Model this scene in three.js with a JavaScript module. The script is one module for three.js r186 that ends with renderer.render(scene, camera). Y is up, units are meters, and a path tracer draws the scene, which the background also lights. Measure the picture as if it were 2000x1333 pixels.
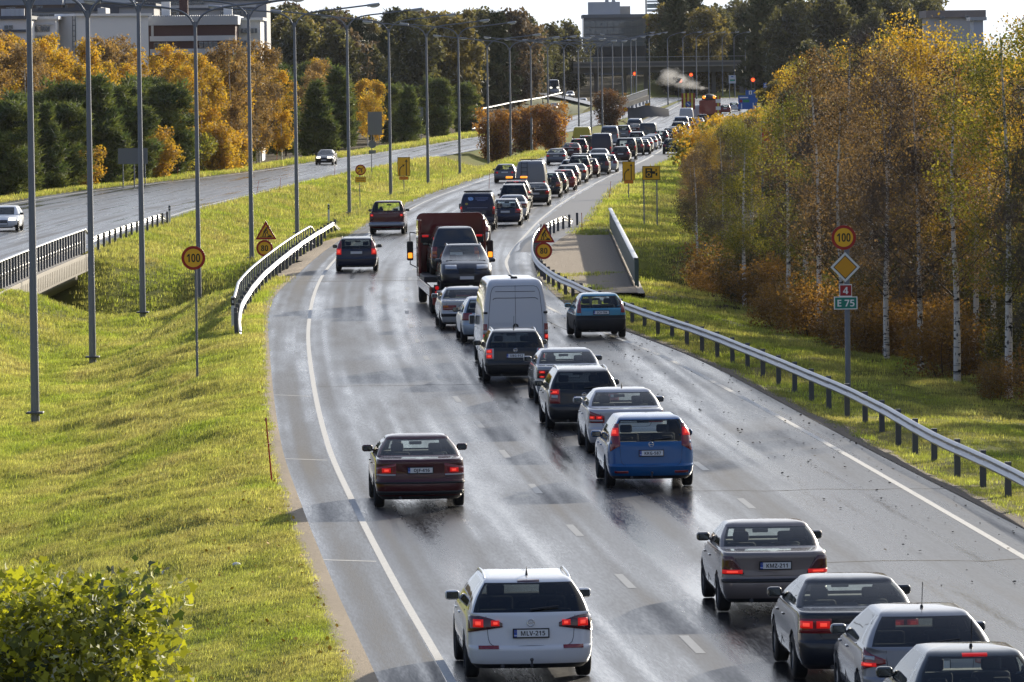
import * as THREE from 'three';
import { mergeGeometries } from 'three/addons/utils/BufferGeometryUtils.js';
import { RoundedBoxGeometry } from 'three/addons/geometries/RoundedBoxGeometry.js';
import { MarchingCubes } from 'three/addons/objects/MarchingCubes.js';

// ---------------------------------------------------------------- camera, sky, sun, exposure
const scene = new THREE.Scene();
const CAM_H = 8.9, FOCAL = 12400, HORIZON = 125, ROLL = 0.7 * Math.PI / 180;   // focal length and horizon in photograph pixels (2000 x 1333)
const PITCH = Math.atan((666.5 - HORIZON) / FOCAL);
const camera = new THREE.PerspectiveCamera(2 * Math.atan(666.5 / FOCAL) * 180 / Math.PI, 2000 / 1333, 1, 6000);
camera.position.set(0, CAM_H, 0);
camera.rotation.order = 'YXZ';
camera.rotation.set(-PITCH, 0, -ROLL);
const SUN_AZ = 27 * Math.PI / 180, SUN_EL = 15.5 * Math.PI / 180;
const sunDir = new THREE.Vector3(Math.sin(SUN_AZ) * Math.cos(SUN_EL), Math.sin(SUN_EL), -Math.cos(SUN_AZ) * Math.cos(SUN_EL));
const renderer = new THREE.WebGLRenderer({ antialias: true });
renderer.setSize(1024, 682);
renderer.toneMapping = THREE.LinearToneMapping;
renderer.toneMappingExposure = 1.6;
renderer.shadowMap.enabled = true;

// seeded random and value noise
function rng(seed) { let s = seed >>> 0 || 1; return () => { s = (s + 0x6D2B79F5) | 0; let t = Math.imul(s ^ (s >>> 15), 1 | s); t = (t + Math.imul(t ^ (t >>> 7), 61 | t)) ^ t; return ((t ^ (t >>> 14)) >>> 0) / 4294967296; }; }
const hash2 = (x, y, s = 0) => { let h = Math.imul(x, 374761393) + Math.imul(y, 668265263) + Math.imul(s, 974634277); h = Math.imul(h ^ (h >>> 13), 1274126177); return ((h ^ (h >>> 16)) >>> 0) / 4294967296; };
const lerp = (a, b, t) => a + (b - a) * t, clamp = (x, a = 0, b = 1) => Math.min(b, Math.max(a, x));
const sstep = (a, b, x) => { const t = clamp((x - a) / (b - a)); return t * t * (3 - 2 * t); };
function noise2(x, y, s = 0, px = 0, py = 0) {
  const i = Math.floor(x), j = Math.floor(y), u = x - i, v = y - j, a = u * u * (3 - 2 * u), b = v * v * (3 - 2 * v);
  const w = (p, q) => hash2(px ? ((p % px) + px) % px : p, py ? ((q % py) + py) % py : q, s);
  return lerp(lerp(w(i, j), w(i + 1, j), a), lerp(w(i, j + 1), w(i + 1, j + 1), a), b);
}
const fbm = (x, y, s = 0, o = 4) => { let v = 0, a = 0.5, f = 1, n = 0; for (let k = 0; k < o; k++) { v += a * noise2(x * f, y * f, s + k * 17); n += a; a *= 0.5; f *= 2; } return v / n; };

{ // sky: hazy and bright round the low sun, blue overhead, broken thin cloud
  const W = 1024, Hh = 512, data = new Float32Array(W * Hh * 4);
  for (let j = 0; j < Hh; j++) for (let i = 0; i < W; i++) {
    const el = ((j + 0.5) / Hh - 0.5) * Math.PI, az = ((i + 0.5) / W - 0.5) * 2 * Math.PI;
    const dir = new THREE.Vector3(Math.cos(el) * Math.cos(az), Math.sin(el), Math.cos(el) * Math.sin(az));
    const e = Math.max(0, dir.y), c = clamp(dir.dot(sunDir), -1, 1), ang = Math.acos(c);
    const hz = Math.exp(-e * 4.2), up = 1 - hz;
    let r = lerp(0.05, 0.33, hz), g = lerp(0.1, 0.38, hz), b = lerp(0.23, 0.46, hz);
    const glow = Math.exp(-ang / 0.34) * 2.3 + Math.exp(-ang * ang / 0.015) * 2;
    r += glow * 0.86; g += glow * 0.87; b += glow * 0.86;
    if (dir.y > -0.02) {
      const q = 1 / (e + 0.16), n = fbm(dir.x * q * 1.5 + 7, dir.z * q * 1.5 - 3, 5, 6);
      const cl = sstep(0.5, 0.72, n) * sstep(0.0, 0.12, e) * 0.75, lit = 0.31 + 1.1 * Math.exp(-ang / 0.6);
      r = lerp(r, lit, cl); g = lerp(g, lit * 0.985, cl); b = lerp(b, lit * 0.98, cl);
    }
    if (dir.y < 0) { const k = sstep(0, -0.04, dir.y); r = lerp(r, 0.12, k); g = lerp(g, 0.12, k); b = lerp(b, 0.1, k); }
    data.set([r, g, b, 1], (j * W + i) * 4);
  }
  const sky = new THREE.DataTexture(data, W, Hh, THREE.RGBAFormat, THREE.FloatType);
  sky.mapping = THREE.EquirectangularReflectionMapping; sky.magFilter = sky.minFilter = THREE.LinearFilter; sky.wrapS = THREE.RepeatWrapping; sky.needsUpdate = true;
  scene.background = sky; scene.environment = sky;
}
const sun = new THREE.DirectionalLight(new THREE.Color().setRGB(1, 0.89, 0.72), 5);
sun.position.copy(sunDir).multiplyScalar(900).add(new THREE.Vector3(0, 0, -300));
sun.target.position.set(0, 0, -300);
sun.castShadow = true; sun.shadow.radius = 1.5;
Object.assign(sun.shadow.camera, { left: -220, right: 220, top: 220, bottom: -220, near: 10, far: 2500 });
sun.shadow.mapSize.set(4096, 4096);
scene.add(sun, sun.target);
scene.fog = new THREE.FogExp2(new THREE.Color(0.86, 0.88, 0.92), 0.00002);

// ---------------------------------------------------------------- naming helpers
const taken = new Map();
function numbered(n) { const k = taken.get(n) || 0; taken.set(n, k + 1); return k ? n + '_' + String(k).padStart(3, '0') : n; }
function tag(o, label, category, group) { o.userData.label = label; o.userData.category = category; if (group) o.userData.group = group; return o; }
function thing(name, label, category, pos = [0, 0, 0], turn = 0, group) {
  const o = new THREE.Group(); o.name = numbered(name); o.position.set(...pos); o.rotation.y = turn; scene.add(o);
  return tag(o, label, category, group);
}
function part(name, geo, mat, parent) {
  const m = new THREE.Mesh(Array.isArray(geo) ? mergeGeometries(geo.map(plain)) : geo, mat);
  m.name = name; m.castShadow = m.receiveShadow = true; parent.add(m); return m;
}
function struct(name, geo, mat) { const m = part(numbered(name), geo, mat, scene); m.userData.kind = 'structure'; return m; }
function plain(g) { // same attributes on every geometry that is merged
  let q = g.index ? g : g.clone().setIndex([...Array(g.attributes.position.count).keys()]);
  for (const k of Object.keys(q.attributes)) if (!['position', 'normal', 'uv'].includes(k)) q.deleteAttribute(k);
  if (!q.attributes.uv) q.setAttribute('uv', new THREE.BufferAttribute(new Float32Array(q.attributes.position.count * 2), 2));
  if (!q.attributes.normal) q.computeVertexNormals();
  return q;
}
const C = (r, g, b) => new THREE.Color().setRGB(r, g, b);
const mat = (r, g, b, rough = 0.7, metal = 0, more = {}) => new THREE.MeshStandardMaterial({ color: C(r, g, b), roughness: rough, metalness: metal, side: THREE.DoubleSide, ...more });
const box = (w, h, d, x = 0, y = 0, z = 0) => new THREE.BoxGeometry(w, h, d).translate(x, y, z);
const rbox = (w, h, d, r, x = 0, y = 0, z = 0) => new RoundedBoxGeometry(w, h, d, 2, r).translate(x, y, z);
const cyl = (r0, r1, h, n = 10, x = 0, y = 0, z = 0) => new THREE.CylinderGeometry(r1, r0, h, n).translate(x, y + h / 2, z);
function tube(pts, r, n = 6, seg) { const c = new THREE.CatmullRomCurve3(pts.map(p => Array.isArray(p) ? new THREE.Vector3(...p) : p)); return new THREE.TubeGeometry(c, seg || Math.max(4, pts.length * 3), r, n); }
function bar(a, b, r, n = 6, r2 = r) { const A = new THREE.Vector3(...a), B = new THREE.Vector3(...b), d = B.clone().sub(A), l = d.length(); return new THREE.CylinderGeometry(r2, r, l, n).translate(0, l / 2, 0).applyQuaternion(new THREE.Quaternion().setFromUnitVectors(new THREE.Vector3(0, 1, 0), d.normalize())).translate(...a); }
function beam(a, b, w, h) { const A = new THREE.Vector3(...a), B = new THREE.Vector3(...b), l = A.distanceTo(B); const m = new THREE.Matrix4().lookAt(B, A, new THREE.Vector3(0, 1, 0)); return new THREE.BoxGeometry(w, h, l).applyMatrix4(m).translate((A.x + B.x) / 2, (A.y + B.y) / 2, (A.z + B.z) / 2); }
function grid(nu, nv, fn, uvfn) { // nu x nv quads of fn(i, j) -> [x, y, z]
  const p = [], uv = [], ix = [];
  for (let j = 0; j <= nv; j++) for (let i = 0; i <= nu; i++) { p.push(...fn(i, j)); uv.push(...(uvfn ? uvfn(i, j) : [i / nu, j / nv])); }
  for (let j = 0; j < nv; j++) for (let i = 0; i < nu; i++) { const a = j * (nu + 1) + i, b = a + 1, c = a + nu + 1, d = c + 1; ix.push(a, b, d, a, d, c); }
  const g = new THREE.BufferGeometry(); g.setAttribute('position', new THREE.Float32BufferAttribute(p, 3)); g.setAttribute('uv', new THREE.Float32BufferAttribute(uv, 2)); g.setIndex(ix); g.computeVertexNormals(); return g;
}
function sweep(path, profile, closed = false) { // profile [[side, up], ...] carried along a path of [x, y, z]; side points to the right of the direction of travel
  const n = path.length, P = path.map(p => new THREE.Vector3(...p)), m = profile.length + (closed ? 1 : 0);
  const fr = P.map((p, i) => { const t = P[Math.min(n - 1, i + 1)].clone().sub(P[Math.max(0, i - 1)]).setY(0).normalize(); return new THREE.Vector3(-t.z, 0, t.x); });
  return grid(m - 1, n - 1, (i, j) => { const q = profile[i % profile.length]; return [P[j].x + fr[j].x * q[0], P[j].y + q[1], P[j].z + fr[j].z * q[0]]; });
}
function dataTex(w, h, fn, srgb) {
  const d = new Uint8Array(w * h * 4);
  for (let j = 0; j < h; j++) for (let i = 0; i < w; i++) { const c = fn(i, j), o = (j * w + i) * 4, a = Array.isArray(c) ? c : [c, c, c]; for (let k = 0; k < 3; k++) d[o + k] = clamp(a[k]) * 255; d[o + 3] = 255; }
  const t = new THREE.DataTexture(d, w, h); t.wrapS = t.wrapT = THREE.RepeatWrapping; t.magFilter = THREE.LinearFilter; t.minFilter = THREE.LinearMipmapLinearFilter; t.generateMipmaps = true; if (srgb) t.colorSpace = THREE.SRGBColorSpace; t.needsUpdate = true; return t;
}
function canvasTex(w, h, draw) { const c = document.createElement('canvas'); c.width = w; c.height = h; draw(c.getContext('2d'), w, h); const t = new THREE.CanvasTexture(c); t.colorSpace = THREE.SRGBColorSpace; t.anisotropy = 4; return t; }
// ---------------------------------------------------------------- the lie of the land (d = metres ahead of the camera, x = metres to its right)
function curve(k) { // smooth curve through [d, x] knots
  const n = k.length, m = k.map((p, i) => { const a = k[Math.max(0, i - 1)], b = k[Math.min(n - 1, i + 1)]; return (b[1] - a[1]) / (b[0] - a[0]); });
  const exact = d => {
    if (d <= k[0][0]) return k[0][1] + m[0] * (d - k[0][0]);
    if (d >= k[n - 1][0]) return k[n - 1][1] + m[n - 1] * (d - k[n - 1][0]);
    let i = 0; while (d > k[i + 1][0]) i++;
    const h = k[i + 1][0] - k[i][0], t = (d - k[i][0]) / h, t2 = t * t, t3 = t2 * t;
    return (2 * t3 - 3 * t2 + 1) * k[i][1] + (t3 - 2 * t2 + t) * h * m[i] + (3 * t2 - 2 * t3) * k[i + 1][1] + (t3 - t2) * h * m[i + 1];
  };
  const T = new Float64Array(6602); for (let i = 0; i < T.length; i++) T[i] = exact(i / 2);
  return d => { const q = d < 0 ? 0 : d > 3300 ? 6600 : d * 2, i = q | 0; return T[i] + (T[i + 1] - T[i]) * (q - i); };
}
const lineL = curve([[20, 3.2], [60, 1.0], [91, -0.91], [108, -2.01], [129, -3.27], [149, -4.36], [181, -5.71], [216, -6.93], [256, -7.85], [290, -8.1], [330, -7.7], [384, -6.4], [428, -5.0], [500, -1.4], [590, 3.2], [730, 9.6], [924, 19.8], [1082, 28.5], [1300, 42]]);
const lineR = curve([[20, 13.6], [60, 11.8], [91, 10.2], [113, 9.07], [142, 7.56], [161, 6.5], [191, 4.61], [218, 2.3], [240, 0.9], [280, -0.19], [302, 0.05], [334, 0.88], [367, 1.86], [407, 3.39], [457, 5.66], [520, 8.97], [581, 12.4], [732, 19.7], [924, 30], [1082, 39.5], [1300, 54]]);
const padL = curve([[20, 1.1], [150, 1.15], [200, 1.3], [240, 1.6], [280, 1.1], [340, 1.0], [440, 1.2], [600, 1.2], [1300, 1.2]]);
const padR = curve([[20, 1.2], [113, 1.0], [150, 0.75], [190, 0.9], [230, 0.9], [270, 1.2], [320, 2.0], [350, 2.7], [400, 2.6], [465, 2.2], [600, 2.8], [800, 2.5], [1300, 2]]);
const edgeL = d => lineL(d) - padL(d), edgeR = d => lineR(d) + padR(d);
const farNear = curve([[20, -19], [120, -21], [200, -22.3], [276, -23], [330, -22.8], [393, -21.8], [428, -20.95], [473, -18.9], [530, -16.1], [579, -12.9], [655, -7.7], [740, -1.6], [824, 4], [950, 13], [1100, 25], [1300, 37]]);
const farFar = curve([[20, -33], [120, -35.5], [200, -37], [276, -38.2], [360, -38], [400, -37], [447, -35.2], [492, -32], [530, -27.5], [575, -22.6], [651, -16.6], [700, -12.4], [824, -3.8], [950, 5], [1100, 17], [1300, 29]]);
const oppN = d => farNear(d) + 0.9, oppF = d => farFar(d) - 1.3;
const rise = d => 2.2 * sstep(880, 1230, d);
const channel = d => 1 - sstep(7, 31, Math.abs(d - 300));
const relief = (x, d) => (fbm(x / 2.1, d / 5, 31, 3) - 0.5) * 0.5 + (noise2(x / 0.7, d / 1.5, 77) - 0.5) * 0.1;
function groundY(x, d) {
  const mL = edgeL(d), mR = edgeR(d), lN = oppN(d), lF = oppF(d), E = rise(d);
  let h, rough = 1;
  if (x >= mL && x <= mR) { h = E; rough = 0; }
  else if (x < mL && x > lN) {
    const gap = mL - lN, t = (mL - x) / gap, dep = Math.min(1.35, gap * 0.105);
    h = E - 0.5 * t - dep * sstep(0, 0.5, t) * sstep(1, 0.62, t) - 0.55 * Math.exp(-(((x + 11.5) / 3.2) ** 2) - ((d - 402) / 22) ** 2);
    rough = Math.min(1, (mL - x) / 1.2, (x - lN) / 1.2);
  } else if (x >= lF && x <= lN) { h = E - 0.5; rough = 0; }
  else if (x < lF) { const u = lF - x; h = E - 0.5 - 0.5 * sstep(0, 5, u) + 5 * sstep(25, 140, u) + 7 * sstep(1150, 1800, d); rough = Math.min(1, u / 1.2); }
  else { const u = x - mR; h = E - 0.12 * sstep(0, 1, u) - 0.75 * sstep(1.5, 8, u) + 3 * sstep(25, 150, u) + 6 * sstep(1250, 1800, d) * sstep(5, 30, u); rough = Math.min(1, u / 1.2); }
  return h + relief(x, d) * rough;
}
const soilY = (x, d) => groundY(x, d) - 4.6 * channel(d);
const onRoad = (x, d) => (x > edgeL(d) && x < edgeR(d)) || (x > oppF(d) && x < oppN(d));
const surfY = (x, d) => onRoad(x, d) ? groundY(x, d) : soilY(x, d);
// pixel of the photograph -> ray; a thing's distance is where the ray meets what the thing stands on
const rayDir = new THREE.Vector3();
function ray(px, py) {
  const dx = px - 1000, dy = py - 666.5, c = Math.cos(ROLL), s = Math.sin(ROLL), X = dx * c - dy * s, Y = dx * s + dy * c, cp = Math.cos(PITCH), sp = Math.sin(PITCH);
  return rayDir.set(X, -Y * cp - FOCAL * sp, -(FOCAL * cp - Y * sp)).clone().divideScalar(FOCAL * cp - Y * sp);   // per metre of distance
}
function foot(px, py, fn = surfY) { // where the ray of a pixel first meets the ground: {x, y, d}
  const r = ray(px, py); let d = 25, step = 2;
  for (; d < 2600; d += step) { step = Math.max(0.5, d * 0.004); if (CAM_H + r.y * d <= fn(r.x * d, d)) break; }
  let a = d - step, b = d; for (let k = 0; k < 20; k++) { const m = (a + b) / 2; if (CAM_H + r.y * m <= fn(r.x * m, m)) b = m; else a = m; }
  return { x: r.x * b, y: fn(r.x * b, b), d: b };
}
const atDist = (px, py, d) => { const r = ray(px, py); return { x: r.x * d, y: CAM_H + r.y * d, d }; };

// ---------------------------------------------------------------- ground sheet
const rowsD = []; for (let d = 18; d < 3200;) { rowsD.push(d); d += d < 230 ? 1.1 : d < 345 ? 1.3 : d < 520 ? 2.5 : d < 1000 ? 8 : d < 1500 ? 25 : 120; }
const strips = [ // [left edge, right edge, quads]
  [d => oppF(d) - 600, d => oppF(d) - 60, 10], [d => oppF(d) - 60, oppF, 26], [oppF, oppN, 4], [oppN, edgeL, 46], [edgeL, edgeR, 4],
  [edgeR, d => edgeR(d) + 16, 40], [d => edgeR(d) + 16, d => edgeR(d) + 70, 14], [d => edgeR(d) + 70, d => edgeR(d) + 600, 10]];
const nTex = dataTex(512, 512, (i, j) => { const n = 0.55 * noise2(i / 4, j / 4, 1, 128, 128) + 0.45 * noise2(i / 16, j / 16, 2, 32, 32), m = noise2(i / 2, j / 2, 3, 256, 256); const v = 0.72 + 0.28 * (0.6 * n + 0.4 * m); return [v, v, v * 0.96]; });
nTex.repeat.set(1 / 2.2, 1 / 5);
{
  const pos = [], uv = [], col = [], ix = []; let base = 0, per = 0;
  const cols = []; strips.forEach(([a, b, n], s) => { for (let i = s ? 1 : 0; i <= n; i++) cols.push([a, b, i / n, s]); });
  per = cols.length;
  for (const d of rowsD) for (const [a, b, t, s] of cols) {
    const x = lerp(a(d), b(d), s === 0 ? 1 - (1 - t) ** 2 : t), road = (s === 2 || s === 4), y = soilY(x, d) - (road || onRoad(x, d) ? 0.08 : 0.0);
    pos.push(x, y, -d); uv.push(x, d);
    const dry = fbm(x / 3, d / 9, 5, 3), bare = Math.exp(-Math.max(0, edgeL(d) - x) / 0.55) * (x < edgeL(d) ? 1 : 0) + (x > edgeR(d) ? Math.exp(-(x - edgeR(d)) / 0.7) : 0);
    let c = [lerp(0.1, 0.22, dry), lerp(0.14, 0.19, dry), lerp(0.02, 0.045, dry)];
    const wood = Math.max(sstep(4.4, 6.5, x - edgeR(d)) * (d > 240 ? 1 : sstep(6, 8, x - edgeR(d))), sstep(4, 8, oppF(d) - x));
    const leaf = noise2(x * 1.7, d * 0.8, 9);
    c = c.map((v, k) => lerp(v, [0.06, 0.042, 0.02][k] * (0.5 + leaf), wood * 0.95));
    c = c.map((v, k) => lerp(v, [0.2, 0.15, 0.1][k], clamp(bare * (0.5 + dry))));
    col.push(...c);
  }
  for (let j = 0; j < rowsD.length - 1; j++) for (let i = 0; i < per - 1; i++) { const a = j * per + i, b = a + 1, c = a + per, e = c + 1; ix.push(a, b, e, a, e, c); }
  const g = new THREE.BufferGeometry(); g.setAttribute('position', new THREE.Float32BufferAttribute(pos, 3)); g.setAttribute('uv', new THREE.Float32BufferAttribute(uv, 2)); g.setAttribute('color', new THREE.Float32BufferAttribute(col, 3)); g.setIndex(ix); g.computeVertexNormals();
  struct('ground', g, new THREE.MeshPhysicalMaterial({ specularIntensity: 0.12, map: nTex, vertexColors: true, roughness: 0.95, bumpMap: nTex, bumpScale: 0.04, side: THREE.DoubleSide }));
}
// a strip of sheet between two curves
function ribbon(a, b, d0, d1, step, lift, n = 1, yfn = groundY, uvScale = 1) {
  const N = Math.max(1, Math.ceil((d1 - d0) / step));
  return grid(n, N, (i, j) => { const d = lerp(d0, d1, j / N), x = lerp(a(d), b(d), i / n); return [x, yfn(x, d) + lift, -d]; }, (i, j) => { const d = lerp(d0, d1, j / N); return [lerp(a(d), b(d), i / n) * uvScale, d * uvScale]; });
}
// ---------------------------------------------------------------- wet asphalt: streaks that follow the lanes, polished wheel tracks, grain
const wetU = 512, wetV = 1024;
const wetField = (i, j) => { const u = i / wetU, v = j / wetV, t = 3 * u; // three lanes across, 300 m along
  const lane = t % 1, wob = 0.05 * (noise2(v * 9, 1, 12, 9, 0) - 0.5), track = Math.exp(-(((lane + wob - 0.26) / 0.1) ** 2)) + Math.exp(-(((lane + wob - 0.74) / 0.1) ** 2));
  const s1 = noise2(u * 26, v * 4, 3, 26, 4), s2 = noise2(u * 64, v * 10, 4, 64, 10), s3 = noise2(u * 9, v * 26, 6, 9, 26), s4 = noise2(u * 40, v * 90, 7, 40, 90);
  return { track, s: 0.36 * s1 + 0.24 * s2 + 0.26 * s3 + 0.14 * s4, grain: hash2(i, j, 8) }; };
const wetRough = dataTex(wetU, wetV, (i, j) => { const w = wetField(i, j); return clamp(0.3 - 0.07 * (w.track - 0.5) + (0.5 - w.s) * 0.7 + (w.grain - 0.5) * 0.1, 0.11, 0.6); });
const wetColor = dataTex(wetU, wetV, (i, j) => { const w = wetField(i, j), v = 0.78 + 0.3 * (w.s - 0.5) - 0.12 * w.track + 0.2 * (w.grain - 0.5); return [v, v, v * 1.02]; });
const grainTex = dataTex(256, 256, (i, j) => 0.6 * hash2(i, j, 21) + 0.4 * noise2(i / 3, j / 3, 22, 85, 85));
function asphalt(r, g, b, bump = 0.0016) {
  const m = new THREE.MeshStandardMaterial({ color: C(r, g, b), roughness: 1, map: wetColor, roughnessMap: wetRough, side: THREE.DoubleSide });
  m.bumpMap = grainTex.clone(); m.bumpMap.needsUpdate = true; m.bumpMap.repeat.set(12, 60); m.bumpScale = bump; return m;
}
function roadSheet(name, a, b, d0, d1, m, lift = 0) { // u across the road in units of three lanes, v = 45 m
  const N = Math.ceil((d1 - d0) / 3), K = 8;
  return struct(name, grid(K, N, (i, j) => { const d = lerp(d0, d1, j / N), x = lerp(a(d), b(d), i / K); return [x, groundY(x, d) + lift, -d]; }, (i, j) => { const d = lerp(d0, d1, j / N); return [lerp(a(d), b(d), i / K) / 11.6 + (lineL(d) - 0) / -11.6, d / 300]; }), m);
}
const mainRoad = roadSheet('main_road', edgeL, edgeR, 18, 1180, asphalt(0.036, 0.036, 0.039));
const oppRoad = roadSheet('opposite_road', oppF, oppN, 18, 1290, asphalt(0.06, 0.058, 0.056, 0.0016));
for (const [r, a, b, d0, d1, y] of [[mainRoad, edgeL, edgeR, 262, 338, 0], [oppRoad, oppF, oppN, 262, 338, -0.5]]) { // slabs that carry the roads over the stream
  const g = new THREE.BufferGeometry().copy(ribbon(a, b, d0, d1, 4, -0.62, 1)); part('bridge_slab', g, mat(0.2, 0.19, 0.18, 0.9), r);
}
// drier hard shoulders
{ const dryM = (r, g, b, ro) => { const m = new THREE.MeshStandardMaterial({ color: C(r, g, b), roughness: ro, map: nTex, bumpMap: grainTex, bumpScale: 0.003, side: THREE.DoubleSide }); return m; };
  const damp = asphalt(0.05, 0.049, 0.048, 0.004); damp.roughness = 1.35;
  part('hard_shoulder', grid(3, 180, (i, j) => { const d = lerp(18, 560, j / 180), x = lerp(edgeL(d) + 0.01, lineL(d) - 0.05 - 0.04 * noise2(d / 2, 1, 9), i / 3); return [x, groundY(x, d) + 0.002, -d]; }, (i, j) => { const d = lerp(18, 560, j / 180); return [lerp(edgeL(d), lineL(d), i / 3) / 11.6 - lineL(d) / 11.6 + 0.4, d / 300 + 0.3]; }), damp, mainRoad);
  part('hard_shoulder', ribbon(d => lineR(d) + 0.1 + 0.25 * noise2(d / 5, 1, 3), d => edgeR(d) - 0.01, 300, 620, 3, 0.002, 2), dryM(0.1, 0.085, 0.07, 0.45), mainRoad);
}
// markings
const paintWorn = dataTex(128, 128, (i, j) => { const n = 0.5 * hash2(i, j, 41) + 0.5 * noise2(i / 5, j / 5, 42, 26, 26); const v = 0.62 + 0.38 * n; return [v, v, v * 0.97]; });
const lineMat = new THREE.MeshStandardMaterial({ color: C(0.66, 0.65, 0.62), roughness: 0.7, map: paintWorn, side: THREE.DoubleSide });
const dashMat = new THREE.MeshStandardMaterial({ color: C(0.27, 0.265, 0.25), roughness: 0.4, map: paintWorn, side: THREE.DoubleSide });
const stripe = (c, w, d0, d1, name, parent, step = 3) => part(name, ribbon(d => c(d) - w / 2, d => c(d) + w / 2, d0, d1, step, 0.004), name === 'lane_dash' ? dashMat : lineMat, parent);
stripe(lineL, 0.13, 20, 560, 'edge_line', mainRoad); stripe(lineL, 0.22, 560, 1170, 'edge_line', mainRoad, 8);
stripe(lineR, 0.14, 20, 560, 'edge_line', mainRoad); stripe(lineR, 0.24, 560, 1170, 'edge_line', mainRoad, 8);
const dashA = curve([[20, 6.6], [60, 4.6], [95, 2.8], [107, 2.0], [130, 0.6], [156, -0.8], [173, -1.7], [200, -2.9], [240, -4.0], [290, -4.2], [330, -3.5], [384, -2.0], [457, 0.4], [520, 3.6], [600, 7.8], [732, 14.4], [924, 24.6], [1100, 35]]);
const dashB = curve([[20, 10.2], [60, 8.3], [95, 6.6], [126, 4.75], [138, 4.2], [170, 2.3]]);
for (let d = 47.2; d < 700; d += 12) stripe(dashA, 0.15, d, d + 3, 'lane_dash', mainRoad, 3);
for (let d = 42; d < 185; d += 12) stripe(dashB, 0.15, d, d + 3, 'lane_dash', mainRoad, 3);
stripe(farNear, 0.2, 20, 560, 'edge_line', oppRoad); stripe(farNear, 0.24, 560, 1280, 'edge_line', oppRoad, 8);
stripe(farFar, 0.2, 20, 560, 'edge_line', oppRoad); stripe(farFar, 0.24, 560, 1280, 'edge_line', oppRoad, 8);
const oppMid = d => lerp(farNear(d), farFar(d), lerp(0.29, 0.5, sstep(400, 560, d)));
const oppMid2 = d => lerp(farNear(d), farFar(d), lerp(0.62, 0.97, sstep(420, 560, d)));
for (let d = 262; d < 900; d += 12) stripe(oppMid, 0.15, d, d + 3, 'lane_dash', oppRoad, 3);
for (let d = 264; d < 560; d += 6) stripe(oppMid2, 0.18, d, d + 3, 'lane_dash', oppRoad, 3);
for (const [y0, x0, x1] of [[772, 532, 612], [897, 562, 648], [1095, 630, 745]]) { const p = foot(x0, y0), q = foot(x1, y0 + 3); // thin painted cross marks on the hard shoulder
  part('shoulder_mark', grid(6, 1, (i, j) => { const x = lerp(edgeL(p.d) + 0.05, lineL(p.d) - 0.1, i / 6), d = lerp(p.d, q.d, i / 6) + j * 0.16; return [x, groundY(x, d) + 0.004, -d]; }), lineMat, mainRoad); }
{ // tar seams and joints in the asphalt
  const tar = mat(0.01, 0.01, 0.011, 0.95), seam = (f, d0, d1, w) => part('tar_seam', ribbon(d => f(d) - w / 2 - 0.018 * noise2(d / 1.5, 1, 4), d => f(d) + w / 2 + 0.018 * noise2(d / 1.7, 2, 5), d0, d1, 1.2, 0.003), tar, mainRoad);
  seam(d => lineR(d) - 1.0 + 0.1 * noise2(d / 8, 3, 7), 205, 240, 0.015);
  for (const [d, a, b, w] of [[262, 0, 1, 0.35], [338, 0, 1, 0.3], [112, 0.56, 1, 0.1], [131, 0.6, 1, 0.08], [176, 0.1, 0.5, 0.08], [266, 0.05, 0.6, 0.12]]) part('cross_joint', grid(20, 1, (i, j) => { const x = lerp(lerp(edgeL(d), edgeR(d), a), lerp(edgeL(d), edgeR(d), b), i / 20), dd = d + j * w * (0.6 + 0.8 * noise2(i, 2, 3)) + 0.5 * noise2(i / 2, d, 8); return [x, 0.003, -dd]; }), tar, mainRoad);
  const r = rng(71), m4 = new THREE.Matrix4(), im = new THREE.InstancedMesh(new THREE.CircleGeometry(0.027, 5).rotateX(-Math.PI / 2), mat(0.05, 0.035, 0.02, 0.8), 420); for (let k = 0; k < 420; k++) { const d = 105 + 130 * r(), x = edgeR(d) - 0.1 - 3.2 * r() ** 1.6, sc = 0.5 + r(); m4.compose(new THREE.Vector3(x, groundY(x, d) + 0.02 + 0.02 * r(), -d), new THREE.Quaternion().setFromEuler(new THREE.Euler(r() - 0.5, r() * 6, r() - 0.5)), new THREE.Vector3(sc, sc, sc)); im.setMatrixAt(k, m4); } im.name = 'fallen_leaves'; im.userData = { kind: 'stuff', label: 'dark fallen leaves strewn over the lane beside the guardrail', category: 'leaves' }; scene.add(im);
}
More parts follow.
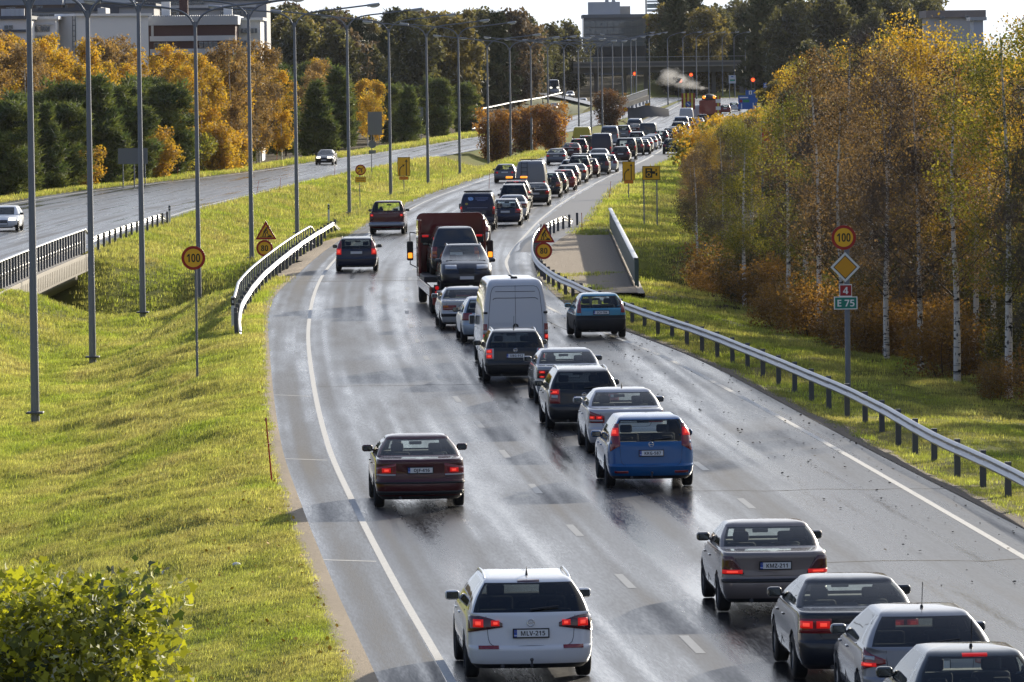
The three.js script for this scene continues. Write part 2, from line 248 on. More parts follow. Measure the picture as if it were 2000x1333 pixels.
{ // sandy gravel strip beside the left edge of the main road
  const gm = new THREE.MeshStandardMaterial({ color: C(0.42, 0.33, 0.23), roughness: 0.95, map: nTex, bumpMap: grainTex, bumpScale: 0.01, side: THREE.DoubleSide });
  const w = d => (0.24 + 0.34 * noise2(d / 6, 2, 61) + 0.25 * noise2(d / 1.3, 4, 62)) * (1 + 0.6 * sstep(170, 220, d));
  const g = grid(2, 420, (i, j) => { const d = lerp(18, 560, j / 420), x = edgeL(d) + 0.06 - (i / 2) * (w(d) + 0.06); return [x, groundY(Math.min(x, edgeL(d)), d) + (i < 2 ? 0.012 : -0.02), -d]; }, (i, j) => { const d = lerp(18, 560, j / 420); return [edgeL(d) - i * w(d) / 2, d]; });
  struct('gravel_shoulder', g, gm);
  const w2 = d => 0.3 + 0.7 * noise2(d / 5, 7, 63) + 0.9 * sstep(330, 350, d) * noise2(d / 3, 1, 64);
  const g2 = grid(2, 420, (i, j) => { const d = lerp(18, 560, j / 420), x = edgeR(d) - 0.06 + (i / 2) * (w2(d) + 0.06); return [x, groundY(Math.max(x, edgeR(d)), d) + (i < 2 ? 0.012 : -0.02), -d]; }, (i, j) => { const d = lerp(18, 560, j / 420); return [edgeR(d) + i * w2(d) / 2, d]; });
  struct('gravel_shoulder', g2, new THREE.MeshStandardMaterial({ color: C(0.16, 0.125, 0.09), roughness: 0.9, map: nTex, bumpMap: grainTex, bumpScale: 0.012, side: THREE.DoubleSide }));
  // gravel track that crosses the grass between the two roads
  const A = foot(535, 384), B = foot(640, 384), D = foot(760, 376), E2 = foot(868, 368), cr = new THREE.CatmullRomCurve3([A, B, D, E2].map(p => new THREE.Vector3(p.x, 0, -p.d)));
  struct('gravel_track', grid(2, 40, (i, j) => { const p = cr.getPoint(j / 40), x = p.x, d = -p.z + (i - 1) * 6.5; return [x, groundY(x, d) + 0.05, -d]; }), new THREE.MeshStandardMaterial({ color: C(0.19, 0.16, 0.13), roughness: 0.95, map: nTex, side: THREE.DoubleSide }));
  const pc = new THREE.CatmullRomCurve3([[1170, 562], [1225, 572], [1290, 592], [1370, 615], [1460, 642], [1560, 668]].map(q => { const p = foot(...q); return new THREE.Vector3(p.x, 0, -p.d); }));
  struct('dirt_path', grid(4, 60, (i, j) => { const p = pc.getPoint(j / 60), t = pc.getTangent(j / 60), w = (0.8 + 0.3 * noise2(j / 3, i, 4)) * (i / 2 - 1) * (1 - 0.4 * j / 60), x = p.x - t.z * w, d = -(p.z + t.x * w); return [x, soilY(x, d) + (i === 0 || i === 4 ? -0.02 : 0.035), -d]; }, (i, j) => [i / 2, j / 3]), new THREE.MeshStandardMaterial({ color: C(0.24, 0.185, 0.13), roughness: 0.95, map: nTex, side: THREE.DoubleSide }));
}
// ---------------------------------------------------------------- barriers, bridges, lamps, signs
const steel = mat(0.5, 0.51, 0.52, 0.42, 0.75), steelDark = mat(0.1, 0.105, 0.115, 0.6, 0.3), galv = mat(0.2, 0.215, 0.24, 0.5, 0.35), concrete = new THREE.MeshStandardMaterial({ color: C(0.36, 0.33, 0.29), roughness: 0.9, map: nTex, side: THREE.DoubleSide });
const wood = mat(0.1, 0.085, 0.07, 0.85);
const wBeam = [[0, -0.155], [0.03, -0.15], [0.075, -0.105], [0.075, -0.075], [0.015, -0.03], [0.015, 0.03], [0.075, 0.075], [0.075, 0.105], [0.03, 0.15], [0, 0.155]];
function guardrail(label, xf, d0, d1, { side = 1, top = 0.62, step = 4, base = () => -0.1, post = true, name = 'guardrail', ends = true, near = false, bs = 0.88 } = {}) { // beam on the road side of its posts; side = -1 when the road lies to the left
  const o = thing(name, label, 'guardrail'), path = [], N = Math.ceil((d1 - d0) / 2);
  for (let k = 0; k <= N; k++) { const d = lerp(d0, d1, k / N), x = xf(d), drop = ends ? Math.max(0, 1 - (d1 - d) / 6, near ? 1 - (d - d0) / 9 : 0) : 0; path.push([x, base(x, d) + top - drop * 0.5 + (noise2(d / 6, 3, 88) - 0.5) * 0.03, -d]); }
  for (let k = 0; k + 2 <= path.length - 1 || k === 0; k += 2) { const seg = path.slice(k, k + 3); if (seg.length < 2) break; part('beam', sweep(seg, wBeam.map(([a, b]) => [a * side, b * bs])), steel, o); }
  if (post) for (let d = d0 + 1; d < d1; d += step) { const x = xf(d), y = base(x, d); part('post', box(0.13, top + 0.62, 0.16, x - side * 0.09, y + (top + 0.16 - 0.46) / 2 + 0.0, -d), steelDark, o); }
  return o;
}
const railR = curve([[20, 14.9], [60, 13.0], [91, 11.4], [129, 9.98], [141, 9.28], [153, 8.82], [160, 8.47], [190, 6.4], [217, 4.04], [245, 2.0], [266, 1.15], [290, 1.0], [315, 1.35], [335, 2.3], [346, 3.2], [352, 4.0]]);
guardrail('long steel guardrail on short dark posts along the edge of the wood', railR, 60, 350, { side: -1 });
const railL = curve([[210, -9.0], [217, -9.35], [235, -9.75], [257, -10.0], [300, -9.9], [339, -9.4], [345, -9.2]]);
guardrail('steel guardrail in front of the bridge railing beside the white edge line', railL, 212, 343, { side: 1, top: 0.62, near: true, bs: 0.66 });
{ // tall bridge railing with upright bars
  const x = d => railL(d) - 0.45, o = thing('bridge_railing', 'grey bridge railing with dark upright bars behind a steel guardrail', 'railing'), path = [];
  for (let d = 232; d <= 326; d += 2) path.push([x(d), -0.12 + 0.95 - (d < 238 ? (238 - d) * 0.06 : d > 321 ? (d - 321) * 0.1 : 0), -d]);
  part('top_rail', sweep(path, [[-0.05, 0], [-0.035, 0.035], [0.035, 0.035], [0.05, 0], [0.035, -0.02], [-0.035, -0.02]], true), steel, o);
  part('bottom_rail', sweep(path.map(p => [p[0], p[1] - 0.8, p[2]]), [[-0.03, -0.02], [-0.03, 0.02], [0.03, 0.02], [0.03, -0.02]], true), galv, o);
  const g = new THREE.BoxGeometry(0.06, 0.9, 0.12); for (let d = 232.4; d < 326; d += 2.6) { const m = part('upright_bar', g, galv, o); m.position.set(x(d), -0.12 + 0.46 - (d < 238 ? (238 - d) * 0.06 : d > 321 ? (d - 321) * 0.1 : 0), -d); }
}
{ // bridge that carries the other carriageway
  const x = d => oppN(d) + 0.35, o = thing('road_bridge', 'concrete road bridge with slatted parapet over the shaded stream', 'bridge'), y0 = -0.5;
  const path = []; for (let d = 252; d <= 322; d += 2) path.push([x(d), y0, -d]);
  part('edge_beam', sweep(path, [[-0.5, -0.02], [0.28, -0.02], [0.28, 0.12], [0.36, 0.12], [0.36, -0.75], [0.1, -0.78], [-0.5, -0.78]], true), concrete, o);
  for (let d = 253; d < 321; d += 1.1) part('board_mark', box(0.02, 0.6, 0.05, x(d) + 0.365, y0 - 0.34, -d), mat(0.25, 0.22, 0.19, 0.95), o);
  part('girder', sweep(path, [[-6, -0.7], [-0.4, -0.7], [-0.4, -1.5], [-6, -1.5]], true), concrete, o);
  part('top_rail', sweep(path.map(p => [p[0], p[1] + 1.25, p[2]]), [[-0.08, 0], [-0.08, 0.06], [0.08, 0.06], [0.08, 0]], true), steel, o);
  part('end_rail', beam([x(322), y0 + 1.26, -322], [x(328), y0 + 0.6, -328], 0.14, 0.06), steel, o);
  part('middle_rail', sweep(path.map(p => [p[0] - 0.08, p[1] + 0.62, p[2]]), wBeam.map(([a, b]) => [-a, b])), steel, o);
  const g = new THREE.BoxGeometry(0.1, 1.15, 0.28); for (let d = 252.6; d < 322; d += 1.72) { const m = part('parapet_post', g, steelDark, o); m.position.set(x(d) + 0.02, y0 + 0.68, -d); }
  for (const d of [262, 312]) for (const k of [0, 1, 2]) part('pier', cyl(0.35, 0.35, 6, 14, x(d) - 1.5 - k * 5, y0 - 6.9, -d), concrete, o);
  part('abutment', box(16, 5, 2.2, x(326) - 8.0, y0 - 3.2, -326.5), concrete, o); part('abutment', box(16, 5, 2.2, x(270) - 8.4, y0 - 3.2, -268), concrete, o);
}
guardrail('short guardrail beyond the slatted bridge parapet', d => oppN(d) + 0.35, 325, 384, { side: -1, base: (x, d) => -0.5 });
{ // footbridge deck beside the main road with solid green parapet
  const o = thing('footbridge', 'gravel-topped footbridge with a solid grey-green parapet', 'bridge'), xi = d => railR(d) + 0.35, xo = d => curve([[250, 4.95], [345, 5.35]])(d);
  const deckM = new THREE.MeshStandardMaterial({ color: C(0.32, 0.25, 0.18), roughness: 0.85, map: nTex, bumpMap: grainTex, bumpScale: 0.02, side: THREE.DoubleSide });
  part('deck', ribbon(xi, xo, 246, 346, 2, 0, 4, (x, d) => -0.03 + 0.02 * noise2(x * 2, d / 2, 5)), deckM, o);
  part('deck_edge', sweep([...Array(26).keys()].map(k => [xo(246 + 4 * k), -0.03, -(246 + 4 * k)]), [[-0.3, -0.02], [0.25, -0.02], [0.25, -0.5], [-0.3, -0.5]], true), concrete, o);
  const pm = mat(0.07, 0.11, 0.098, 0.65), p = []; for (let d = 253; d <= 341; d += 4) p.push([xo(d) + 0.02, 0, -d]);
  for (let k = 0; k < p.length - 1; k++) part('parapet_panel', sweep([[p[k][0], 0, p[k][2] - 0.04], [p[k + 1][0], 0, p[k + 1][2] + 0.04]], [[-0.03, 0.06], [-0.03, 1.02], [0.03, 1.02], [0.03, 0.06]], true), pm, o);
  part('hand_rail', sweep(p.map(q => [q[0], 1.04, q[2]]), [[-0.09, 0], [-0.09, 0.07], [0.09, 0.07], [0.09, 0]], true), steel, o);
  for (const q of p) { part('parapet_post', box(0.08, 1.08, 0.1, q[0] + 0.07, 0.5, q[2]), pm, o); }
  part('end_plate', box(0.12, 1.05, 0.06, p[0][0], 0.53, p[0][2] + 0.06), pm, o);
  for (let k = 0; k < 40; k++) part('bolt_block', box(0.1, 0.08, 0.16, xo(254 + k * 2.1) - 0.12, 0.02, -(254 + k * 2.1)), concrete, o);
}
{ const A = foot(1243, 482), o = thing('wooden_fence', 'dark wooden fence with two rails at the stream bank below the camera sign', 'fence'), pts = []; // stands on the far bank of the stream
  const d = 352, q = (px, py) => { const r = atDist(px, py, d); return [r.x, r.y, -d]; };
  const a = [[1243, 450], [1315, 450]].map(v => q(...v)); for (const px of [1246, 1312]) { const t = q(px, 447), g = soilY(t[0], d); part('post', box(0.16, t[1] - g + 0.4, 0.16, t[0], (t[1] + g) / 2 - 0.2, -d), wood, o); }
  part('rail', beam(a[0], a[1], 0.12, 0.12), wood, o); part('rail', beam(q(1243, 468), q(1315, 470), 0.1, 0.14), wood, o);
  const e = atDist(1378, 482, 330); part('rail', beam(a[1], [e.x, e.y + 0.05, -330], 0.1, 0.12), wood, o); part('rail', beam(q(1315, 470), [e.x, e.y - 0.45, -330], 0.1, 0.12), wood, o); part('post', box(0.16, 2.2, 0.16, e.x, e.y - 0.9, -330), wood, o);
}
// street lamps
const lampHead = mat(0.42, 0.43, 0.44, 0.35, 0.3), lampLens = new THREE.MeshPhysicalMaterial({ color: C(0.8, 0.8, 0.78), roughness: 0.15, clearcoat: 1, side: THREE.DoubleSide });
function lampPost(o, h, arms, reach, near) {
  part('pole', cyl(0.13, 0.075, h, 8), galv, o);
  for (const a of arms) {
    part('arm', tube([[a * 0.03, h - 0.25, 0], [a * 0.22, h + 0.15, 0], [a * 0.6, h + 0.45, 0], [a * 1.2, h + 0.62, 0], [a * (reach * 0.6), h + 0.78, 0], [a * reach, h + 0.98, 0]], near ? 0.055 : 0.06, 6, 20), galv, o);
    const hd = new THREE.Group(); hd.name = 'lamp_head'; hd.position.set(a * (reach + 0.3), h + 1.0, 0); hd.rotation.z = a * 0.12; o.add(hd);
    part('housing', rbox(0.8, 0.17, 0.34, 0.07), lampHead, hd); part('lens', new THREE.SphereGeometry(0.24, 12, 8, 0, Math.PI * 2, Math.PI / 2, Math.PI / 2).scale(1.2, 0.45, 0.66).translate(a * 0.06, -0.07, 0), lampLens, hd);
  }
}
const lampRow = [[68, 805, 186], [180, 680, 227], [278, 583, 262], [388, 557, 291], [491, 478, 333], [580, 443, 376], [682, 403, 424], [763, 370, 478], [836, 360, 510], [898, 338, 555]];
{ const g = 'double-armed street lamps between the carriageways', lab = 'tall grey steel street lamp with two outspread arms on the grass between the carriageways';
  lampRow.forEach(([px, py, d]) => { const r = atDist(px, py, d), y = soilY(r.x, d), top = Math.max(11.4, 12.1 + (r.y - y)), o = thing('street_lamp', lab, 'street lamp', [r.x, y - 0.02, -d], 0, g); lampPost(o, top, [-1, 1], 4.4, true); part('foot_flange', rbox(0.5, 0.06, 0.5, 0.02, 0, 0.35, 0), steelDark, o); });
  [951, 995, 1036, 1069, 1101, 1129, 1153, 1175, 1196, 1215, 1232].forEach((px, k) => { const d = 601 + k * 46, r = atDist(px, 80, d), y = soilY(r.x, d), o = thing('street_lamp', lab, 'street lamp', [r.x, y - 0.02, -d], 0, g); lampPost(o, 12, [-1, 1], 4.4); });
  const lab2 = 'single-armed street lamp where the road bends away under the overpass';
  [[1242, 1090], [1268, 1110], [1304, 1130], [1334, 1100], [1360, 1170], [1384, 1200], [1411, 1230], [1434, 1260], [1456, 1290]].forEach(([px, d]) => { const r = atDist(px, 100, d), y = soilY(r.x, d), top = CAM_H + (HORIZON - 78) / FOCAL * d - y, o = thing('street_lamp', lab2, 'street lamp', [r.x, y - 0.02, -d], 0, 'single-armed street lamps at the bend'); lampPost(o, top, [1], 2.6); });
  [[908, 150, 1230], [1005, 162, 1200], [1055, 150, 1220], [1168, 150, 1260]].forEach(([px, py, d]) => { const r = atDist(px, py, d), y = soilY(r.x, d), top = CAM_H + (HORIZON - 96) / FOCAL * d - y, o = thing('street_lamp', 'single-armed street lamp beside the slip road', 'street lamp', [r.x, y - 0.02, -d], 0, 'single-armed street lamps by the slip road'); lampPost(o, top, [1], 2); });
}
// signs
const signBack = mat(0.2, 0.21, 0.215, 0.5, 0.5), signEdge = mat(0.45, 0.45, 0.45, 0.4, 0.6);
const faceTex = {}; const face = (k, w, h, draw) => faceTex[k] || (faceTex[k] = new THREE.MeshStandardMaterial({ map: canvasTex(w, h, draw), roughness: 0.45 }));
const YEL = '#f7b91a', RED = '#a81c12', BLK = '#16130d';
const limit = n => face('limit' + n, 256, 256, (c, w) => { c.fillStyle = RED; c.fillRect(0, 0, w, w); c.fillStyle = YEL; c.beginPath(); c.arc(128, 128, 98, 0, 7); c.fill(); c.fillStyle = BLK; c.textAlign = 'center'; c.font = 'bold 122px sans-serif'; c.save(); c.translate(128, 172); c.scale(n.length > 2 ? 0.74 : 0.88, 1); c.fillText(n, 0, 0); c.restore(); });
const works = face('works', 256, 224, (c) => { c.fillStyle = RED; c.fillRect(0, 0, 256, 224); c.fillStyle = YEL; c.beginPath(); c.moveTo(128, 48); c.lineTo(222, 200); c.lineTo(34, 200); c.fill(); c.fillStyle = BLK; c.beginPath(); c.arc(138, 88, 11, 0, 7); c.fill(); c.lineCap = 'round'; c.lineWidth = 19; c.strokeStyle = BLK; c.beginPath(); c.moveTo(130, 104); c.lineTo(108, 132); c.stroke(); c.lineWidth = 11; c.beginPath(); c.moveTo(110, 134); c.lineTo(124, 158); c.lineTo(118, 188); c.moveTo(106, 134); c.lineTo(98, 160); c.lineTo(92, 188); c.moveTo(132, 106); c.lineTo(150, 130); c.lineTo(142, 150); c.stroke(); c.lineWidth = 6; c.beginPath(); c.moveTo(120, 122); c.lineTo(170, 178); c.stroke(); c.beginPath(); c.moveTo(142, 194); c.quadraticCurveTo(174, 150, 204, 194); c.fill(); c.fillRect(60, 190, 140, 6); });
const diamond = face('diamond', 256, 256, (c) => { c.fillStyle = '#e6e4dc'; c.fillRect(0, 0, 256, 256); c.save(); c.translate(128, 128); c.rotate(Math.PI / 4); c.fillStyle = BLK; c.fillRect(-72, -72, 144, 144); c.fillStyle = '#dd9a10'; c.fillRect(-66, -66, 132, 132); c.restore(); });
const text = (k, w, h, bg, fg, t, size, border) => face(k, w, h, c => { c.fillStyle = border || fg; c.fillRect(0, 0, w, h); c.fillStyle = bg; c.fillRect(w * 0.045, h * 0.07, w * 0.91, h * 0.86); c.fillStyle = fg; c.textAlign = 'center'; c.font = `bold ${size}px sans-serif`; c.fillText(t, w / 2, h / 2 + size * 0.36); });
const arrowHead = (c, x, y, a, s) => { c.save(); c.translate(x, y); c.rotate(a); c.beginPath(); c.moveTo(0, -s); c.lineTo(s * 0.8, s * 0.5); c.lineTo(-s * 0.8, s * 0.5); c.fill(); c.restore(); };
const lanes = flip => face('lanes' + flip, 160, 240, c => { c.fillStyle = BLK; c.fillRect(0, 0, 160, 240); c.fillStyle = '#efb41a'; c.fillRect(5, 5, 150, 230); c.strokeStyle = c.fillStyle = BLK; c.lineWidth = 11; c.beginPath(); c.moveTo(112, 235); c.lineTo(112, 60); c.stroke(); arrowHead(c, 112, 48, 0, 22); c.beginPath(); c.moveTo(28, 235); c.lineTo(28, 165); c.quadraticCurveTo(32, 130, 66, 112); c.stroke(); arrowHead(c, 76, 104, 1, 20); });
const cam = face('cam', 200, 160, c => { c.fillStyle = BLK; c.fillRect(0, 0, 200, 160); c.fillStyle = '#f2b818'; c.fillRect(6, 6, 188, 148); c.fillStyle = BLK; c.fillRect(34, 26, 78, 108); c.fillRect(112, 60, 34, 30); c.fillRect(150, 34, 12, 30); c.fillRect(150, 78, 20, 34); c.fillStyle = '#f2b818'; c.beginPath(); c.arc(72, 98, 25, 0, 7); c.fill(); c.fillStyle = BLK; c.beginPath(); c.arc(72, 98, 15, 0, 7); c.fill(); c.fillStyle = '#f2b818'; c.fillRect(52, 40, 40, 18); });
const noLeft = face('noleft', 200, 200, c => { c.fillStyle = RED; c.fillRect(0, 0, 200, 200); c.fillStyle = YEL; c.beginPath(); c.arc(100, 100, 78, 0, 7); c.fill(); c.strokeStyle = c.fillStyle = BLK; c.lineWidth = 18; c.beginPath(); c.moveTo(122, 150); c.lineTo(122, 82); c.lineTo(80, 74); c.stroke(); arrowHead(c, 66, 72, -1.5, 26); c.strokeStyle = RED; c.lineWidth = 14; c.beginPath(); c.moveTo(45, 155); c.lineTo(160, 50); c.stroke(); });
const note = (k, col) => face(k, 128, 64, c => { c.fillStyle = BLK; c.fillRect(0, 0, 128, 64); c.fillStyle = col; c.fillRect(3, 3, 122, 58); c.fillStyle = BLK; for (const y of [18, 36]) for (let x = 16; x < 112; x += 9) c.fillRect(x, y, 6, 7); });
function panelShape(shape, w, h) {
  const s = new THREE.Shape();
  if (shape === 'disc') s.absarc(0, 0, w / 2, 0, Math.PI * 2);
  else if (shape === 'triangle') { s.moveTo(0, h / 2); s.lineTo(w / 2, -h / 2); s.lineTo(-w / 2, -h / 2); s.closePath(); }
  else if (shape === 'diamond') { s.moveTo(0, h / 2); s.lineTo(w / 2, 0); s.lineTo(0, -h / 2); s.lineTo(-w / 2, 0); s.closePath(); }
  else { s.moveTo(-w / 2, -h / 2); s.lineTo(w / 2, -h / 2); s.lineTo(w / 2, h / 2); s.lineTo(-w / 2, h / 2); s.closePath(); }
  return s;
}
function sign(name, label, posts, panels, { turn = 0, thick = 0.035, dist, back = false, foots, group } = {}) { // posts [[px, py]], panels [shape, px, py, wpx, hpx, material, part name]
  const p = dist ? (() => { const q = atDist(posts[0][0], posts[0][1], dist); q.y = soilY(q.x, dist); return q; })() : foot(posts[0][0], posts[0][1], foots || surfY), m = p.d / FOCAL;
  const o = thing(name, label, 'road sign', [p.x, p.y, -p.d], turn, group); let topY = 0;
  panels.forEach(([shape, px, py, wp, hp, mt, pn]) => { const c = atDist(px, py, p.d), w = wp * m, h = hp * m, x = c.x - p.x, y = c.y - p.y; topY = Math.max(topY, y + h / 2 - 0.05);
    const sh = panelShape(shape, w, h), g = new THREE.ExtrudeGeometry(sh, { depth: 0.02, bevelEnabled: false, curveSegments: 28 }), pl = new THREE.Group(); pl.name = pn || 'sign_panel'; pl.position.set(x, y, 0.06); o.add(pl);
    part('panel_back', g, back ? signBack : signEdge, pl);
    if (mt) { const f = new THREE.ShapeGeometry(sh, 28), uv = f.attributes.uv, q = f.attributes.position; for (let i = 0; i < uv.count; i++) uv.setXY(i, q.getX(i) / w + 0.5, q.getY(i) / h + 0.5); part('sign_face', f.translate(0, 0, 0.024), mt, pl); } });
  posts.forEach(([px, py], k) => { const x = atDist(px, py, p.d).x - p.x, gy = soilY(p.x + x, p.d) < p.y - 1.2 ? -0.3 : soilY(p.x + x, p.d) - p.y - 0.1; part('post', bar([x, gy, 0], [x, topY, 0], thick, 8), galv, o); });
  return o;
}
sign('speed_limit_sign', 'round yellow speed sign reading 100 on a thin post on the grass', [[385, 742]], [['disc', 377.5, 504, 47, 47, limit('100')]]);
sign('roadworks_sign', 'triangular roadworks sign over a round 80 sign beside the bridge railing', [[521, 548]], [['triangle', 519, 449.5, 42, 37, works], ['disc', 516.5, 485, 32.5, 32.5, limit('80')]], { dist: 279 });
sign('roadworks_sign', 'triangular roadworks sign over a round 80 sign beside the footbridge', [[1058, 537]], [['triangle', 1063, 455, 41, 38, works], ['disc', 1062, 490, 33, 33, limit('80')]], { foots: groundY });
sign('route_sign', 'sign stack with round 100, yellow diamond, red 4 and green E 75', [[1657, 772]], [['disc', 1648, 464, 48, 48, limit('100')], ['diamond', 1651, 522, 58, 59, diamond], ['rect', 1652, 567.5, 24, 24, text('r4', 128, 128, '#a3131c', '#f2efe8', '4', 104)], ['rect', 1652, 592, 46, 25, text('e75', 256, 140, '#12806a', '#f2efe8', 'E 75', 104)]], { thick: 0.075 });
sign('turn_ban_sign', 'round yellow no-left-turn sign over a small text plate', [[703, 413]], [['disc', 704, 332, 21, 21, noLeft], ['rect', 704, 351, 21, 11, note('n1', '#efb41a')]], { thick: 0.03 });
sign('lane_sign', 'yellow lane-merge sign with orange plate on the grass strip', [[789, 380]], [['rect', 788.5, 325.5, 24.5, 37, lanes(0)], ['rect', 788.5, 348, 18, 6.5, note('n2', '#f08a10')]]);
sign('lane_sign', 'yellow lane-merge sign with orange plate near the camera sign', [[1228, 391]], [['rect', 1228, 334, 24.5, 37, lanes(0)], ['rect', 1228, 355.5, 18, 6.5, note('n2', '#f08a10')]]);
sign('camera_sign', 'wide yellow speed-camera sign on two thin posts', [[1258.5, 443], [1284, 445]], [['rect', 1272, 338, 34.5, 27.5, cam]], { thick: 0.04 });
sign('small_speed_sign', 'small round yellow sign at the hard shoulder near two people', [[1361, 301]], [['disc', 1362, 263, 12.5, 12.5, limit('60')]], { thick: 0.03 });
sign('small_speed_sign', 'small round yellow sign beside the orange median bushes', [[1099, 287]], [['disc', 1098, 261, 12, 12, limit('60')]], { thick: 0.03 });
sign('small_speed_sign', 'small round yellow sign beside the lone brown median bush', [[1221, 249]], [['disc', 1222, 214, 9, 9, limit('60')]], { thick: 0.03 });
sign('far_lane_sign', 'yellow lane sign in front of the far stone abutment', [[1265, 226]], [['rect', 1265, 209, 10.5, 16, lanes(0)]], { thick: 0.04 });
for (const [ps, pan, lab, d] of [[[[240, 357], [262, 356], [283, 355]], ['rect', 259, 305, 58, 31], 'wide dark sign seen from behind on three posts in front of pines', 500], [[[631, 294], [645, 293]], ['rect', 637.5, 246, 24, 43], 'tall dark sign seen from behind among pines', 690], [[[725, 288], [741, 286]], ['rect', 732, 241, 28, 45], 'tall dark sign seen from behind beside young pines', 720], [[[802, 272], [813, 271], [823, 270]], ['rect', 812, 222, 29, 24], 'square grey sign seen from behind on three posts', 780]])
  sign('reversed_sign', lab, ps, [[...pan, null]], { back: true, thick: 0.05, dist: d });
sign('reversed_sign', 'round sign with plate seen from behind on the median', [[726, 345]], [['disc', 727, 282, 15.5, 15.5, null], ['rect', 727, 297, 14, 7, null]], { back: true, thick: 0.035 });
// marker posts, snow poles
const white = mat(0.7, 0.7, 0.68, 0.5), orange = mat(0.55, 0.05, 0.015, 0.5), markM = mat(0.02, 0.02, 0.02, 0.6);
for (const [px, py, hp, lab] of [[455, 643, 67, 'white marker post with black band beside the end of the guardrail'], [642, 437, 40, 'white marker post with black band above the bridge railing'], [331, 439, 40, 'white marker post with black band beside the other carriageway'], [494, 580, 22, 'white marker post with black band half hidden by the guardrail']]) { const p = foot(px, py), h = hp * p.d / FOCAL, o = thing('marker_post', lab, 'marker post', [p.x, p.y - 0.05, -p.d]); part('post', rbox(0.12, h, 0.06, 0.02, 0, h / 2, 0), white, o); part('black_band', box(0.128, h * 0.22, 0.068, 0, h * 0.84, 0), markM, o); part('reflector', box(0.05, 0.1, 0.01, 0, h * 0.84, 0.036), white, o); }
for (const [px, py, tx, ty] of [[531, 942, 519, 812], [500, 385, 505, 352], [545, 380, 548, 346], [1137, 455, 1136, 414], [1190, 389, 1193, 353], [55, 383, 51, 348], [346, 350, 347, 326], [653, 348, 654, 322], [798, 325, 799, 300], [955, 368, 956, 330], [863, 368, 865, 336], [540, 313, 541, 295], [884, 260, 885, 243]]) { const p = foot(px, py), t = atDist(tx, ty, p.d), o = thing('snow_pole', 'thin orange snow pole standing at a road edge', 'snow pole', [p.x, p.y - 0.05, -p.d], 0, 'orange snow poles along the road edges'); part('cane', bar([0, 0, 0], [t.x - p.x, t.y - p.y, 0], 0.022, 6, 0.016), orange, o); part('tip', bar([t.x - p.x, t.y - p.y - 0.08, 0], [t.x - p.x, t.y - p.y, 0], 0.024, 6), mat(0.5, 0.12, 0.08, 0.5), o); }
for (const [px, py] of [[318, 931], [461, 1106]]) { const p = foot(px, py); const l = thing('litter', 'crumpled white scrap lying in the grass', 'litter', [p.x, p.y + 0.02, -p.d], 0, 'white scraps in the grass'); part('scrap', new THREE.IcosahedronGeometry(0.07, 1).scale(1.2, 0.7, 1), white, l); }
// ---------------------------------------------------------------- vehicles: a body is a stack of rounded plan outlines from sill to roof
const M = {
  tyre: mat(0.018, 0.018, 0.019, 0.85), rim: mat(0.42, 0.43, 0.45, 0.32, 0.9), rimDark: mat(0.06, 0.06, 0.065, 0.5, 0.4), black: mat(0.02, 0.02, 0.022, 0.6), trim: mat(0.014, 0.0145, 0.016, 0.6),
  seat: mat(0.028, 0.028, 0.032, 0.9), lining: mat(0.035, 0.035, 0.037, 0.95), seam: mat(0.008, 0.008, 0.009, 0.8), chrome: mat(0.7, 0.71, 0.72, 0.15, 1), mirror: mat(0.1, 0.11, 0.115, 0.08, 1),
  lensRed: new THREE.MeshPhysicalMaterial({ color: C(0.22, 0.008, 0.01), roughness: 0.12, clearcoat: 1, clearcoatRoughness: 0.05, side: THREE.DoubleSide }),
  lensDark: new THREE.MeshPhysicalMaterial({ color: C(0.07, 0.005, 0.008), roughness: 0.12, clearcoat: 1, clearcoatRoughness: 0.05, side: THREE.DoubleSide }),
  lensClear: new THREE.MeshPhysicalMaterial({ color: C(0.36, 0.37, 0.385), roughness: 0.15, metalness: 0.3, clearcoat: 1, side: THREE.DoubleSide }),
  lensAmber: new THREE.MeshPhysicalMaterial({ color: C(0.55, 0.13, 0.01), roughness: 0.2, clearcoat: 1, side: THREE.DoubleSide }),
  lit: new THREE.MeshStandardMaterial({ color: C(0.5, 0.01, 0.01), emissive: C(1, 0.012, 0.008), emissiveIntensity: 0.2, roughness: 0.3, side: THREE.DoubleSide }),
  litCore: new THREE.MeshStandardMaterial({ color: C(0.6, 0.05, 0.03), emissive: C(1, 0.08, 0.05), emissiveIntensity: 0.5, roughness: 0.3, side: THREE.DoubleSide }),
  litAmber: new THREE.MeshStandardMaterial({ color: C(0.6, 0.2, 0.02), emissive: C(1, 0.28, 0.02), emissiveIntensity: 1.2, roughness: 0.3, side: THREE.DoubleSide }),
  beam: new THREE.MeshStandardMaterial({ color: C(0.9, 0.9, 0.85), emissive: C(1, 0.93, 0.75), emissiveIntensity: 1.4, roughness: 0.2, side: THREE.DoubleSide }),
  glass: new THREE.MeshPhysicalMaterial({ color: C(0.84, 0.9, 0.88), roughness: 0.02, transmission: 1, thickness: 0, ior: 1.5, side: THREE.DoubleSide }),
  glassDark: new THREE.MeshPhysicalMaterial({ color: C(0.2, 0.22, 0.22), roughness: 0.02, transmission: 1, thickness: 0, ior: 1.5, side: THREE.DoubleSide }),
  glassSolid: new THREE.MeshPhysicalMaterial({ color: C(0.012, 0.014, 0.016), roughness: 0.04, clearcoat: 1, clearcoatRoughness: 0.02, side: THREE.DoubleSide }),
};
const paints = new Map();
function paint(r, g, b, metallic = 0.35, coat = 0.06) { const k = [r, g, b, metallic, coat].join(); if (!paints.has(k)) paints.set(k, new THREE.MeshPhysicalMaterial({ color: C(r, g, b), roughness: 0.45, metalness: metallic, specularIntensity: 0.3, clearcoat: 1, clearcoatRoughness: coat, side: THREE.DoubleSide })); return paints.get(k); }
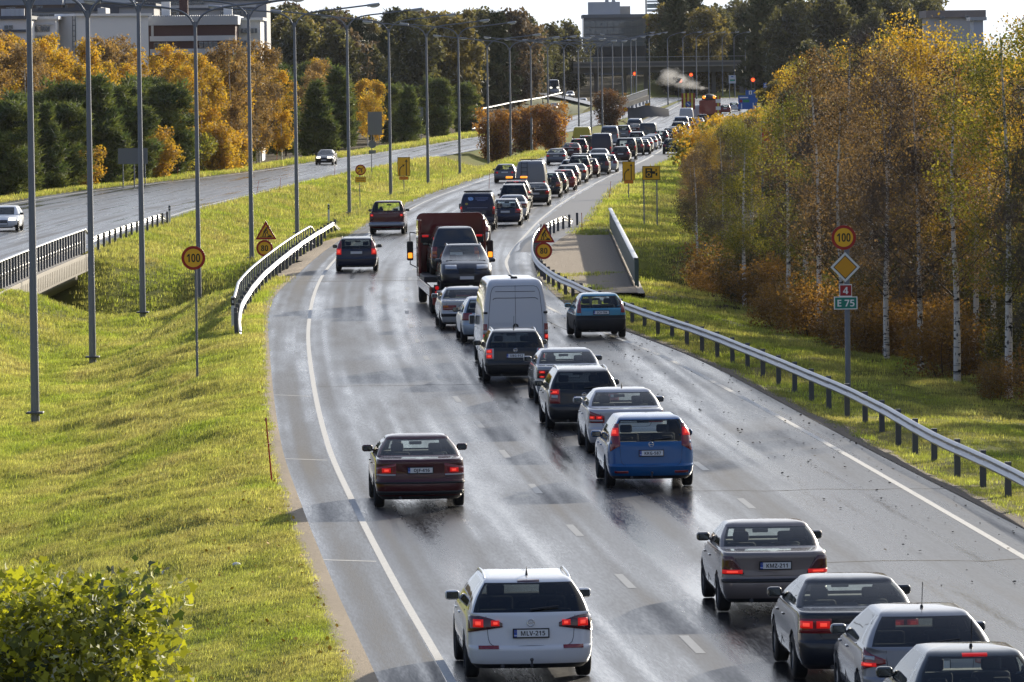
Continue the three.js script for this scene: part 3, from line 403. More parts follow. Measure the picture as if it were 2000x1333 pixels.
const COL = { white: [0.72, 0.73, 0.74, 0], silver: [0.42, 0.42, 0.43, 0.55], lightgrey: [0.5, 0.5, 0.5, 0.2], grey: [0.16, 0.16, 0.165, 0.5], dark: [0.008, 0.009, 0.011, 0], black: [0.005, 0.005, 0.006, 0], navy: [0.006, 0.011, 0.035, 0], blue: [0.006, 0.1, 0.28, 0.2], wine: [0.09, 0.007, 0.008, 0.2], red: [0.3, 0.015, 0.012, 0.2], maroon: [0.05, 0.005, 0.007, 0], teal: [0.06, 0.28, 0.42, 0.3], bronze: [0.2, 0.17, 0.155, 0.55], yellow: [0.5, 0.4, 0.02, 0.05], green: [0.02, 0.05, 0.03, 0.3], beige: [0.35, 0.3, 0.24, 0.4] };
const pwl = (k, x) => { if (x <= k[0][0]) return k[0][1]; for (let i = 1; i < k.length; i++) if (x <= k[i][0]) return lerp(k[i - 1][1], k[i][1], (x - k[i - 1][0]) / (k[i][0] - k[i - 1][0])); return k[k.length - 1][1]; };
const tyreGeo = (() => { const p = [[0.62, -0.5], [0.86, -0.5], [0.97, -0.42], [1, -0.28], [1, 0.28], [0.97, 0.42], [0.86, 0.5], [0.62, 0.5]].map(q => new THREE.Vector2(q[0], q[1])); return new THREE.LatheGeometry(p, 26).rotateZ(Math.PI / 2); })();
const rimGeo = (() => { const gs = [new THREE.LatheGeometry([[0.6, -0.46], [0.66, -0.44], [0.64, 0.0], [0.64, 0.44], [0.6, 0.46]].map(q => new THREE.Vector2(...q)), 22).rotateZ(Math.PI / 2), new THREE.CylinderGeometry(0.6, 0.6, 0.06, 20).rotateZ(Math.PI / 2)];
  for (const s of [-1, 1]) { gs.push(new THREE.CylinderGeometry(0.13, 0.13, 0.12, 10).rotateZ(Math.PI / 2).translate(s * 0.36, 0, 0)); for (let k = 0; k < 5; k++) gs.push(new THREE.BoxGeometry(0.1, 0.56, 0.17).translate(s * 0.36, 0.34, 0).rotateX(k * Math.PI * 0.4)); } return mergeGeometries(gs.map(plain)); })();

function profile(kind, p) { // rows [y, r, w] from sill to roof (r = distance from the rear end, w = share of half width), index of the first glass row, top glass row
  const { H, belt } = p, d = p.deck || belt + 0.08, rk = p.rake ?? 0.36, low = p.low ?? 0.2;
  const lower = [[low, 0.12, 0.86], [low + 0.07, 0.05, 0.94], [0.36, 0.015, 0.975], [0.46, 0, 0.99], [p.bump ?? 0.58, 0, 1], [(p.bump ?? 0.58) + 0.02, 0.03, 1], [(p.bump ?? 0.58) + 0.05, 0.05, 1]];
  const tw = p.roofW ?? 0.7;
  const roof = r0 => { const RL = Math.max(0.6, p.L - p.hood - p.ws - r0), q = t => r0 + t * RL; return [[H - 0.095, r0, tw], [H - 0.075, q(0.02), tw - 0.012], [H - 0.052, q(0.05), tw - 0.035], [H - 0.033, q(0.095), tw - 0.08], [H - 0.018, q(0.17), tw - 0.16], [H - 0.006, q(0.31), tw - 0.34], [H, q(0.46), 0.04]]; };
  const house = (r0, y0, w0) => [0, 0.06, 0.3, 0.55, 0.8, 0.94].map(t => [lerp(y0, H - 0.095, t), lerp(r0, r0 + rk, t) - 0.03 * Math.sin(t * Math.PI), lerp(w0, tw, t) + 0.03 * Math.sin(t * Math.PI)]);
  let rows, gb;
  if (kind === 'sedan') { rows = [...lower, [0.75, 0.06, 0.995], [d - 0.1, 0.05, 0.985], [d - 0.03, 0.045, 0.975], [d, 0.075, 0.965], [d + 0.015, 0.13, 0.955], [d + 0.025, p.bootLen - 0.04, 0.94]]; gb = rows.length; rows.push(...house(p.bootLen, d + 0.03, 0.93), ...roof(p.bootLen + rk)); }
  else if (kind === 'van') { rows = [...lower, [0.8, 0.05, 1], [belt - 0.03, 0.055, 0.995]]; gb = rows.length; rows.push(...[0, 0.06, 0.3, 0.55, 0.8, 0.94].map(t => [lerp(belt, H - 0.2, t), lerp(0.06, 0.06 + rk, t * t), lerp(0.99, tw, t * t)]), [H - 0.2, 0.06 + rk, tw], [H - 0.13, 0.1 + rk, tw - 0.03], [H - 0.07, 0.16 + rk, tw - 0.07], [H - 0.03, 0.26 + rk, tw - 0.14], [H - 0.01, 0.45 + rk, tw - 0.3], [H, 0.7 + rk, 0.05]); }
  else if (kind === 'pickup') { rows = [...lower, [0.8, 0.04, 1], [d - 0.05, 0.04, 1], [d, 0.06, 0.99], [d + 0.005, 0.1, 0.93], [d - 0.42, 0.11, 0.92], [d - 0.42, p.bootLen - 0.05, 0.92], [d + 0.0, p.bootLen - 0.04, 0.93]]; gb = rows.length; rows.push(...house(p.bootLen, d + 0.02, 0.94), ...roof(p.bootLen + rk)); }
  else { rows = [...lower, [0.74, 0.06, 1], [belt - 0.08, 0.075, 0.985], [belt - 0.03, 0.085, 0.97]]; gb = rows.length; rows.push(...house(0.1, belt, 0.955), ...roof(0.1 + rk)); }
  return { rows, gb, gt: gb + 6 };
}
function buildCar(o, spec) { // o = Group whose origin is on the ground below the rear axle; local -z is the way it drives
  const s = { kind: 'hatch', L: 4.3, W: 1.76, H: 1.46, wb: 2.6, ro: 0.85, belt: 0.93, cr: 0.2, wr: 0.31, lod: 1, color: COL.silver, bootLen: 0.75, hood: 1.2, ws: 0.8, ...spec };
  const { rows, gb, gt } = profile(s.kind, s); rows.forEach((r, i) => { r.up = i >= gb; }); const L = s.L, hw = s.W / 2, H = s.H, near = s.lod === 0;
  const k = H / 1.46, van = s.kind === 'van', RL = Math.max(0.6, L - s.hood - s.ws - rows[gt][1]);
  const fy = van ? [[0, 0.14], [0.25, 0.05], [0.45, 0], [0.65, 0.02], [0.85, 0.15], [1.05, 0.55], [1.2, s.hood * 0.85], [1.3, s.hood], [H - 0.2, s.hood + s.ws], [H - 0.06, s.hood + s.ws + 0.2], [H, s.hood + s.ws + 0.7]]
    : [[0, 0.16], [0.2, 0.08], [0.4, 0], [0.6, 0.02], [0.7 * k, 0.1], [0.8 * k, 0.36], [0.9 * k, s.hood * 0.72], [(rows[gb][0]), s.hood], [H - 0.095, s.hood + s.ws], [H - 0.052, s.hood + s.ws + 0.06 * RL], [H - 0.018, s.hood + s.ws + 0.22 * RL], [H - 0.006, s.hood + s.ws + 0.35 * RL], [H, s.hood + s.ws + 0.47 * RL]];
  const front = y => L - pwl(fy, y), cRear = y => y >= rows[gb][0] - 0.001 && !van ? lerp(Math.min(s.cr, 0.15), 0.08, sstep(rows[gb][0], H, y)) : s.cr, cFront = y => 0.42 * (y > rows[gb][0] ? lerp(0.7, 0.35, sstep(rows[gb][0], H, y)) : 1);
  const bow = s.bow ?? 0.05;
  // perimeter of a slice: tagged columns
  const nr = near ? 6 : 3, nc = near ? 5 : 3, nf = near ? 5 : 3, side = [];
  const wheels = [s.ro, s.ro + s.wb], R = s.wr + 0.055;
  { const c = new Set(); for (const w of wheels) for (let i = -4; i <= 4; i++) c.add(+(w + R * Math.sin(i / 4 * Math.PI / 2) * 0.999).toFixed(3)); for (const w of wheels) { c.add(+(w - R - 0.02).toFixed(3)); c.add(+(w + R + 0.02).toFixed(3)); }
    for (const q of [0.3, 0.5, 0.7]) c.add(+(s.ro + R + (s.wb - 2 * R) * q).toFixed(3)); side.push(...[...c].sort((a, b) => a - b)); }
  const cols = []; for (let i = 0; i <= nr; i++) cols.push(['r', i / nr]); for (let i = 1; i <= nc; i++) cols.push(['rc', i / nc]); for (const l of side) cols.push(['s', l]); for (let i = 0; i < nc; i++) cols.push(['fc', i / nc]); for (let i = 0; i <= nf; i++) cols.push(['f', i / nf]);
  const base = rows[gb], b0 = base[1] + cRear(base[0]), b1 = front(base[0]) - cFront(base[0]);
  const taper = (l) => 1 - 0.035 * Math.abs((l - L / 2) / (L / 2)) ** 4;
  function pt(row, col) {
    const [y, r, wf] = row, w = hw * wf, c = Math.min(cRear(y), w * 0.9), f = front(y), cf = Math.min(cFront(y), w * 0.9, Math.max(0.02, (f - r) / 2 - c));
    const [t, v] = col; let x, l;
    if (t === 'r') { x = (w - c) * v; l = r + bow * v * v; }
    else if (t === 'rc') { const a = v * Math.PI / 2; x = w - c + c * Math.sin(a); l = r + bow + c - c * Math.cos(a); }
    else if (t === 's') { const lo = r + bow + c, hi = f - cf - 0.04; x = w; l = row.up ? lerp(lo, hi, clamp((v - b0) / (b1 - b0))) : clamp(v, Math.min(lo, hi), Math.max(lo, hi)); }
    else if (t === 'fc') { const a = v * Math.PI / 2; x = w - cf + cf * Math.cos(a); l = f - 0.04 - cf + cf * Math.sin(a); }
    else { x = (w - cf) * (1 - v); l = f - 0.04 + 0.04 * (1 - (1 - v) ** 2); }
    let yy = y;
    if (t === 's' || t === 'rc' || t === 'fc') for (const wl of wheels) { const q = R * R - (l - wl) ** 2; if (q > 0) { const a = s.wr + Math.sqrt(q); if (yy < a) yy = a; } }
    if (t === 's' && y < 0.5) yy = Math.max(yy, 0.2 + (s.low ?? 0.2) * 0.1);
    return [x * taper(l), yy, l];
  }
  const nC = cols.length, P = rows.map(r => cols.map(c => pt(r, c)));
  const zOf = l => s.ro - l; // rear axle at z = 0, drives towards -z
  // full smooth normals on the mirrored half
  const pos = []; for (const r of P) for (const q of r) pos.push(q[0], q[1], zOf(q[2]));
  const nrm = new Float32Array(pos.length), tri = (a, b, c) => { const A = a * 3, B = b * 3, D = c * 3, ux = pos[B] - pos[A], uy = pos[B + 1] - pos[A + 1], uz = pos[B + 2] - pos[A + 2], vx = pos[D] - pos[A], vy = pos[D + 1] - pos[A + 1], vz = pos[D + 2] - pos[A + 2], n = [uy * vz - uz * vy, uz * vx - ux * vz, ux * vy - uy * vx]; for (const q of [A, B, D]) for (let i = 0; i < 3; i++) nrm[q + i] += n[i]; };
  for (let j = 0; j < rows.length - 1; j++) for (let i = 0; i < nC - 1; i++) { const a = j * nC + i; tri(a, a + 1, a + nC + 1); tri(a, a + nC + 1, a + nC); }
  for (let j = 0; j < rows.length; j++) { for (const i of [0, nC - 1]) nrm[(j * nC + i) * 3] = 0; }
  for (let i = 0; i < nrm.length; i += 3) { const l = Math.hypot(nrm[i], nrm[i + 1], nrm[i + 2]) || 1; nrm[i] /= l; nrm[i + 1] /= l; nrm[i + 2] /= l; }
  let sgn = 1; { const q = (Math.floor(rows.length / 3) * nC + Math.floor(nC / 2)) * 3; if (nrm[q] < 0) sgn = -1; }
  for (let i = 0; i < nrm.length; i++) nrm[i] *= sgn;
  // sort cells into body, lower trim and windows
  const tOf = i => { const c = cols[i]; return c[0] === 's' ? (c[1] - b0) / (b1 - b0) : c[0][0] === 'r' ? -1 : 2; };
  const cells = { body: [], trim: [], rear: [], front: [], s0: [], s1: [], s2: [] }, sw = s.side || (van ? [[0.78, 0.98]] : [[0.03, 0.2], [0.24, 0.58], [0.62, 0.97]]);
  for (let j = 0; j < rows.length - 1; j++) for (let i = 0; i < nC - 1; i++) {
    const t = cols[i][0], t2 = cols[i + 1][0], mid = (tOf(i) + tOf(i + 1)) / 2, glassRow = j > gb && j < gt - 0;
    let k2 = 'body';
    if (glassRow) {
      if (t === 'r' && t2 === 'r' && s.rearGlass !== false) k2 = 'rear';
      else if (t2 === 'rc' && s.rearGlass !== false && cols[i + 1][1] <= (s.wrap ?? 0.45)) k2 = 'rear';
      else if (t === 'f' && t2 === 'f') k2 = 'front';
      else if (t === 's' && t2 === 's' && j < gt) sw.forEach(([a, b], n) => { if (mid > a && mid < b) k2 = 's' + n; });
    }
    if (s.trimRows && j < s.trimRows) k2 = 'trim';
    if (j < 1) k2 = 'trim';
    cells[k2].push([j, i]);
  }
  function geoOf(list, inset = 0, mirrorBoth = true, sideOnly = 0) {
    const p = [], n = [], ix = []; let c = 0;
    for (const m of mirrorBoth ? [1, -1] : [sideOnly]) { const map = new Map();
      const v = (j, i) => { const q = j * nC + i; if (!map.has(q)) { map.set(q, c++); const a = q * 3; p.push(m * (inset ? pos[a] * 0.965 : pos[a]), pos[a + 1] - (inset && pos[a + 1] > s.belt ? inset : 0), inset ? lerp(pos[a + 2], zOf(L / 2), 0.018) : pos[a + 2]); n.push(m * nrm[a], nrm[a + 1], nrm[a + 2]); } return map.get(q); };
      for (const [j, i] of list) { const a = v(j, i), b = v(j, i + 1), d = v(j + 1, i + 1), e = v(j + 1, i); if (sgn * m > 0) ix.push(a, b, d, a, d, e); else ix.push(a, d, b, a, e, d); } }
    const g = new THREE.BufferGeometry(); g.setAttribute('position', new THREE.Float32BufferAttribute(p, 3)); g.setAttribute('normal', new THREE.Float32BufferAttribute(n, 3)); g.setIndex(ix); return g;
  }
  const paintM = paint(s.color[0], s.color[1], s.color[2], s.color[3], near ? 0.06 : 0.2), glass = s.glass === 'dark' ? M.glassDark : s.glass === 'solid' ? M.glassSolid : M.glass;
  part('body', geoOf(cells.body), paintM, o);
  if (cells.trim.length) part('lower_trim', geoOf(cells.trim), M.trim, o);
  if (cells.rear.length) part('rear_window', geoOf(cells.rear), glass, o);
  if (cells.front.length) part('windscreen', geoOf(cells.front), s.frontGlass === 'dark' ? M.glassDark : M.glass, o);
  for (const k2 of ['s0', 's1', 's2']) if (cells[k2].length) for (const m of [1, -1]) part('side_window', geoOf(cells[k2], 0, false, m), glass, o);
  const open = s.glass !== 'solid';
  if (open) part('cabin_lining', geoOf(cells.body.filter(([j]) => rows[j][0] > 0.45), 0.03), M.lining, o);
  // dark underside, wheel wells
  part('underbody', [box(s.W * 0.74, 0.2, L - 0.5, 0, 0.34, zOf(L / 2)), box(s.W * 0.9, 0.12, s.wb - 2 * R - 0.1, 0, 0.33, -s.wb / 2)], M.black, o);
  if (open) {
    const ip = []; const sy = 0.5, sx = s.W * 0.21, zf = zOf(s.ro + s.wb * 0.52), zb = zOf(s.ro + s.wb * 0.18), hr = Math.min(H - 0.28, s.belt + 0.22);
    const dash = part('dashboard', rbox(s.W * 0.8, 0.25, 0.35, 0.06, 0, s.belt - 0.06, zOf(front(base[0]) - 0.35)), M.seat, o);
    for (const q of [-1, 1]) { const st = part('seat', [rbox(s.W * 0.29, 0.12, 0.5, 0.04, q * sx, sy, zf), rbox(s.W * 0.28, hr - sy - 0.12, 0.13, 0.05, q * sx, (hr - 0.12 + sy) / 2, zf + 0.27)], M.seat, o); part('headrest', rbox(0.26, 0.17, 0.1, 0.045, q * sx, hr - 0.02, zf + 0.3), M.seat, st); }
    if (!van) { const bench = part('rear_bench', rbox(s.W * 0.74, s.belt - 0.5, 0.16, 0.05, 0, (s.belt + 0.5) / 2 - 0.03, zb + 0.1), M.seat, o); for (const q of [-1, 0, 1]) part('headrest', rbox(0.24, 0.1, 0.09, 0.04, q * sx * 1.1, s.belt + 0.04, zb + 0.12), M.seat, bench); }
    if (s.kind === 'sedan') part('parcel_shelf', box(s.W * 0.76, 0.02, 0.5, 0, base[0] - 0.04, zOf(s.bootLen + 0.42)), M.seat, o);
    if (s.driver) part('occupant_head', new THREE.SphereGeometry(0.115, 12, 10).scale(0.9, 1.2, 1).translate(-sx, hr + 0.04, zf + 0.12), mat(0.06, 0.045, 0.035, 0.9), o);
    part('rear_view_mirror', rbox(0.26, 0.07, 0.03, 0.015, 0.02, H - 0.25, zOf(front(H - 0.3) - 0.25)), M.black, o);
  }
  // wheels
  for (const wl of wheels) for (const m of [1, -1]) {
    const w = new THREE.Group(); w.name = 'wheel'; w.position.set(m * (hw * taper(wl) - 0.105), s.wr, zOf(wl)); o.add(w);
    const t = part('tyre', tyreGeo, M.tyre, w); t.scale.set(s.tw || 0.21, s.wr, s.wr); const r = part('rim', rimGeo, s.rim === 'dark' ? M.rimDark : M.rim, w); r.scale.set(s.tw || 0.21, s.wr, s.wr);
  }
  // mirrors
  const mz = zOf(front(base[0]) - s.ws * 0.5 - 0.14), my = base[0] + 0.06;
  for (const m of [1, -1]) { const g = rbox(van ? 0.18 : 0.22, van ? 0.3 : 0.145, 0.13, 0.055, m * (hw * (van ? 0.96 : 0.93) + 0.12), my, mz); const h = part('door_mirror', [g, bar([m * hw * 0.86, my - 0.05, mz], [m * (hw * 0.93 + 0.08), my - 0.03, mz], 0.025)], s.mirrorPaint === false ? M.trim : near || s.mirrorPaint ? paintM : M.trim, o); part('mirror_glass', rbox(van ? 0.14 : 0.175, van ? 0.24 : 0.1, 0.01, 0.004, m * (hw * (van ? 0.96 : 0.93) + 0.12), my, mz + 0.066), M.mirror, h); }
  // points on the skin, by height and arc length from the middle of the tail or nose
  function skin(end, sgx, arc, y) {
    const m = sgx, a = Math.abs(arc), mm = arc < 0 ? -m : m; let row;
    if (end === 'rear') { let j = 0; while (j < rows.length - 2 && rows[j + 1][0] < y) j++; const A = rows[j], B = rows[j + 1], t = clamp((y - A[0]) / Math.max(1e-4, B[0] - A[0])); row = [y, lerp(A[1], B[1], t), lerp(A[2], B[2], t)]; }
    else { let j = 0; while (j < rows.length - 2 && rows[j + 1][0] < y) j++; const A = rows[j], B = rows[j + 1], t = clamp((y - A[0]) / Math.max(1e-4, B[0] - A[0])); row = [y, 0, lerp(A[2], B[2], t)]; }
    const w = hw * row[2]; let x, l;
    if (end === 'rear') { const c = Math.min(cRear(y), w * 0.9), flat = w - c; if (a < flat) { x = a; l = row[1] + bow * (a / flat) ** 2; } else if (a < flat + c * Math.PI / 2) { const q = (a - flat) / c; x = flat + c * Math.sin(q); l = row[1] + bow + c - c * Math.cos(q); } else { x = w; l = row[1] + bow + c + a - flat - c * Math.PI / 2; } }
    else { const f = front(y), c = Math.min(cFront(y), w * 0.9), flat = w - c; if (a < flat) { x = a; l = f - 0.04 * (a / flat) ** 2; } else if (a < flat + c * Math.PI / 2) { const q = (a - flat) / c; x = flat + c * Math.sin(q); l = f - 0.04 - c + c * Math.cos(q); } else { x = w; l = f - 0.04 - c - (a - flat - c * Math.PI / 2); } }
    return new THREE.Vector3(mm * x * taper(l), y, zOf(l));
  }
  function skinOut(end, m, arc, y, off) { const e = 0.012, p = skin(end, m, arc, y), u = skin(end, m, arc + e, y).sub(skin(end, m, arc - e, y)), v = skin(end, m, arc, y + e).sub(skin(end, m, arc, y - e)), n = u.cross(v).normalize(); if ((end === 'rear') !== (n.z > 0) && Math.abs(n.z) > 0.02) n.negate(); else if (Math.abs(n.z) <= 0.02 && n.x * p.x < 0) n.negate(); return p.addScaledVector(n, off); }
  // a raised patch with a rim: corners given as [arc, y] quad or functions
  function patch(name, mt, parent, end, m, a0, a1, y0, y1, off = 0.012, nu = 6, nv = 4) {
    const f0 = typeof y0 === 'function' ? y0 : () => y0, f1 = typeof y1 === 'function' ? y1 : () => y1;
    const g = grid(nu + 2, nv + 2, (i, j) => { const u = clamp((i - 1) / nu), v = clamp((j - 1) / nv), edge = i === 0 || j === 0 || i === nu + 2 || j === nv + 2, a = lerp(a0, a1, u), y = lerp(f0(u), f1(u), v), q = skinOut(end, m, a, y, edge ? -0.015 : off); return [q.x, q.y, q.z]; });
    return part(name, g, mt, parent);
  }
  const seamLine = (name, pts, end = 'rear', r = 0.004) => part(name, tube(pts.map(([a, y]) => skinOut(end, 1, a, y, 0.001)), r, 4, pts.length * 4), M.seam, o);
  return { o, s, skin, skinOut, patch, seamLine, zOf, rows, gb, hw, front, paintM, near, base };
}
// number plates
const plateTex = new Map();
function plateMat(text) { if (!plateTex.has(text)) plateTex.set(text, new THREE.MeshStandardMaterial({ roughness: 0.4, map: canvasTex(256, 56, (c, w, h) => { c.fillStyle = '#dfe0de'; c.fillRect(0, 0, w, h); c.fillStyle = '#1c48a8'; c.fillRect(0, 0, 24, h); c.fillStyle = '#f2d21b'; for (let k = 0; k < 9; k++) c.fillRect(11 + 6 * Math.cos(k * 0.7), 15 + 6 * Math.sin(k * 0.7), 2, 2); c.fillStyle = '#fff'; c.font = 'bold 13px sans-serif'; c.textAlign = 'center'; c.fillText('FIN', 12, 48); c.fillStyle = '#0b0b0c'; c.font = 'bold 47px sans-serif'; c.save(); c.translate(141, 45); c.scale(0.98, 1); c.fillText(text, 0, 0, 222); c.restore(); c.strokeStyle = '#222'; c.lineWidth = 2; c.strokeRect(1, 1, w - 2, h - 2); }) })); return plateTex.get(text); }
const blankPlate = mat(0.6, 0.6, 0.59, 0.45);
function plate(car, y, text, end = 'rear', w = 0.5, h = 0.112) {
  const a = car.skinOut(end, 1, 0, y, 0.02), u = car.skinOut(end, 1, 0, y + 0.05, 0.02), tilt = Math.atan2(u.z - a.z, u.y - a.y), g = new THREE.Group(); g.name = 'number_plate'; g.position.copy(a); g.rotation.set(tilt, end === 'rear' ? 0 : Math.PI, 0); car.o.add(g);
  part('plate_holder', rbox(w + 0.03, h + 0.03, 0.016, 0.006), M.trim, g); const f = part('plate_face', new THREE.PlaneGeometry(w, h).translate(0, 0, 0.012), text ? plateMat(text) : blankPlate, g); return g;
}
function dressCar(car, q = {}) { // lamps, plate, seams and trim common to every car
  const { s, patch, seamLine, o, hw, rows, gb } = car, gy = rows[gb][0], van = s.kind === 'van', sedan = s.kind === 'sedan', pick = s.kind === 'pickup';
  const H = s.H, end = s.flip ? 'front' : 'rear';
  const cl = hw - s.cr; // half width of the flat tail
  const L = { a0: cl - 0.12, a1: cl + s.cr * 1.35, y0: 0.72, y1: sedan ? gy - 0.08 : gy + 0.02, ...(q.lamp || {}) };
  for (const m of [1, -1]) {
    const lamp = patch('tail_lamp', q.lampMat || M.lensRed, o, 'rear', m, L.a0, L.a1, L.f0 || L.y0, L.f1 || L.y1, 0.014);
    if (q.lit) for (const [u0, u1, v0, v1] of q.lit) patch('lit_lens', M.lit, lamp, 'rear', m, lerp(L.a0, L.a1, u0), lerp(L.a0, L.a1, u1), lerp(L.y0, L.y1, v0), lerp(L.y0, L.y1, v1), 0.02, 4, 3), car.near && patch('lit_core', M.litCore, lamp, 'rear', m, lerp(L.a0, L.a1, lerp(u0, u1, 0.22)), lerp(L.a0, L.a1, lerp(u0, u1, 0.72)), lerp(L.y0, L.y1, lerp(v0, v1, 0.25)), lerp(L.y0, L.y1, lerp(v0, v1, 0.75)), 0.026, 4, 3);
    if (q.clear) { const [u0, u1, v0, v1] = q.clear; patch('clear_lens', M.lensClear, lamp, 'rear', m, lerp(L.a0, L.a1, u0), lerp(L.a0, L.a1, u1), lerp(L.y0, L.y1, v0), lerp(L.y0, L.y1, v1), 0.019, 4, 3); }
    if (q.amber) { const [u0, u1, v0, v1] = q.amber; patch('amber_lens', M.lensAmber, lamp, 'rear', m, lerp(L.a0, L.a1, u0), lerp(L.a0, L.a1, u1), lerp(L.y0, L.y1, v0), lerp(L.y0, L.y1, v1), 0.019, 4, 3); }
    const hy = 0.64 * H / 1.46; patch('headlamp', q.beam ? M.beam : M.lensClear, o, 'front', m, hw - 0.55, hw - 0.12, hy, hy + (van ? 0.24 : 0.15), 0.012, 5, 3);
  }
  patch('front_grille', M.trim, o, 'front', 1, -hw + 0.62, hw - 0.62, 0.5 * H / 1.46, 0.66 * H / 1.46, 0.008, 8, 2);
  if (q.plate !== false) plate(car, q.plateY ?? (sedan ? gy - 0.25 : van ? 0.8 : 0.78), q.plate || '');
  plate(car, 0.44, '', 'front');
  if (q.stop) patch('high_brake_lamp', q.stop === 'lit' ? M.lit : M.lensDark, o, 'rear', 1, -0.16, 0.16, q.stopY ?? H - 0.09, (q.stopY ?? H - 0.09) + 0.025, 0.012, 4, 1);
  if (car.near || q.seams) {
    if (sedan) { seamLine('boot_seam', [[-cl * 0.93, gy - 0.03], [-cl * 0.95, gy - 0.12], [-cl * 0.86, 0.66], [-cl * 0.8, 0.64], [0, 0.64], [cl * 0.8, 0.64], [cl * 0.86, 0.66], [cl * 0.95, gy - 0.12], [cl * 0.93, gy - 0.03]]); }
    else if (!pick && !van) { const yb = q.gateY ?? 0.64, yg = gy - 0.02; seamLine('tailgate_seam', [[-cl * 1.0, yg], [-cl * 0.98, 0.8], [-cl * 0.93, yb + 0.04], [-cl * 0.86, yb], [0, yb - 0.01], [cl * 0.86, yb], [cl * 0.93, yb + 0.04], [cl * 0.98, 0.8], [cl * 1.0, yg]]); }
    for (const m of [1, -1]) { // doors
      const xs = [s.ro + 0.34, s.ro + s.wb * 0.55, s.ro + s.wb - 0.33];
      for (const l of xs) part('door_seam', bar([m * (hw * 0.999 + 0.001), 0.38, car.zOf(l)], [m * (hw * 0.965), s.belt - 0.01, car.zOf(l)], 0.005, 4), M.seam, o);
      for (const l of xs.slice(1)) part('door_handle', rbox(0.03, 0.03, 0.17, 0.012, m * (hw * 0.985 + 0.012), s.belt - 0.13, car.zOf(l - 0.16)), car.paintM, o);
    }
  }
  if (q.wiper) { const a = car.skinOut('rear', 1, 0, gy + 0.05, 0.03), b = car.skinOut('rear', 1, 0.42, gy + 0.09, 0.03); part('rear_wiper', bar(a.toArray(), b.toArray(), 0.012, 5), M.black, o); }
  if (q.rails) for (const m of [1, -1]) { const x = m * hw * (rows[gb + 7][2] - 0.03), y = H - 0.02, z0 = car.zOf(rows[gb + 7][1] + 0.12), z1 = car.zOf(car.front(H - 0.1) - 0.1); part('roof_rail', tube([[x, y - 0.07, z0 - 0.1], [x, y - 0.01, z0 - 0.3], [x * 0.985, y + 0.02, lerp(z0, z1, 0.5)], [x, y - 0.01, z1 + 0.2], [x, y - 0.07, z1]], 0.017, 6, 18), q.rails === 'chrome' ? M.chrome : q.rails === 'paint' ? car.paintM : M.trim, o); }
  if (q.aerial) { const z = car.zOf(rows[gb + 7][1] + 0.35); if (q.aerial === 'fin') part('aerial', new THREE.ConeGeometry(0.03, 0.13, 8).scale(0.7, 1, 2).translate(0, H + 0.05, z), M.black, o); else part('aerial', [bar([0, H - 0.01, z], [0, H + 0.35, z + 0.12], 0.006, 5), cyl(0.025, 0.018, 0.04, 8, 0, H - 0.01, z)], M.black, o); }
  if (q.badge) { const p = car.skinOut('rear', 1, 0, q.badge, 0.012); part('badge', new THREE.TorusGeometry(0.05, 0.009, 6, 18).translate(p.x, p.y, p.z), M.chrome, o); part('badge_bar', box(0.09, 0.012, 0.008, p.x, p.y, p.z), M.chrome, o); }
  if (q.strip) { for (const [y, h] of q.strip) patch('bumper_strip', M.trim, o, 'rear', 1, -cl - s.cr * 1.5, cl + s.cr * 1.5, y, y + h, 0.012, 26, 2); }
  if (q.reflect) for (const m of [1, -1]) patch('bumper_reflector', M.lensRed, o, 'rear', m, cl - 0.18, cl + 0.12, q.reflect, q.reflect + 0.045, 0.012, 4, 1);
  if (q.tow) { part('tow_bar', [bar([0, 0.26, s.ro - 0.2], [0, 0.25, s.ro + 0.08], 0.02), bar([0, 0.25, s.ro + 0.08], [0, 0.33, s.ro + 0.08], 0.016), new THREE.SphereGeometry(0.027, 10, 8).translate(0, 0.34, s.ro + 0.08)], M.rimDark, o); }
  part('exhaust', cyl(0.03, 0.03, 0.16, 10).rotateX(Math.PI / 2).translate(q.exhaustX ?? -hw * 0.45, 0.24, s.ro - 0.18), M.rimDark, o);
}
const laneTurn = (x, d) => { // heading of the road at a place
  const main = x > (edgeL(d) + oppN(d)) / 2, a = main ? lineL : farNear, b = main ? lineR : farFar, t = clamp((x - a(d)) / (b(d) - a(d))), at = q => lerp(a(q), b(q), t); return -Math.atan((at(d + 2) - at(d - 2)) / 4); };
function putCar(name, label, category, px, py, spec, q, group, facing) {
  const p = foot(px, py, groundY), turn = laneTurn(p.x, p.d) + (spec.yaw || 0), o = thing(name, label, category, [p.x, p.y + 0.004, -p.d], turn + (facing === 'oncoming' ? Math.PI : 0), group);
  if (facing === 'oncoming') { const w = spec.wb || 2.6; o.position.x -= Math.sin(o.rotation.y) * -w; o.position.z -= Math.cos(o.rotation.y) * -w; }
  const car = buildCar(o, spec); dressCar(car, q); return car;
}
// ---------------------------------------------------------------- the near vehicles, one by one
const queue = 'cars queueing along the wet main road';
{ const c = putCar('estate_car', 'white estate car with silver roof rails and plate reading MLV-215', 'car', 1030, 1322, { kind: 'hatch', L: 4.7, W: 1.84, H: 1.5, wb: 2.68, ro: 1.0, belt: 0.98, color: COL.white, lod: 0, rake: 0.42, wr: 0.33, wrap: 0.6, cr: 0.26, glass: 'dark', roofW: 0.71, driver: true, bump: 0.5 }, { lamp: { a0: 0.42, a1: 0.98, y0: 0.74, y1: 0.94, f0: u => lerp(0.8, 0.72, u), f1: u => lerp(0.86, 0.96, Math.sin(u * 2.2)) }, lampMat: M.lensDark, lit: [[0.08, 0.3, 0.38, 0.78], [0.5, 0.78, 0.3, 0.85]], plate: 'MLV-215', plateY: 0.71, badge: 0.86, rails: 'chrome', aerial: 'fin', stop: true, reflect: 0.49, tow: true, wiper: true, gateY: 0.54 }, queue); }
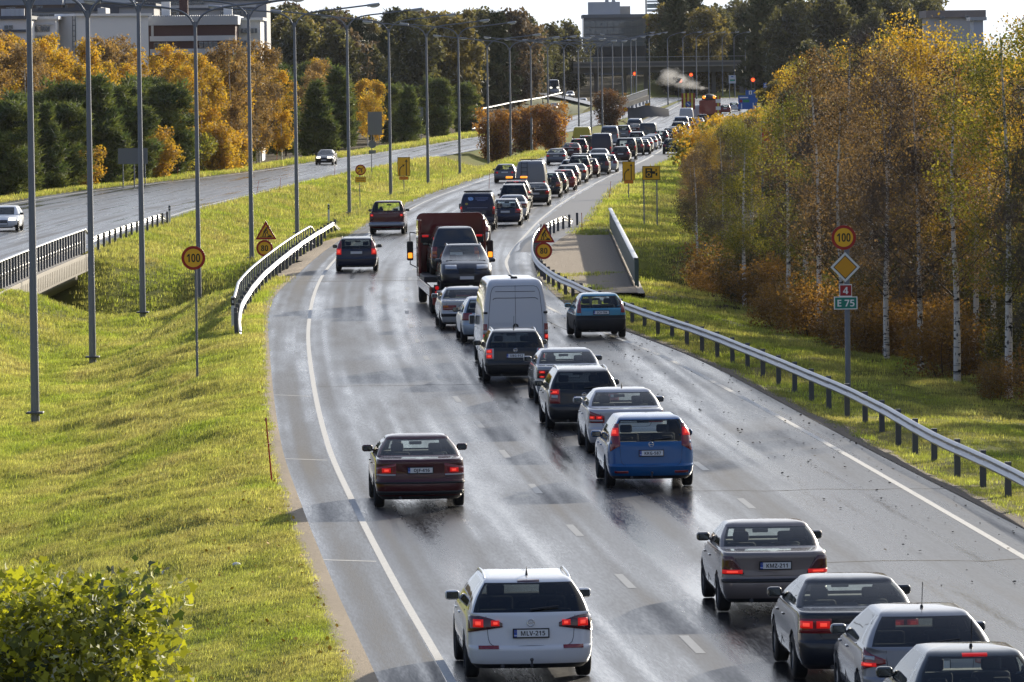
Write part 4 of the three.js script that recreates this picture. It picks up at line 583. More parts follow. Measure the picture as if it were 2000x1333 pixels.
{ const c = putCar('saloon_car', 'dark red saloon car with plate reading OJF-416', 'car', 818, 990, { kind: 'sedan', L: 4.58, W: 1.82, H: 1.43, wb: 2.72, ro: 0.98, belt: 0.96, deck: 1.0, bootLen: 0.78, rake: 0.62, color: [0.07, 0.007, 0.007, 0.1], lod: 0, wr: 0.32, cr: 0.25, roofW: 0.71, hood: 1.3, driver: true, bump: 0.56 }, { lamp: { a0: 0.5, a1: 0.94, y0: 0.68, y1: 0.93, f0: u => lerp(0.69, 0.67, u), f1: u => lerp(0.93, 0.84, u) }, lit: [[0.25, 0.65, 0.25, 0.62]], plate: 'OJF-416', plateY: 0.79, aerial: false, clear: [0.02, 0.98, 0.0, 0.13], strip: [[0.52, 0.035], [0.3, 0.07]] }, queue); }
{ const c = putCar('hatchback_car', 'bright blue estate hatchback with tall lamps and plate reading KKG-587', 'car', 1267, 950, { kind: 'hatch', L: 4.47, W: 1.84, H: 1.52, wb: 2.64, ro: 0.92, belt: 0.95, color: COL.blue, lod: 0, rake: 0.3, wr: 0.32, cr: 0.24, roofW: 0.73, bump: 0.48 }, { lamp: { a0: 0.66, a1: 0.9, y0: 0.8, y1: 1.34, f0: u => lerp(0.9, 0.78, u) }, lit: [[0.1, 0.9, 0.55, 0.84]], plate: 'KKG-587', plateY: 0.74, badge: 0.92, wiper: true, tow: true, reflect: 0.33, gateY: 0.5, seams: true }, queue); }
{ const c = putCar('saloon_car', 'grey-brown saloon car with dark lamp bands and plate reading KMZ-211', 'car', 1505, 1193, { kind: 'sedan', L: 4.49, W: 1.74, H: 1.42, wb: 2.69, ro: 0.97, belt: 0.95, deck: 1.0, bootLen: 0.86, rake: 0.55, color: COL.bronze, lod: 0, wr: 0.31, cr: 0.18, roofW: 0.78, hood: 1.25, driver: true, bump: 0.56 }, { lamp: { a0: 0.52, a1: 0.9, y0: 0.66, y1: 0.95, f1: u => lerp(0.68, 0.95, clamp(u * 2.1)) }, lampMat: M.lensDark, lit: [[0.06, 0.98, 0.03, 0.25]], plate: 'KMZ-211', plateY: 0.8, strip: [[0.53, 0.05]] }, queue); }
{ const c = putCar('saloon_car', 'black saloon car with wide red lamps, tail hidden by a silver hatchback', 'car', 1668, 1324, { kind: 'sedan', L: 4.59, W: 1.79, H: 1.43, wb: 2.65, ro: 0.98, belt: 0.96, deck: 1.01, bootLen: 0.74, rake: 0.62, color: [0.012, 0.014, 0.02, 0.1], lod: 0, wr: 0.33, cr: 0.24, roofW: 0.73, driver: true }, { lamp: { a0: 0.42, a1: 0.92, y0: 0.72, y1: 0.93 }, lit: [[0.05, 0.45, 0.35, 0.85], [0.55, 0.95, 0.35, 0.85]], plate: '', plateY: 0.8 }, queue); }
{ const c = putCar('hatchback_car', 'silver hatchback with curved black rear window and roof aerial', 'car', 1806, 1402, { kind: 'hatch', L: 4.36, W: 1.82, H: 1.48, wb: 2.65, ro: 0.85, belt: 1.0, color: [0.24, 0.245, 0.26, 0.5], lod: 0, rake: 0.55, wr: 0.32, cr: 0.3, wrap: 0.5, glass: 'dark', roofW: 0.68 }, { lamp: { a0: 0.62, a1: 1.05, y0: 0.72, y1: 0.98, f0: u => lerp(0.8, 0.7, u), f1: u => lerp(0.86, 1.0, u) }, lit: [[0.3, 0.95, 0.15, 0.35]], clear: [0.35, 0.8, 0.45, 0.7], aerial: 'rod', wiper: true, plate: '' }, queue); }
{ const c = putCar('hatchback_car', 'dark grey hatchback with lit red high brake lamp behind the silver hatchback', 'car', 1902, 1492, { kind: 'hatch', L: 4.1, W: 1.76, H: 1.47, wb: 2.55, ro: 0.78, belt: 0.96, color: [0.03, 0.04, 0.048, 0.3], lod: 0, rake: 0.45, cr: 0.24, roofW: 0.7 }, { lamp: { y0: 0.75, y1: 1.05 }, stop: 'lit', aerial: 'rod', plate: '' }, queue); }
{ const c = putCar('saloon_car', 'silver saloon car with red lamps tucked ahead of the bright blue estate hatchback', 'car', 1220, 884, { kind: 'sedan', L: 4.47, W: 1.78, H: 1.45, wb: 2.64, ro: 0.92, belt: 0.97, deck: 1.02, bootLen: 0.66, rake: 0.62, color: [0.5, 0.49, 0.5, 0.45], lod: 0, cr: 0.25, roofW: 0.73, driver: true }, { lamp: { a0: 0.52, a1: 0.9, y0: 0.72, y1: 0.98, f1: u => lerp(0.88, 0.99, u) }, lit: [[0.15, 0.5, 0.35, 0.6], [0.6, 0.95, 0.35, 0.6]], clear: [0.1, 0.95, 0.12, 0.28], plate: '', aerial: 'fin' }, queue); }
{ const c = putCar('estate_car', 'black estate car with pale roof rails between two silver saloons', 'car', 1137, 837, { kind: 'hatch', L: 4.7, W: 1.77, H: 1.5, wb: 2.7, ro: 1.05, belt: 0.96, color: COL.dark, lod: 0, rake: 0.34, cr: 0.24, roofW: 0.72, glass: 'dark', }, { lamp: { a0: 0.6, a1: 0.9, y0: 0.66, y1: 1.0 }, lit: [[0.1, 0.8, 0.66, 0.95]], clear: [0.2, 0.7, 0.35, 0.58], plate: 'XK', badge: 0.86, rails: 'chrome', wiper: true }, queue); }
{ const c = putCar('saloon_car', 'silver saloon car with plain lamps just ahead of the black estate', 'car', 1109, 788, { kind: 'sedan', L: 4.72, W: 1.76, H: 1.42, wb: 2.67, ro: 1.05, belt: 0.96, deck: 1.0, bootLen: 0.8, rake: 0.6, color: [0.36, 0.36, 0.36, 0.5], lod: 0, cr: 0.2, roofW: 0.76, driver: true }, { lamp: { a0: 0.56, a1: 0.9, y0: 0.7, y1: 0.92 }, lampMat: M.lensDark, lit: [[0.3, 0.75, 0.62, 0.9], [0.35, 0.7, 0.08, 0.3]], plate: '' }, queue); }
{ const c = putCar('estate_car', 'black estate car with plate reading UBG-912 close behind the white van', 'car', 1004, 746, { kind: 'hatch', L: 4.68, W: 1.75, H: 1.5, wb: 2.7, ro: 1.06, belt: 0.96, color: COL.dark, lod: 0, rake: 0.36, cr: 0.2, roofW: 0.73, glass: 'dark' }, { lamp: { a0: 0.62, a1: 0.86, y0: 0.68, y1: 0.97 }, lampMat: M.lensClear, lit: [[0.2, 0.9, 0.55, 0.92], [0.2, 0.9, 0.08, 0.45]], plate: 'UBG-912', plateY: 0.77, badge: 0.92, rails: 'chrome', aerial: 'rod', strip: [[0.5, 0.03]] }, queue); }
{ const c = putCar('panel_van', 'tall white panel van with round badge on its double rear doors', 'van', 1004, 716, { kind: 'van', L: 5.9, W: 1.96, H: 2.62, wb: 3.65, ro: 1.2, belt: 1.2, color: [0.6, 0.61, 0.63, 0.05], lod: 0, rake: 0.1, cr: 0.12, wr: 0.35, roofW: 0.84, hood: 0.85, ws: 0.8, rearGlass: false, low: 0.3, bow: 0.015 }, { lamp: { a0: 0.86, a1: 1.0, y0: 0.8, y1: 1.3 }, lit: [[0.1, 0.95, 0.12, 0.36]], clear: [0.1, 0.95, 0.42, 0.62], plate: '', plateY: 0.62 }, queue);
  const S = (p, r = 0.006) => c.seamLine('door_seam', p, 'rear', r); S([[0, 0.66], [0, 1.2], [0, 1.8], [0, 2.42]]); S([[-0.83, 0.66], [-0.82, 1.3], [-0.77, 1.9], [-0.72, 2.25], [-0.64, 2.38], [-0.4, 2.4], [0, 2.4], [0.4, 2.4], [0.64, 2.38], [0.72, 2.25], [0.77, 1.9], [0.82, 1.3], [0.83, 0.66]]); S([[-0.6, 2.24], [-0.3, 2.24], [0, 2.24], [0.3, 2.24], [0.6, 2.24]], 0.008); S([[-0.68, 2.0], [-0.64, 2.04], [-0.3, 2.05], [0, 2.05], [0.3, 2.05], [0.64, 2.04], [0.68, 2.0]], 0.009); S([[-0.8, 0.98], [0, 0.98], [0.8, 0.98]], 0.006);
  const p = c.skinOut('rear', 1, 0, 1.22, 0.012); part('badge', new THREE.CylinderGeometry(0.085, 0.085, 0.02, 20).rotateX(Math.PI / 2).translate(p.x, p.y, p.z), M.black, c.o); for (let k = 0; k < 3; k++) part('badge_spoke', box(0.014, 0.07, 0.01).translate(0, 0.035, 0).rotateZ(k * Math.PI * 2 / 3).translate(p.x, p.y, p.z + 0.014), M.chrome, c.o);
  const h = c.skinOut('rear', 1, -0.42, 1.03, 0.012); part('door_lock', new THREE.CylinderGeometry(0.05, 0.05, 0.02, 14).rotateX(Math.PI / 2).translate(h.x, h.y, h.z), M.black, c.o);
  for (const m of [1, -1]) { const q = c.skinOut('rear', 1, m * 0.9, 1.62, 0.02); part('door_hinge', rbox(0.12, 0.06, 0.05, 0.015, q.x, q.y, q.z), M.trim, c.o); } part('roof_vent', rbox(0.2, 0.05, 0.2, 0.02, 0.0, 2.64, 0.5), M.trim, c.o); }
{ putCar('hatchback_car', 'silver-blue hatchback half hidden by the white van, between van and old silver saloon', 'car', 951, 668, { kind: 'hatch', L: 4.0, W: 1.68, H: 1.46, color: [0.36, 0.42, 0.48, 0.5] }, { plate: '' }, queue); }
{ const c = putCar('saloon_car', 'old silver saloon car with square lamps and black bumper behind the red tow truck', 'car', 909, 643, { kind: 'sedan', L: 4.72, W: 1.75, H: 1.41, wb: 2.76, ro: 1.05, belt: 0.93, deck: 0.98, bootLen: 0.95, rake: 0.5, color: [0.5, 0.5, 0.49, 0.3], lod: 0, cr: 0.14, roofW: 0.72, driver: true }, { lamp: { a0: 0.36, a1: 0.82, y0: 0.68, y1: 0.84 }, amber: [0.6, 0.98, 0.5, 1.0], plate: '', strip: [[0.46, 0.1]] }, queue); }
{ const c = putCar('hatchback_car', 'light blue small hatchback with black tail panel and plate reading SCV-784', 'car', 1172, 660, { kind: 'hatch', L: 3.76, W: 1.66, H: 1.45, wb: 2.45, ro: 0.55, belt: 0.95, color: COL.teal, lod: 0, rake: 0.4, cr: 0.16, wr: 0.28, roofW: 0.72, trimRows: 7, bump: 0.6 }, { lamp: { a0: 0.66, a1: 0.82, y0: 0.82, y1: 1.3 }, plate: 'SCV-784', plateY: 0.83, wiper: true }, queue); }
{ const c = putCar('estate_car', 'dark blue estate car with tall glowing red lamps alone in the passing lane', 'car', 697, 530, { kind: 'hatch', L: 4.71, W: 1.82, H: 1.49, wb: 2.75, ro: 1.05, belt: 0.97, color: COL.navy, lod: 0, rake: 0.3, cr: 0.16, roofW: 0.74, glass: 'dark', mirrorPaint: false }, { lamp: { a0: 0.66, a1: 0.9, y0: 0.74, y1: 1.34, f0: u => lerp(0.76, 0.74, u) }, lit: [[0.05, 0.95, 0.02, 0.42]], plate: '', plateY: 0.83, rails: 'trim', strip: [[0.52, 0.03]] }, queue); }
{ const c = putCar('pickup_truck', 'dark red pickup truck with grey rear bumper', 'pickup truck', 757, 458, { kind: 'pickup', L: 5.1, W: 1.86, H: 1.76, wb: 3.0, ro: 1.15, belt: 1.05, deck: 1.14, bootLen: 1.6, rake: 0.16, color: COL.wine, lod: 0, cr: 0.1, wr: 0.37, low: 0.34, bump: 0.62, roofW: 0.76, hood: 1.35, mirrorPaint: false, driver: true }, { lamp: { a0: 0.72, a1: 0.88, y0: 0.74, y1: 1.1 }, lampMat: M.lensDark, lit: [[0.05, 0.95, 0.66, 0.96]], plate: '', plateY: 0.54, tow: true }, queue); c.patch('rear_bumper', mat(0.3, 0.31, 0.33, 0.35, 0.7), c.o, 'rear', 1, -0.98, 0.98, 0.46, 0.64, 0.05, 14, 3); }
// ---------------------------------------------------------------- the rest of the queue, going away from the bridge
const S = { // body styles
  hatch: { kind: 'hatch', L: 4.1, W: 1.72, H: 1.46, rake: 0.4 }, estate: { kind: 'hatch', L: 4.6, W: 1.76, H: 1.49, wb: 2.65, ro: 1.0, rake: 0.34 }, mpv: { kind: 'hatch', L: 4.5, W: 1.8, H: 1.68, belt: 1.02, rake: 0.3, wb: 2.7 }, suv: { kind: 'hatch', L: 4.5, W: 1.82, H: 1.74, belt: 1.08, rake: 0.28, wb: 2.65, wr: 0.36, low: 0.3, bump: 0.66 },
  saloon: { kind: 'sedan', L: 4.6, W: 1.76, H: 1.43, wb: 2.68, ro: 1.0, deck: 1.0, bootLen: 0.8, rake: 0.58 }, van: { kind: 'van', L: 5.1, W: 1.92, H: 2.15, wb: 3.1, ro: 1.0, belt: 1.15, rake: 0.12, roofW: 0.86, wr: 0.34, hood: 0.8, ws: 0.75, cr: 0.12, low: 0.28 }, tall: { kind: 'van', L: 5.6, W: 1.98, H: 2.6, wb: 3.3, ro: 1.1, belt: 1.2, rake: 0.1, roofW: 0.86, wr: 0.35, hood: 0.85, ws: 0.8, cr: 0.12, low: 0.3, rearGlass: false } };
const LIT = { lit: [[0.25, 0.85, 0.6, 0.9]] };
for (const [st, cname, px, py, what, more, q] of [
  ['hatch', 'grey', 987, 357, 'old grey hatchback keeping to the empty passing lane', { glass: 'clear', cr: 0.1, wr: 0.28, W: 1.66, L: 3.98, belt: 0.9, H: 1.41, driver: true }, { lamp: { y0: 0.7, y1: 0.84, a0: 0.5, a1: 0.8 }, lit: [[0.1, 0.4, 0.1, 0.9]] }],
  ['estate', 'lightgrey', 921, 480, 'pale estate car hidden up to its roof by the red tow truck', { glass: 'dark' }, { rails: 'chrome' }],
  ['estate', 'navy', 988, 441, 'dark blue estate car beside the dark blue van', { glass: 'clear' }, { ...LIT, rails: 'chrome', wiper: true }],
  ['saloon', 'lightgrey', 1001, 430, 'white saloon car between the blue estate and the black people carrier', {}, {}],
  ['mpv', 'black', 1004, 418, 'black people carrier with one broad dark rear window', { glass: 'dark', H: 1.78, wrap: 0.4 }, { rails: 'chrome' }],
  ['saloon', 'dark', 1047, 402, 'dark saloon car beside the grey ladder van', { cr: 0.14 }, { ...LIT, rails: 'chrome' }],
  ['mpv', 'dark', 1070, 386, 'dark car with orange markings ahead of the grey ladder van', {}, { amber: [0.1, 0.9, 0.2, 0.6] }],
  ['hatch', 'dark', 1084, 378, 'small black hatchback behind the bright red hatchback', {}, LIT],
  ['hatch', 'red', 1101, 372, 'bright red hatchback with a lit high brake lamp', { color: [0.22, 0.03, 0.02, 0.3] }, { ...LIT, stop: 'lit' }],
  ['estate', 'beige', 1109, 362, 'beige estate car ahead of the bright red hatchback', {}, {}],
  ['saloon', 'grey', 1124, 357, 'dark grey saloon car with pale roof beside the black pickup', {}, LIT],
  ['estate', 'lightgrey', 1116, 349, 'white estate car ahead of the dark grey saloon', {}, {}],
  ['mpv', 'dark', 1132, 349, 'black off-road car with boxy cabin in the queue', { H: 1.8, glass: 'dark' }, LIT],
  ['hatch', 'maroon', 1149, 346, 'dark red hatchback between two dark cars', {}, LIT],
  ['mpv', 'grey', 1169, 341, 'charcoal people carrier with a dark rear window beside the silver hatchback', { glass: 'dark', color: [0.06, 0.06, 0.065, 0.4] }, { rails: 'chrome', wiper: true }],
  ['hatch', 'silver', 1186, 337, 'silver hatchback with arched rear window just behind the navy van', { color: [0.4, 0.43, 0.45, 0.4] }, { wiper: true }],
  ['saloon', 'lightgrey', 1170, 322, 'white saloon car, roof showing behind the charcoal people carrier', {}, {}],
  ['saloon', 'grey', 1087, 322, 'grey saloon car at the head of the passing lane', { glass: 'clear', color: [0.13, 0.14, 0.17, 0.5] }, { lamp: { y0: 0.74, y1: 0.86 }, lit: [[0.2, 0.8, 0.2, 0.8]] }],
  ['saloon', 'maroon', 1116, 309, 'dark red saloon car ahead of the grey saloon', {}, { ...LIT, stop: 'lit' }],
  ['mpv', 'dark', 1130, 305, 'dark people carrier with a pale roof and lit brake lamps', { glass: 'dark' }, { ...LIT, stop: 'lit', rails: 'chrome' }],
  ['suv', 'dark', 1146, 299, 'dark off-road car just behind the yellow van', { glass: 'dark' }, { ...LIT, stop: 'lit', rails: 'chrome' }],
  ['hatch', 'maroon', 1213, 318, 'dark brown hatchback behind the black hearse-like van', { glass: 'clear', color: [0.045, 0.02, 0.015, 0.3] }, LIT],
  ['mpv', 'dark', 1240, 303, 'black car with a pale sunlit flank in the right file', {}, LIT],
  ['estate', 'black', 1253, 302, 'black estate car nearly bumper to bumper in the right file', {}, LIT],
  ['saloon', 'lightgrey', 1259, 296, 'white saloon car with strongly sunlit flank', {}, LIT],
  ['suv', 'grey', 1244, 290, 'grey off-road car with a pale roof in the queue', { glass: 'dark' }, { rails: 'chrome' }],
  ['saloon', 'white', 1268, 292, 'white car ahead of the sunlit white saloon', {}, LIT],
  ['hatch', 'white', 1276, 289, 'small white hatchback beside the dark teal minibus', {}, {}],
  ['suv', 'grey', 1218, 274, 'grey off-road car behind the small pale van in the left file', { glass: 'dark' }, LIT],
  ['saloon', 'maroon', 1239, 265, 'dark red saloon car with a silver roof ahead of the grey off-road car', {}, {}],
  ['hatch', 'dark', 1312, 301, 'dark green hatchback stopped on the hard shoulder beside two people', { kind: 'hatch', W: 1.74, H: 1.5, glass: 'dark' }, {}],
  ['estate', 'dark', 1291, 281, 'black estate car beside the teal and white truck', {}, LIT],
  ['hatch', 'dark', 1309, 275, 'black hatchback with lit lamps ahead of the black estate', {}, LIT],
  ['saloon', 'lightgrey', 1318, 271, 'white saloon car beyond the black hatchback', {}, LIT],
  ['suv', 'dark', 1325, 266, 'dark off-road car near the front of the queue', { glass: 'dark' }, { rails: 'chrome' }],
  ['hatch', 'silver', 1335, 262, 'silver hatchback near the front of the queue', {}, LIT],
  ['mpv', 'white', 1342, 254, 'white people carrier near the front of the queue', { glass: 'dark' }, LIT],
  ['saloon', 'silver', 1363, 251, 'silver saloon car just short of the roadworks truck', {}, LIT],
  ['hatch', 'dark', 1372, 243, 'dark hatchback right behind the roadworks truck', {}, LIT],
  ['hatch', 'red', 1417, 222, 'red hatchback going on past the roadworks truck', { color: [0.2, 0.02, 0.02, 0.2] }, {}],
  ['hatch', 'white', 1434, 217, 'white hatchback ahead of the red one past the roadworks', {}, {}],
  ['suv', 'white', 1363, 172, 'white off-road car far off on the turning road under the trees', { color: [0.6, 0.6, 0.6, 0.1] }, LIT],
]) putCar({ hatch: 'hatchback_car', estate: 'estate_car', mpv: 'people_carrier', suv: 'offroad_car', saloon: 'saloon_car' }[st], what, 'car', px, py, { ...S[st], color: COL[cname], ...more }, { plate: '', ...q }, queue);
for (const [st, col, px, py, what, more, q, f] of [
  ['van', 'navy', 934, 449, 'dark blue van with pale lettering on its rear door beside the red tow truck', { H: 2.02, W: 1.9, rearGlass: false, lod: 0 }, LIT, 'print'],
  ['tall', 'grey', 1038, 392, 'tall grey van with a black ladder on its rear door', { color: [0.2, 0.205, 0.215, 0.2] }, LIT, 'ladder'],
  ['tall', 'navy', 1175, 314, 'tall navy van with a plain rear in the middle of the queue', { color: [0.012, 0.014, 0.035, 0.1], H: 2.5 }, LIT],
  ['van', 'yellow', 1137, 292, 'bright yellow van on the left of the queue', { H: 2.35, rearGlass: false }, {}],
  ['van', 'black', 1223, 312, 'black high-roofed van with a grey arched rear window', { H: 2.0 }, LIT],
  ['van', 'silver', 1191, 285, 'silver-blue minibus with a wide rear window', { color: [0.25, 0.29, 0.33, 0.3], glass: 'solid' }, LIT],
  ['tall', 'dark', 1266, 281, 'dark teal minibus with a tall black rear window', { color: [0.02, 0.04, 0.045, 0.2], rearGlass: true, glass: 'solid', belt: 1.1, H: 2.3 }, LIT],
  ['van', 'lightgrey', 1240, 262, 'pale van with a dark rear window on the left edge of the queue', { glass: 'solid', H: 1.95 }, {}],
  ['tall', 'white', 1341, 248, 'white box van near the roadworks truck', { color: [0.5, 0.51, 0.53, 0] }, LIT],
  ['van', 'lightgrey', 1331, 256, 'silver van with a wide dark rear window just behind the white box van', { glass: 'solid', H: 1.9 }, {}],
  ['tall', 'white', 1362, 240, 'white van directly behind the red roadworks truck', { color: [0.55, 0.56, 0.58, 0] }, {}]]) {
  const c = putCar(st === 'tall' ? 'tall_van' : 'delivery_van', what, 'van', px, py, { ...S[st], color: COL[col], ...more }, { lamp: { a0: 0.82, a1: 0.98, y0: 0.85, y1: 1.3 }, plate: '', plateY: 0.72, ...q }, 'vans in the queue');
  if (f === 'ladder') { const z = c.s.ro + 0.06, g = []; for (const x of [-0.62, -0.22]) g.push(bar([x, 0.9, z + 0.04], [x * 0.95, 2.55, z - 0.08], 0.02)); for (let k = 0; k < 6; k++) g.push(bar([-0.62, 1.05 + k * 0.28, z + 0.03 - k * 0.02], [-0.22, 1.05 + k * 0.28, z + 0.03 - k * 0.02], 0.016)); part('rear_ladder', g, M.black, c.o); part('roof_rack', [box(1.5, 0.05, 0.05, 0, 2.66, 0.4), box(1.5, 0.05, 0.05, 0, 2.66, -1), box(0.05, 0.05, 1.6, -0.7, 2.66, -0.3), box(0.05, 0.05, 1.6, 0.7, 2.66, -0.3)], M.black, c.o); }
  if (f === 'print') { const t = canvasTex(256, 200, (x, w, h) => { x.clearRect(0, 0, w, h); x.fillStyle = '#0f1a3e'; x.fillRect(0, 0, w, h); x.fillStyle = '#6f9fd8'; x.beginPath(); x.arc(64, 42, 26, 0, 7); x.fill(); x.fillStyle = '#c9dcf2'; for (let k = 0; k < 6; k++) { x.fillRect(40 + k * 8, 22 + (k % 3) * 12, 5, 14); } x.fillStyle = '#8e9bbd'; for (const [y, a, b] of [[26, 108, 232], [44, 112, 224], [62, 126, 204]]) for (let u = a; u < b; u += 9) x.fillRect(u, y, 6, 8); x.fillStyle = '#a9b4cc'; for (let u = 30; u < 226; u += 7) x.fillRect(u, 160, 5, 5); x.fillStyle = '#b3a24a'; x.beginPath(); x.arc(24, 110, 15, 0, 7); x.fill(); });
    const g = grid(10, 6, (i, j) => { const q2 = c.skinOut('rear', 1, lerp(-0.74, 0.74, i / 10), lerp(1.05, 1.85, j / 6), 0.004); return [q2.x, q2.y, q2.z]; }); part('door_lettering', g, new THREE.MeshStandardMaterial({ map: t, roughness: 0.3 }), c.o); part('roof_bar', [box(1.5, 0.06, 0.08, 0, 2.05, 0.2), box(1.5, 0.06, 0.08, 0, 2.05, -1.2)], M.black, c.o); }
}
{ const c = putCar('offroad_car', 'dark blue recovery car with an amber light bar on its roof', 'car', 1009, 407, { ...S.suv, color: COL.navy, glass: 'dark', H: 1.72 }, { ...LIT, stop: 'lit', rails: 'chrome', plate: '' }, queue); const z = -0.5; part('light_bar', rbox(1.3, 0.06, 0.22, 0.02, 0, 1.82, z), M.black, c.o); for (const m of [1, -1]) part('amber_beacon', rbox(0.42, 0.13, 0.24, 0.04, m * 0.45, 1.9, z), M.litAmber, c.o); }
{ const c = putCar('pickup_truck', 'black pickup truck with a covered bed in the queue', 'pickup truck', 1134, 343, { kind: 'pickup', L: 5.1, W: 1.85, H: 1.75, wb: 3.0, ro: 1.1, belt: 1.05, deck: 1.14, bootLen: 1.6, rake: 0.16, color: COL.black, cr: 0.1, wr: 0.37, low: 0.34, bump: 0.62, roofW: 0.76, hood: 1.35 }, { ...LIT, lamp: { y0: 0.78, y1: 1.1 }, plate: '' }, queue); }
// oncoming traffic on the other carriageway
for (const [st, col, px, py, what] of [['hatch', 'white', 8, 452, 'white hatchback coming the other way over the bridge'], ['saloon', 'dark', 634, 322, 'dark saloon car with lit headlamps coming the other way'], ['mpv', 'grey', 934, 262, 'grey van-like car with lit headlamps beside the orange bushes'], ['hatch', 'silver', 1113, 192, 'silver car with lit headlamps far off on the other carriageway'], ['hatch', 'white', 1138, 207, 'white hatchback far off beside the lone median bush'], ['saloon', 'grey', 1082, 217, 'pale saloon car showing above the orange bushes']])
  putCar('oncoming_car', what, 'car', px, py, { ...S[st], color: COL[col], glass: 'dark', frontGlass: 'dark' }, { plate: '', beam: true }, 'cars on the other carriageway', 'oncoming');
// ---------------------------------------------------------------- vegetation
const R1 = rng(7);
function leafCloud(n, rad, size, seed, stretch = 1, thin = 1, lobed = false) { // n small kite-shaped leaves spread through a ball
  const r = rng(seed), p = [], nn = [], ix = [];
  for (let k = 0; k < n; k++) {
    const c = new THREE.Vector3().randomDirection === undefined ? new THREE.Vector3() : new THREE.Vector3(r() * 2 - 1, r() * 2 - 1, r() * 2 - 1).normalize().multiplyScalar(rad * Math.cbrt(r())); c.y *= stretch;
    const q = new THREE.Quaternion().setFromEuler(new THREE.Euler(r() * 6.3, r() * 6.3, r() * 6.3)), s = size * (0.7 + 0.6 * r()), b = p.length / 3;
    const norm = new THREE.Vector3(0, 0, 1).applyQuaternion(q);
    if (lobed) { const m = 9; for (let i = 0; i <= m; i++) { const a = i / m * 6.283, q0 = i === 0 ? 0 : (i % 2 ? 0.62 : 0.36) * (0.85 + 0.3 * r()), x = Math.sin(a) * q0, y = Math.cos(a) * q0, v = new THREE.Vector3(x * s, y * s, (x * x - y * y * 0.5) * s * 0.7).applyQuaternion(q).add(c); p.push(v.x, v.y, v.z); nn.push(norm.x, norm.y, norm.z); } for (let i = 1; i <= m; i++) ix.push(b, b + (i % m) + 1, b + i); continue; }
    for (const [x, y] of [[0, -0.55], [0.36 * thin, 0], [0, 0.6], [-0.36 * thin, 0]]) { const v = new THREE.Vector3(x * s, y * s, Math.abs(x) * s * 0.25).applyQuaternion(q).add(c); p.push(v.x, v.y, v.z); nn.push(norm.x, norm.y, norm.z); }
    ix.push(b, b + 1, b + 2, b, b + 2, b + 3);
  }
  const g = new THREE.BufferGeometry(); g.setAttribute('position', new THREE.Float32BufferAttribute(p, 3)); g.setAttribute('normal', new THREE.Float32BufferAttribute(nn, 3)); g.setIndex(ix); return g;
}
function needleSpray(n, rad, len, wid, seed) { // a tuft of pine shoots
  const r = rng(seed), p = [], nn = [], ix = [];
  for (let k = 0; k < n; k++) { const c = new THREE.Vector3(r() * 2 - 1, (r() * 2 - 1) * 0.45, r() * 2 - 1).multiplyScalar(rad * 0.7), q = new THREE.Vector3(r() * 2 - 1, r() * 0.9, r() * 2 - 1).normalize(), side = q.clone().cross(new THREE.Vector3(r() - 0.5, r() - 0.5, r() - 0.5)).normalize().multiplyScalar(wid), b = p.length / 3, nv = side.clone().cross(q).normalize(), l = len * (0.6 + 0.7 * r());
    for (const v of [c.clone().sub(side), c.clone().add(side), c.clone().addScaledVector(q, l)]) { p.push(v.x, v.y, v.z); nn.push(nv.x, nv.y, nv.z); } ix.push(b, b + 1, b + 2); }
  const g = new THREE.BufferGeometry(); g.setAttribute('position', new THREE.Float32BufferAttribute(p, 3)); g.setAttribute('normal', new THREE.Float32BufferAttribute(nn, 3)); g.setIndex(ix); return g;
}
const leafMat = (tr = 0.5) => new THREE.MeshPhysicalMaterial({ color: C(1, 1, 1), roughness: 1, transmission: tr, thickness: 0, side: THREE.DoubleSide });
const LM = leafMat(0.5), NM = mat(1, 1, 1, 0.75), NT = leafMat(0.35);
const birchBark = new THREE.MeshStandardMaterial({ roughness: 0.8, side: THREE.DoubleSide, map: dataTex(64, 256, (i, j) => { const a = noise2(i / 16, j / 3, 5, 4, 85), b = noise2(i / 6, j / 22, 6, 10, 11), d = (a > 0.8 ? 0.12 : 1) * (b > 0.84 ? 0.25 : 1), v = 0.82 * d + 0.03 + 0.08 * hash2(i, j, 3); return [v, v * 0.97, v * 0.92]; }, true) });
const twigBark = mat(0.07, 0.052, 0.042, 0.9), darkBark = mat(0.06, 0.048, 0.04, 0.9), pineBark = mat(0.09, 0.055, 0.035, 0.9);
function limbTube(pts, r0, r1, n = 5) { const c = new THREE.CatmullRomCurve3(pts), N = pts.length * 2; const fr = c.computeFrenetFrames(N, false); return grid(n, N, (i, j) => { const t = j / N, q = c.getPoint(t), a = i / n * Math.PI * 2, r = lerp(r0, r1, t); return q.clone().addScaledVector(fr.normals[j], Math.cos(a) * r).addScaledVector(fr.binormals[j], Math.sin(a) * r).toArray(); }, (i, j) => [i / n, j / N * 4]); }
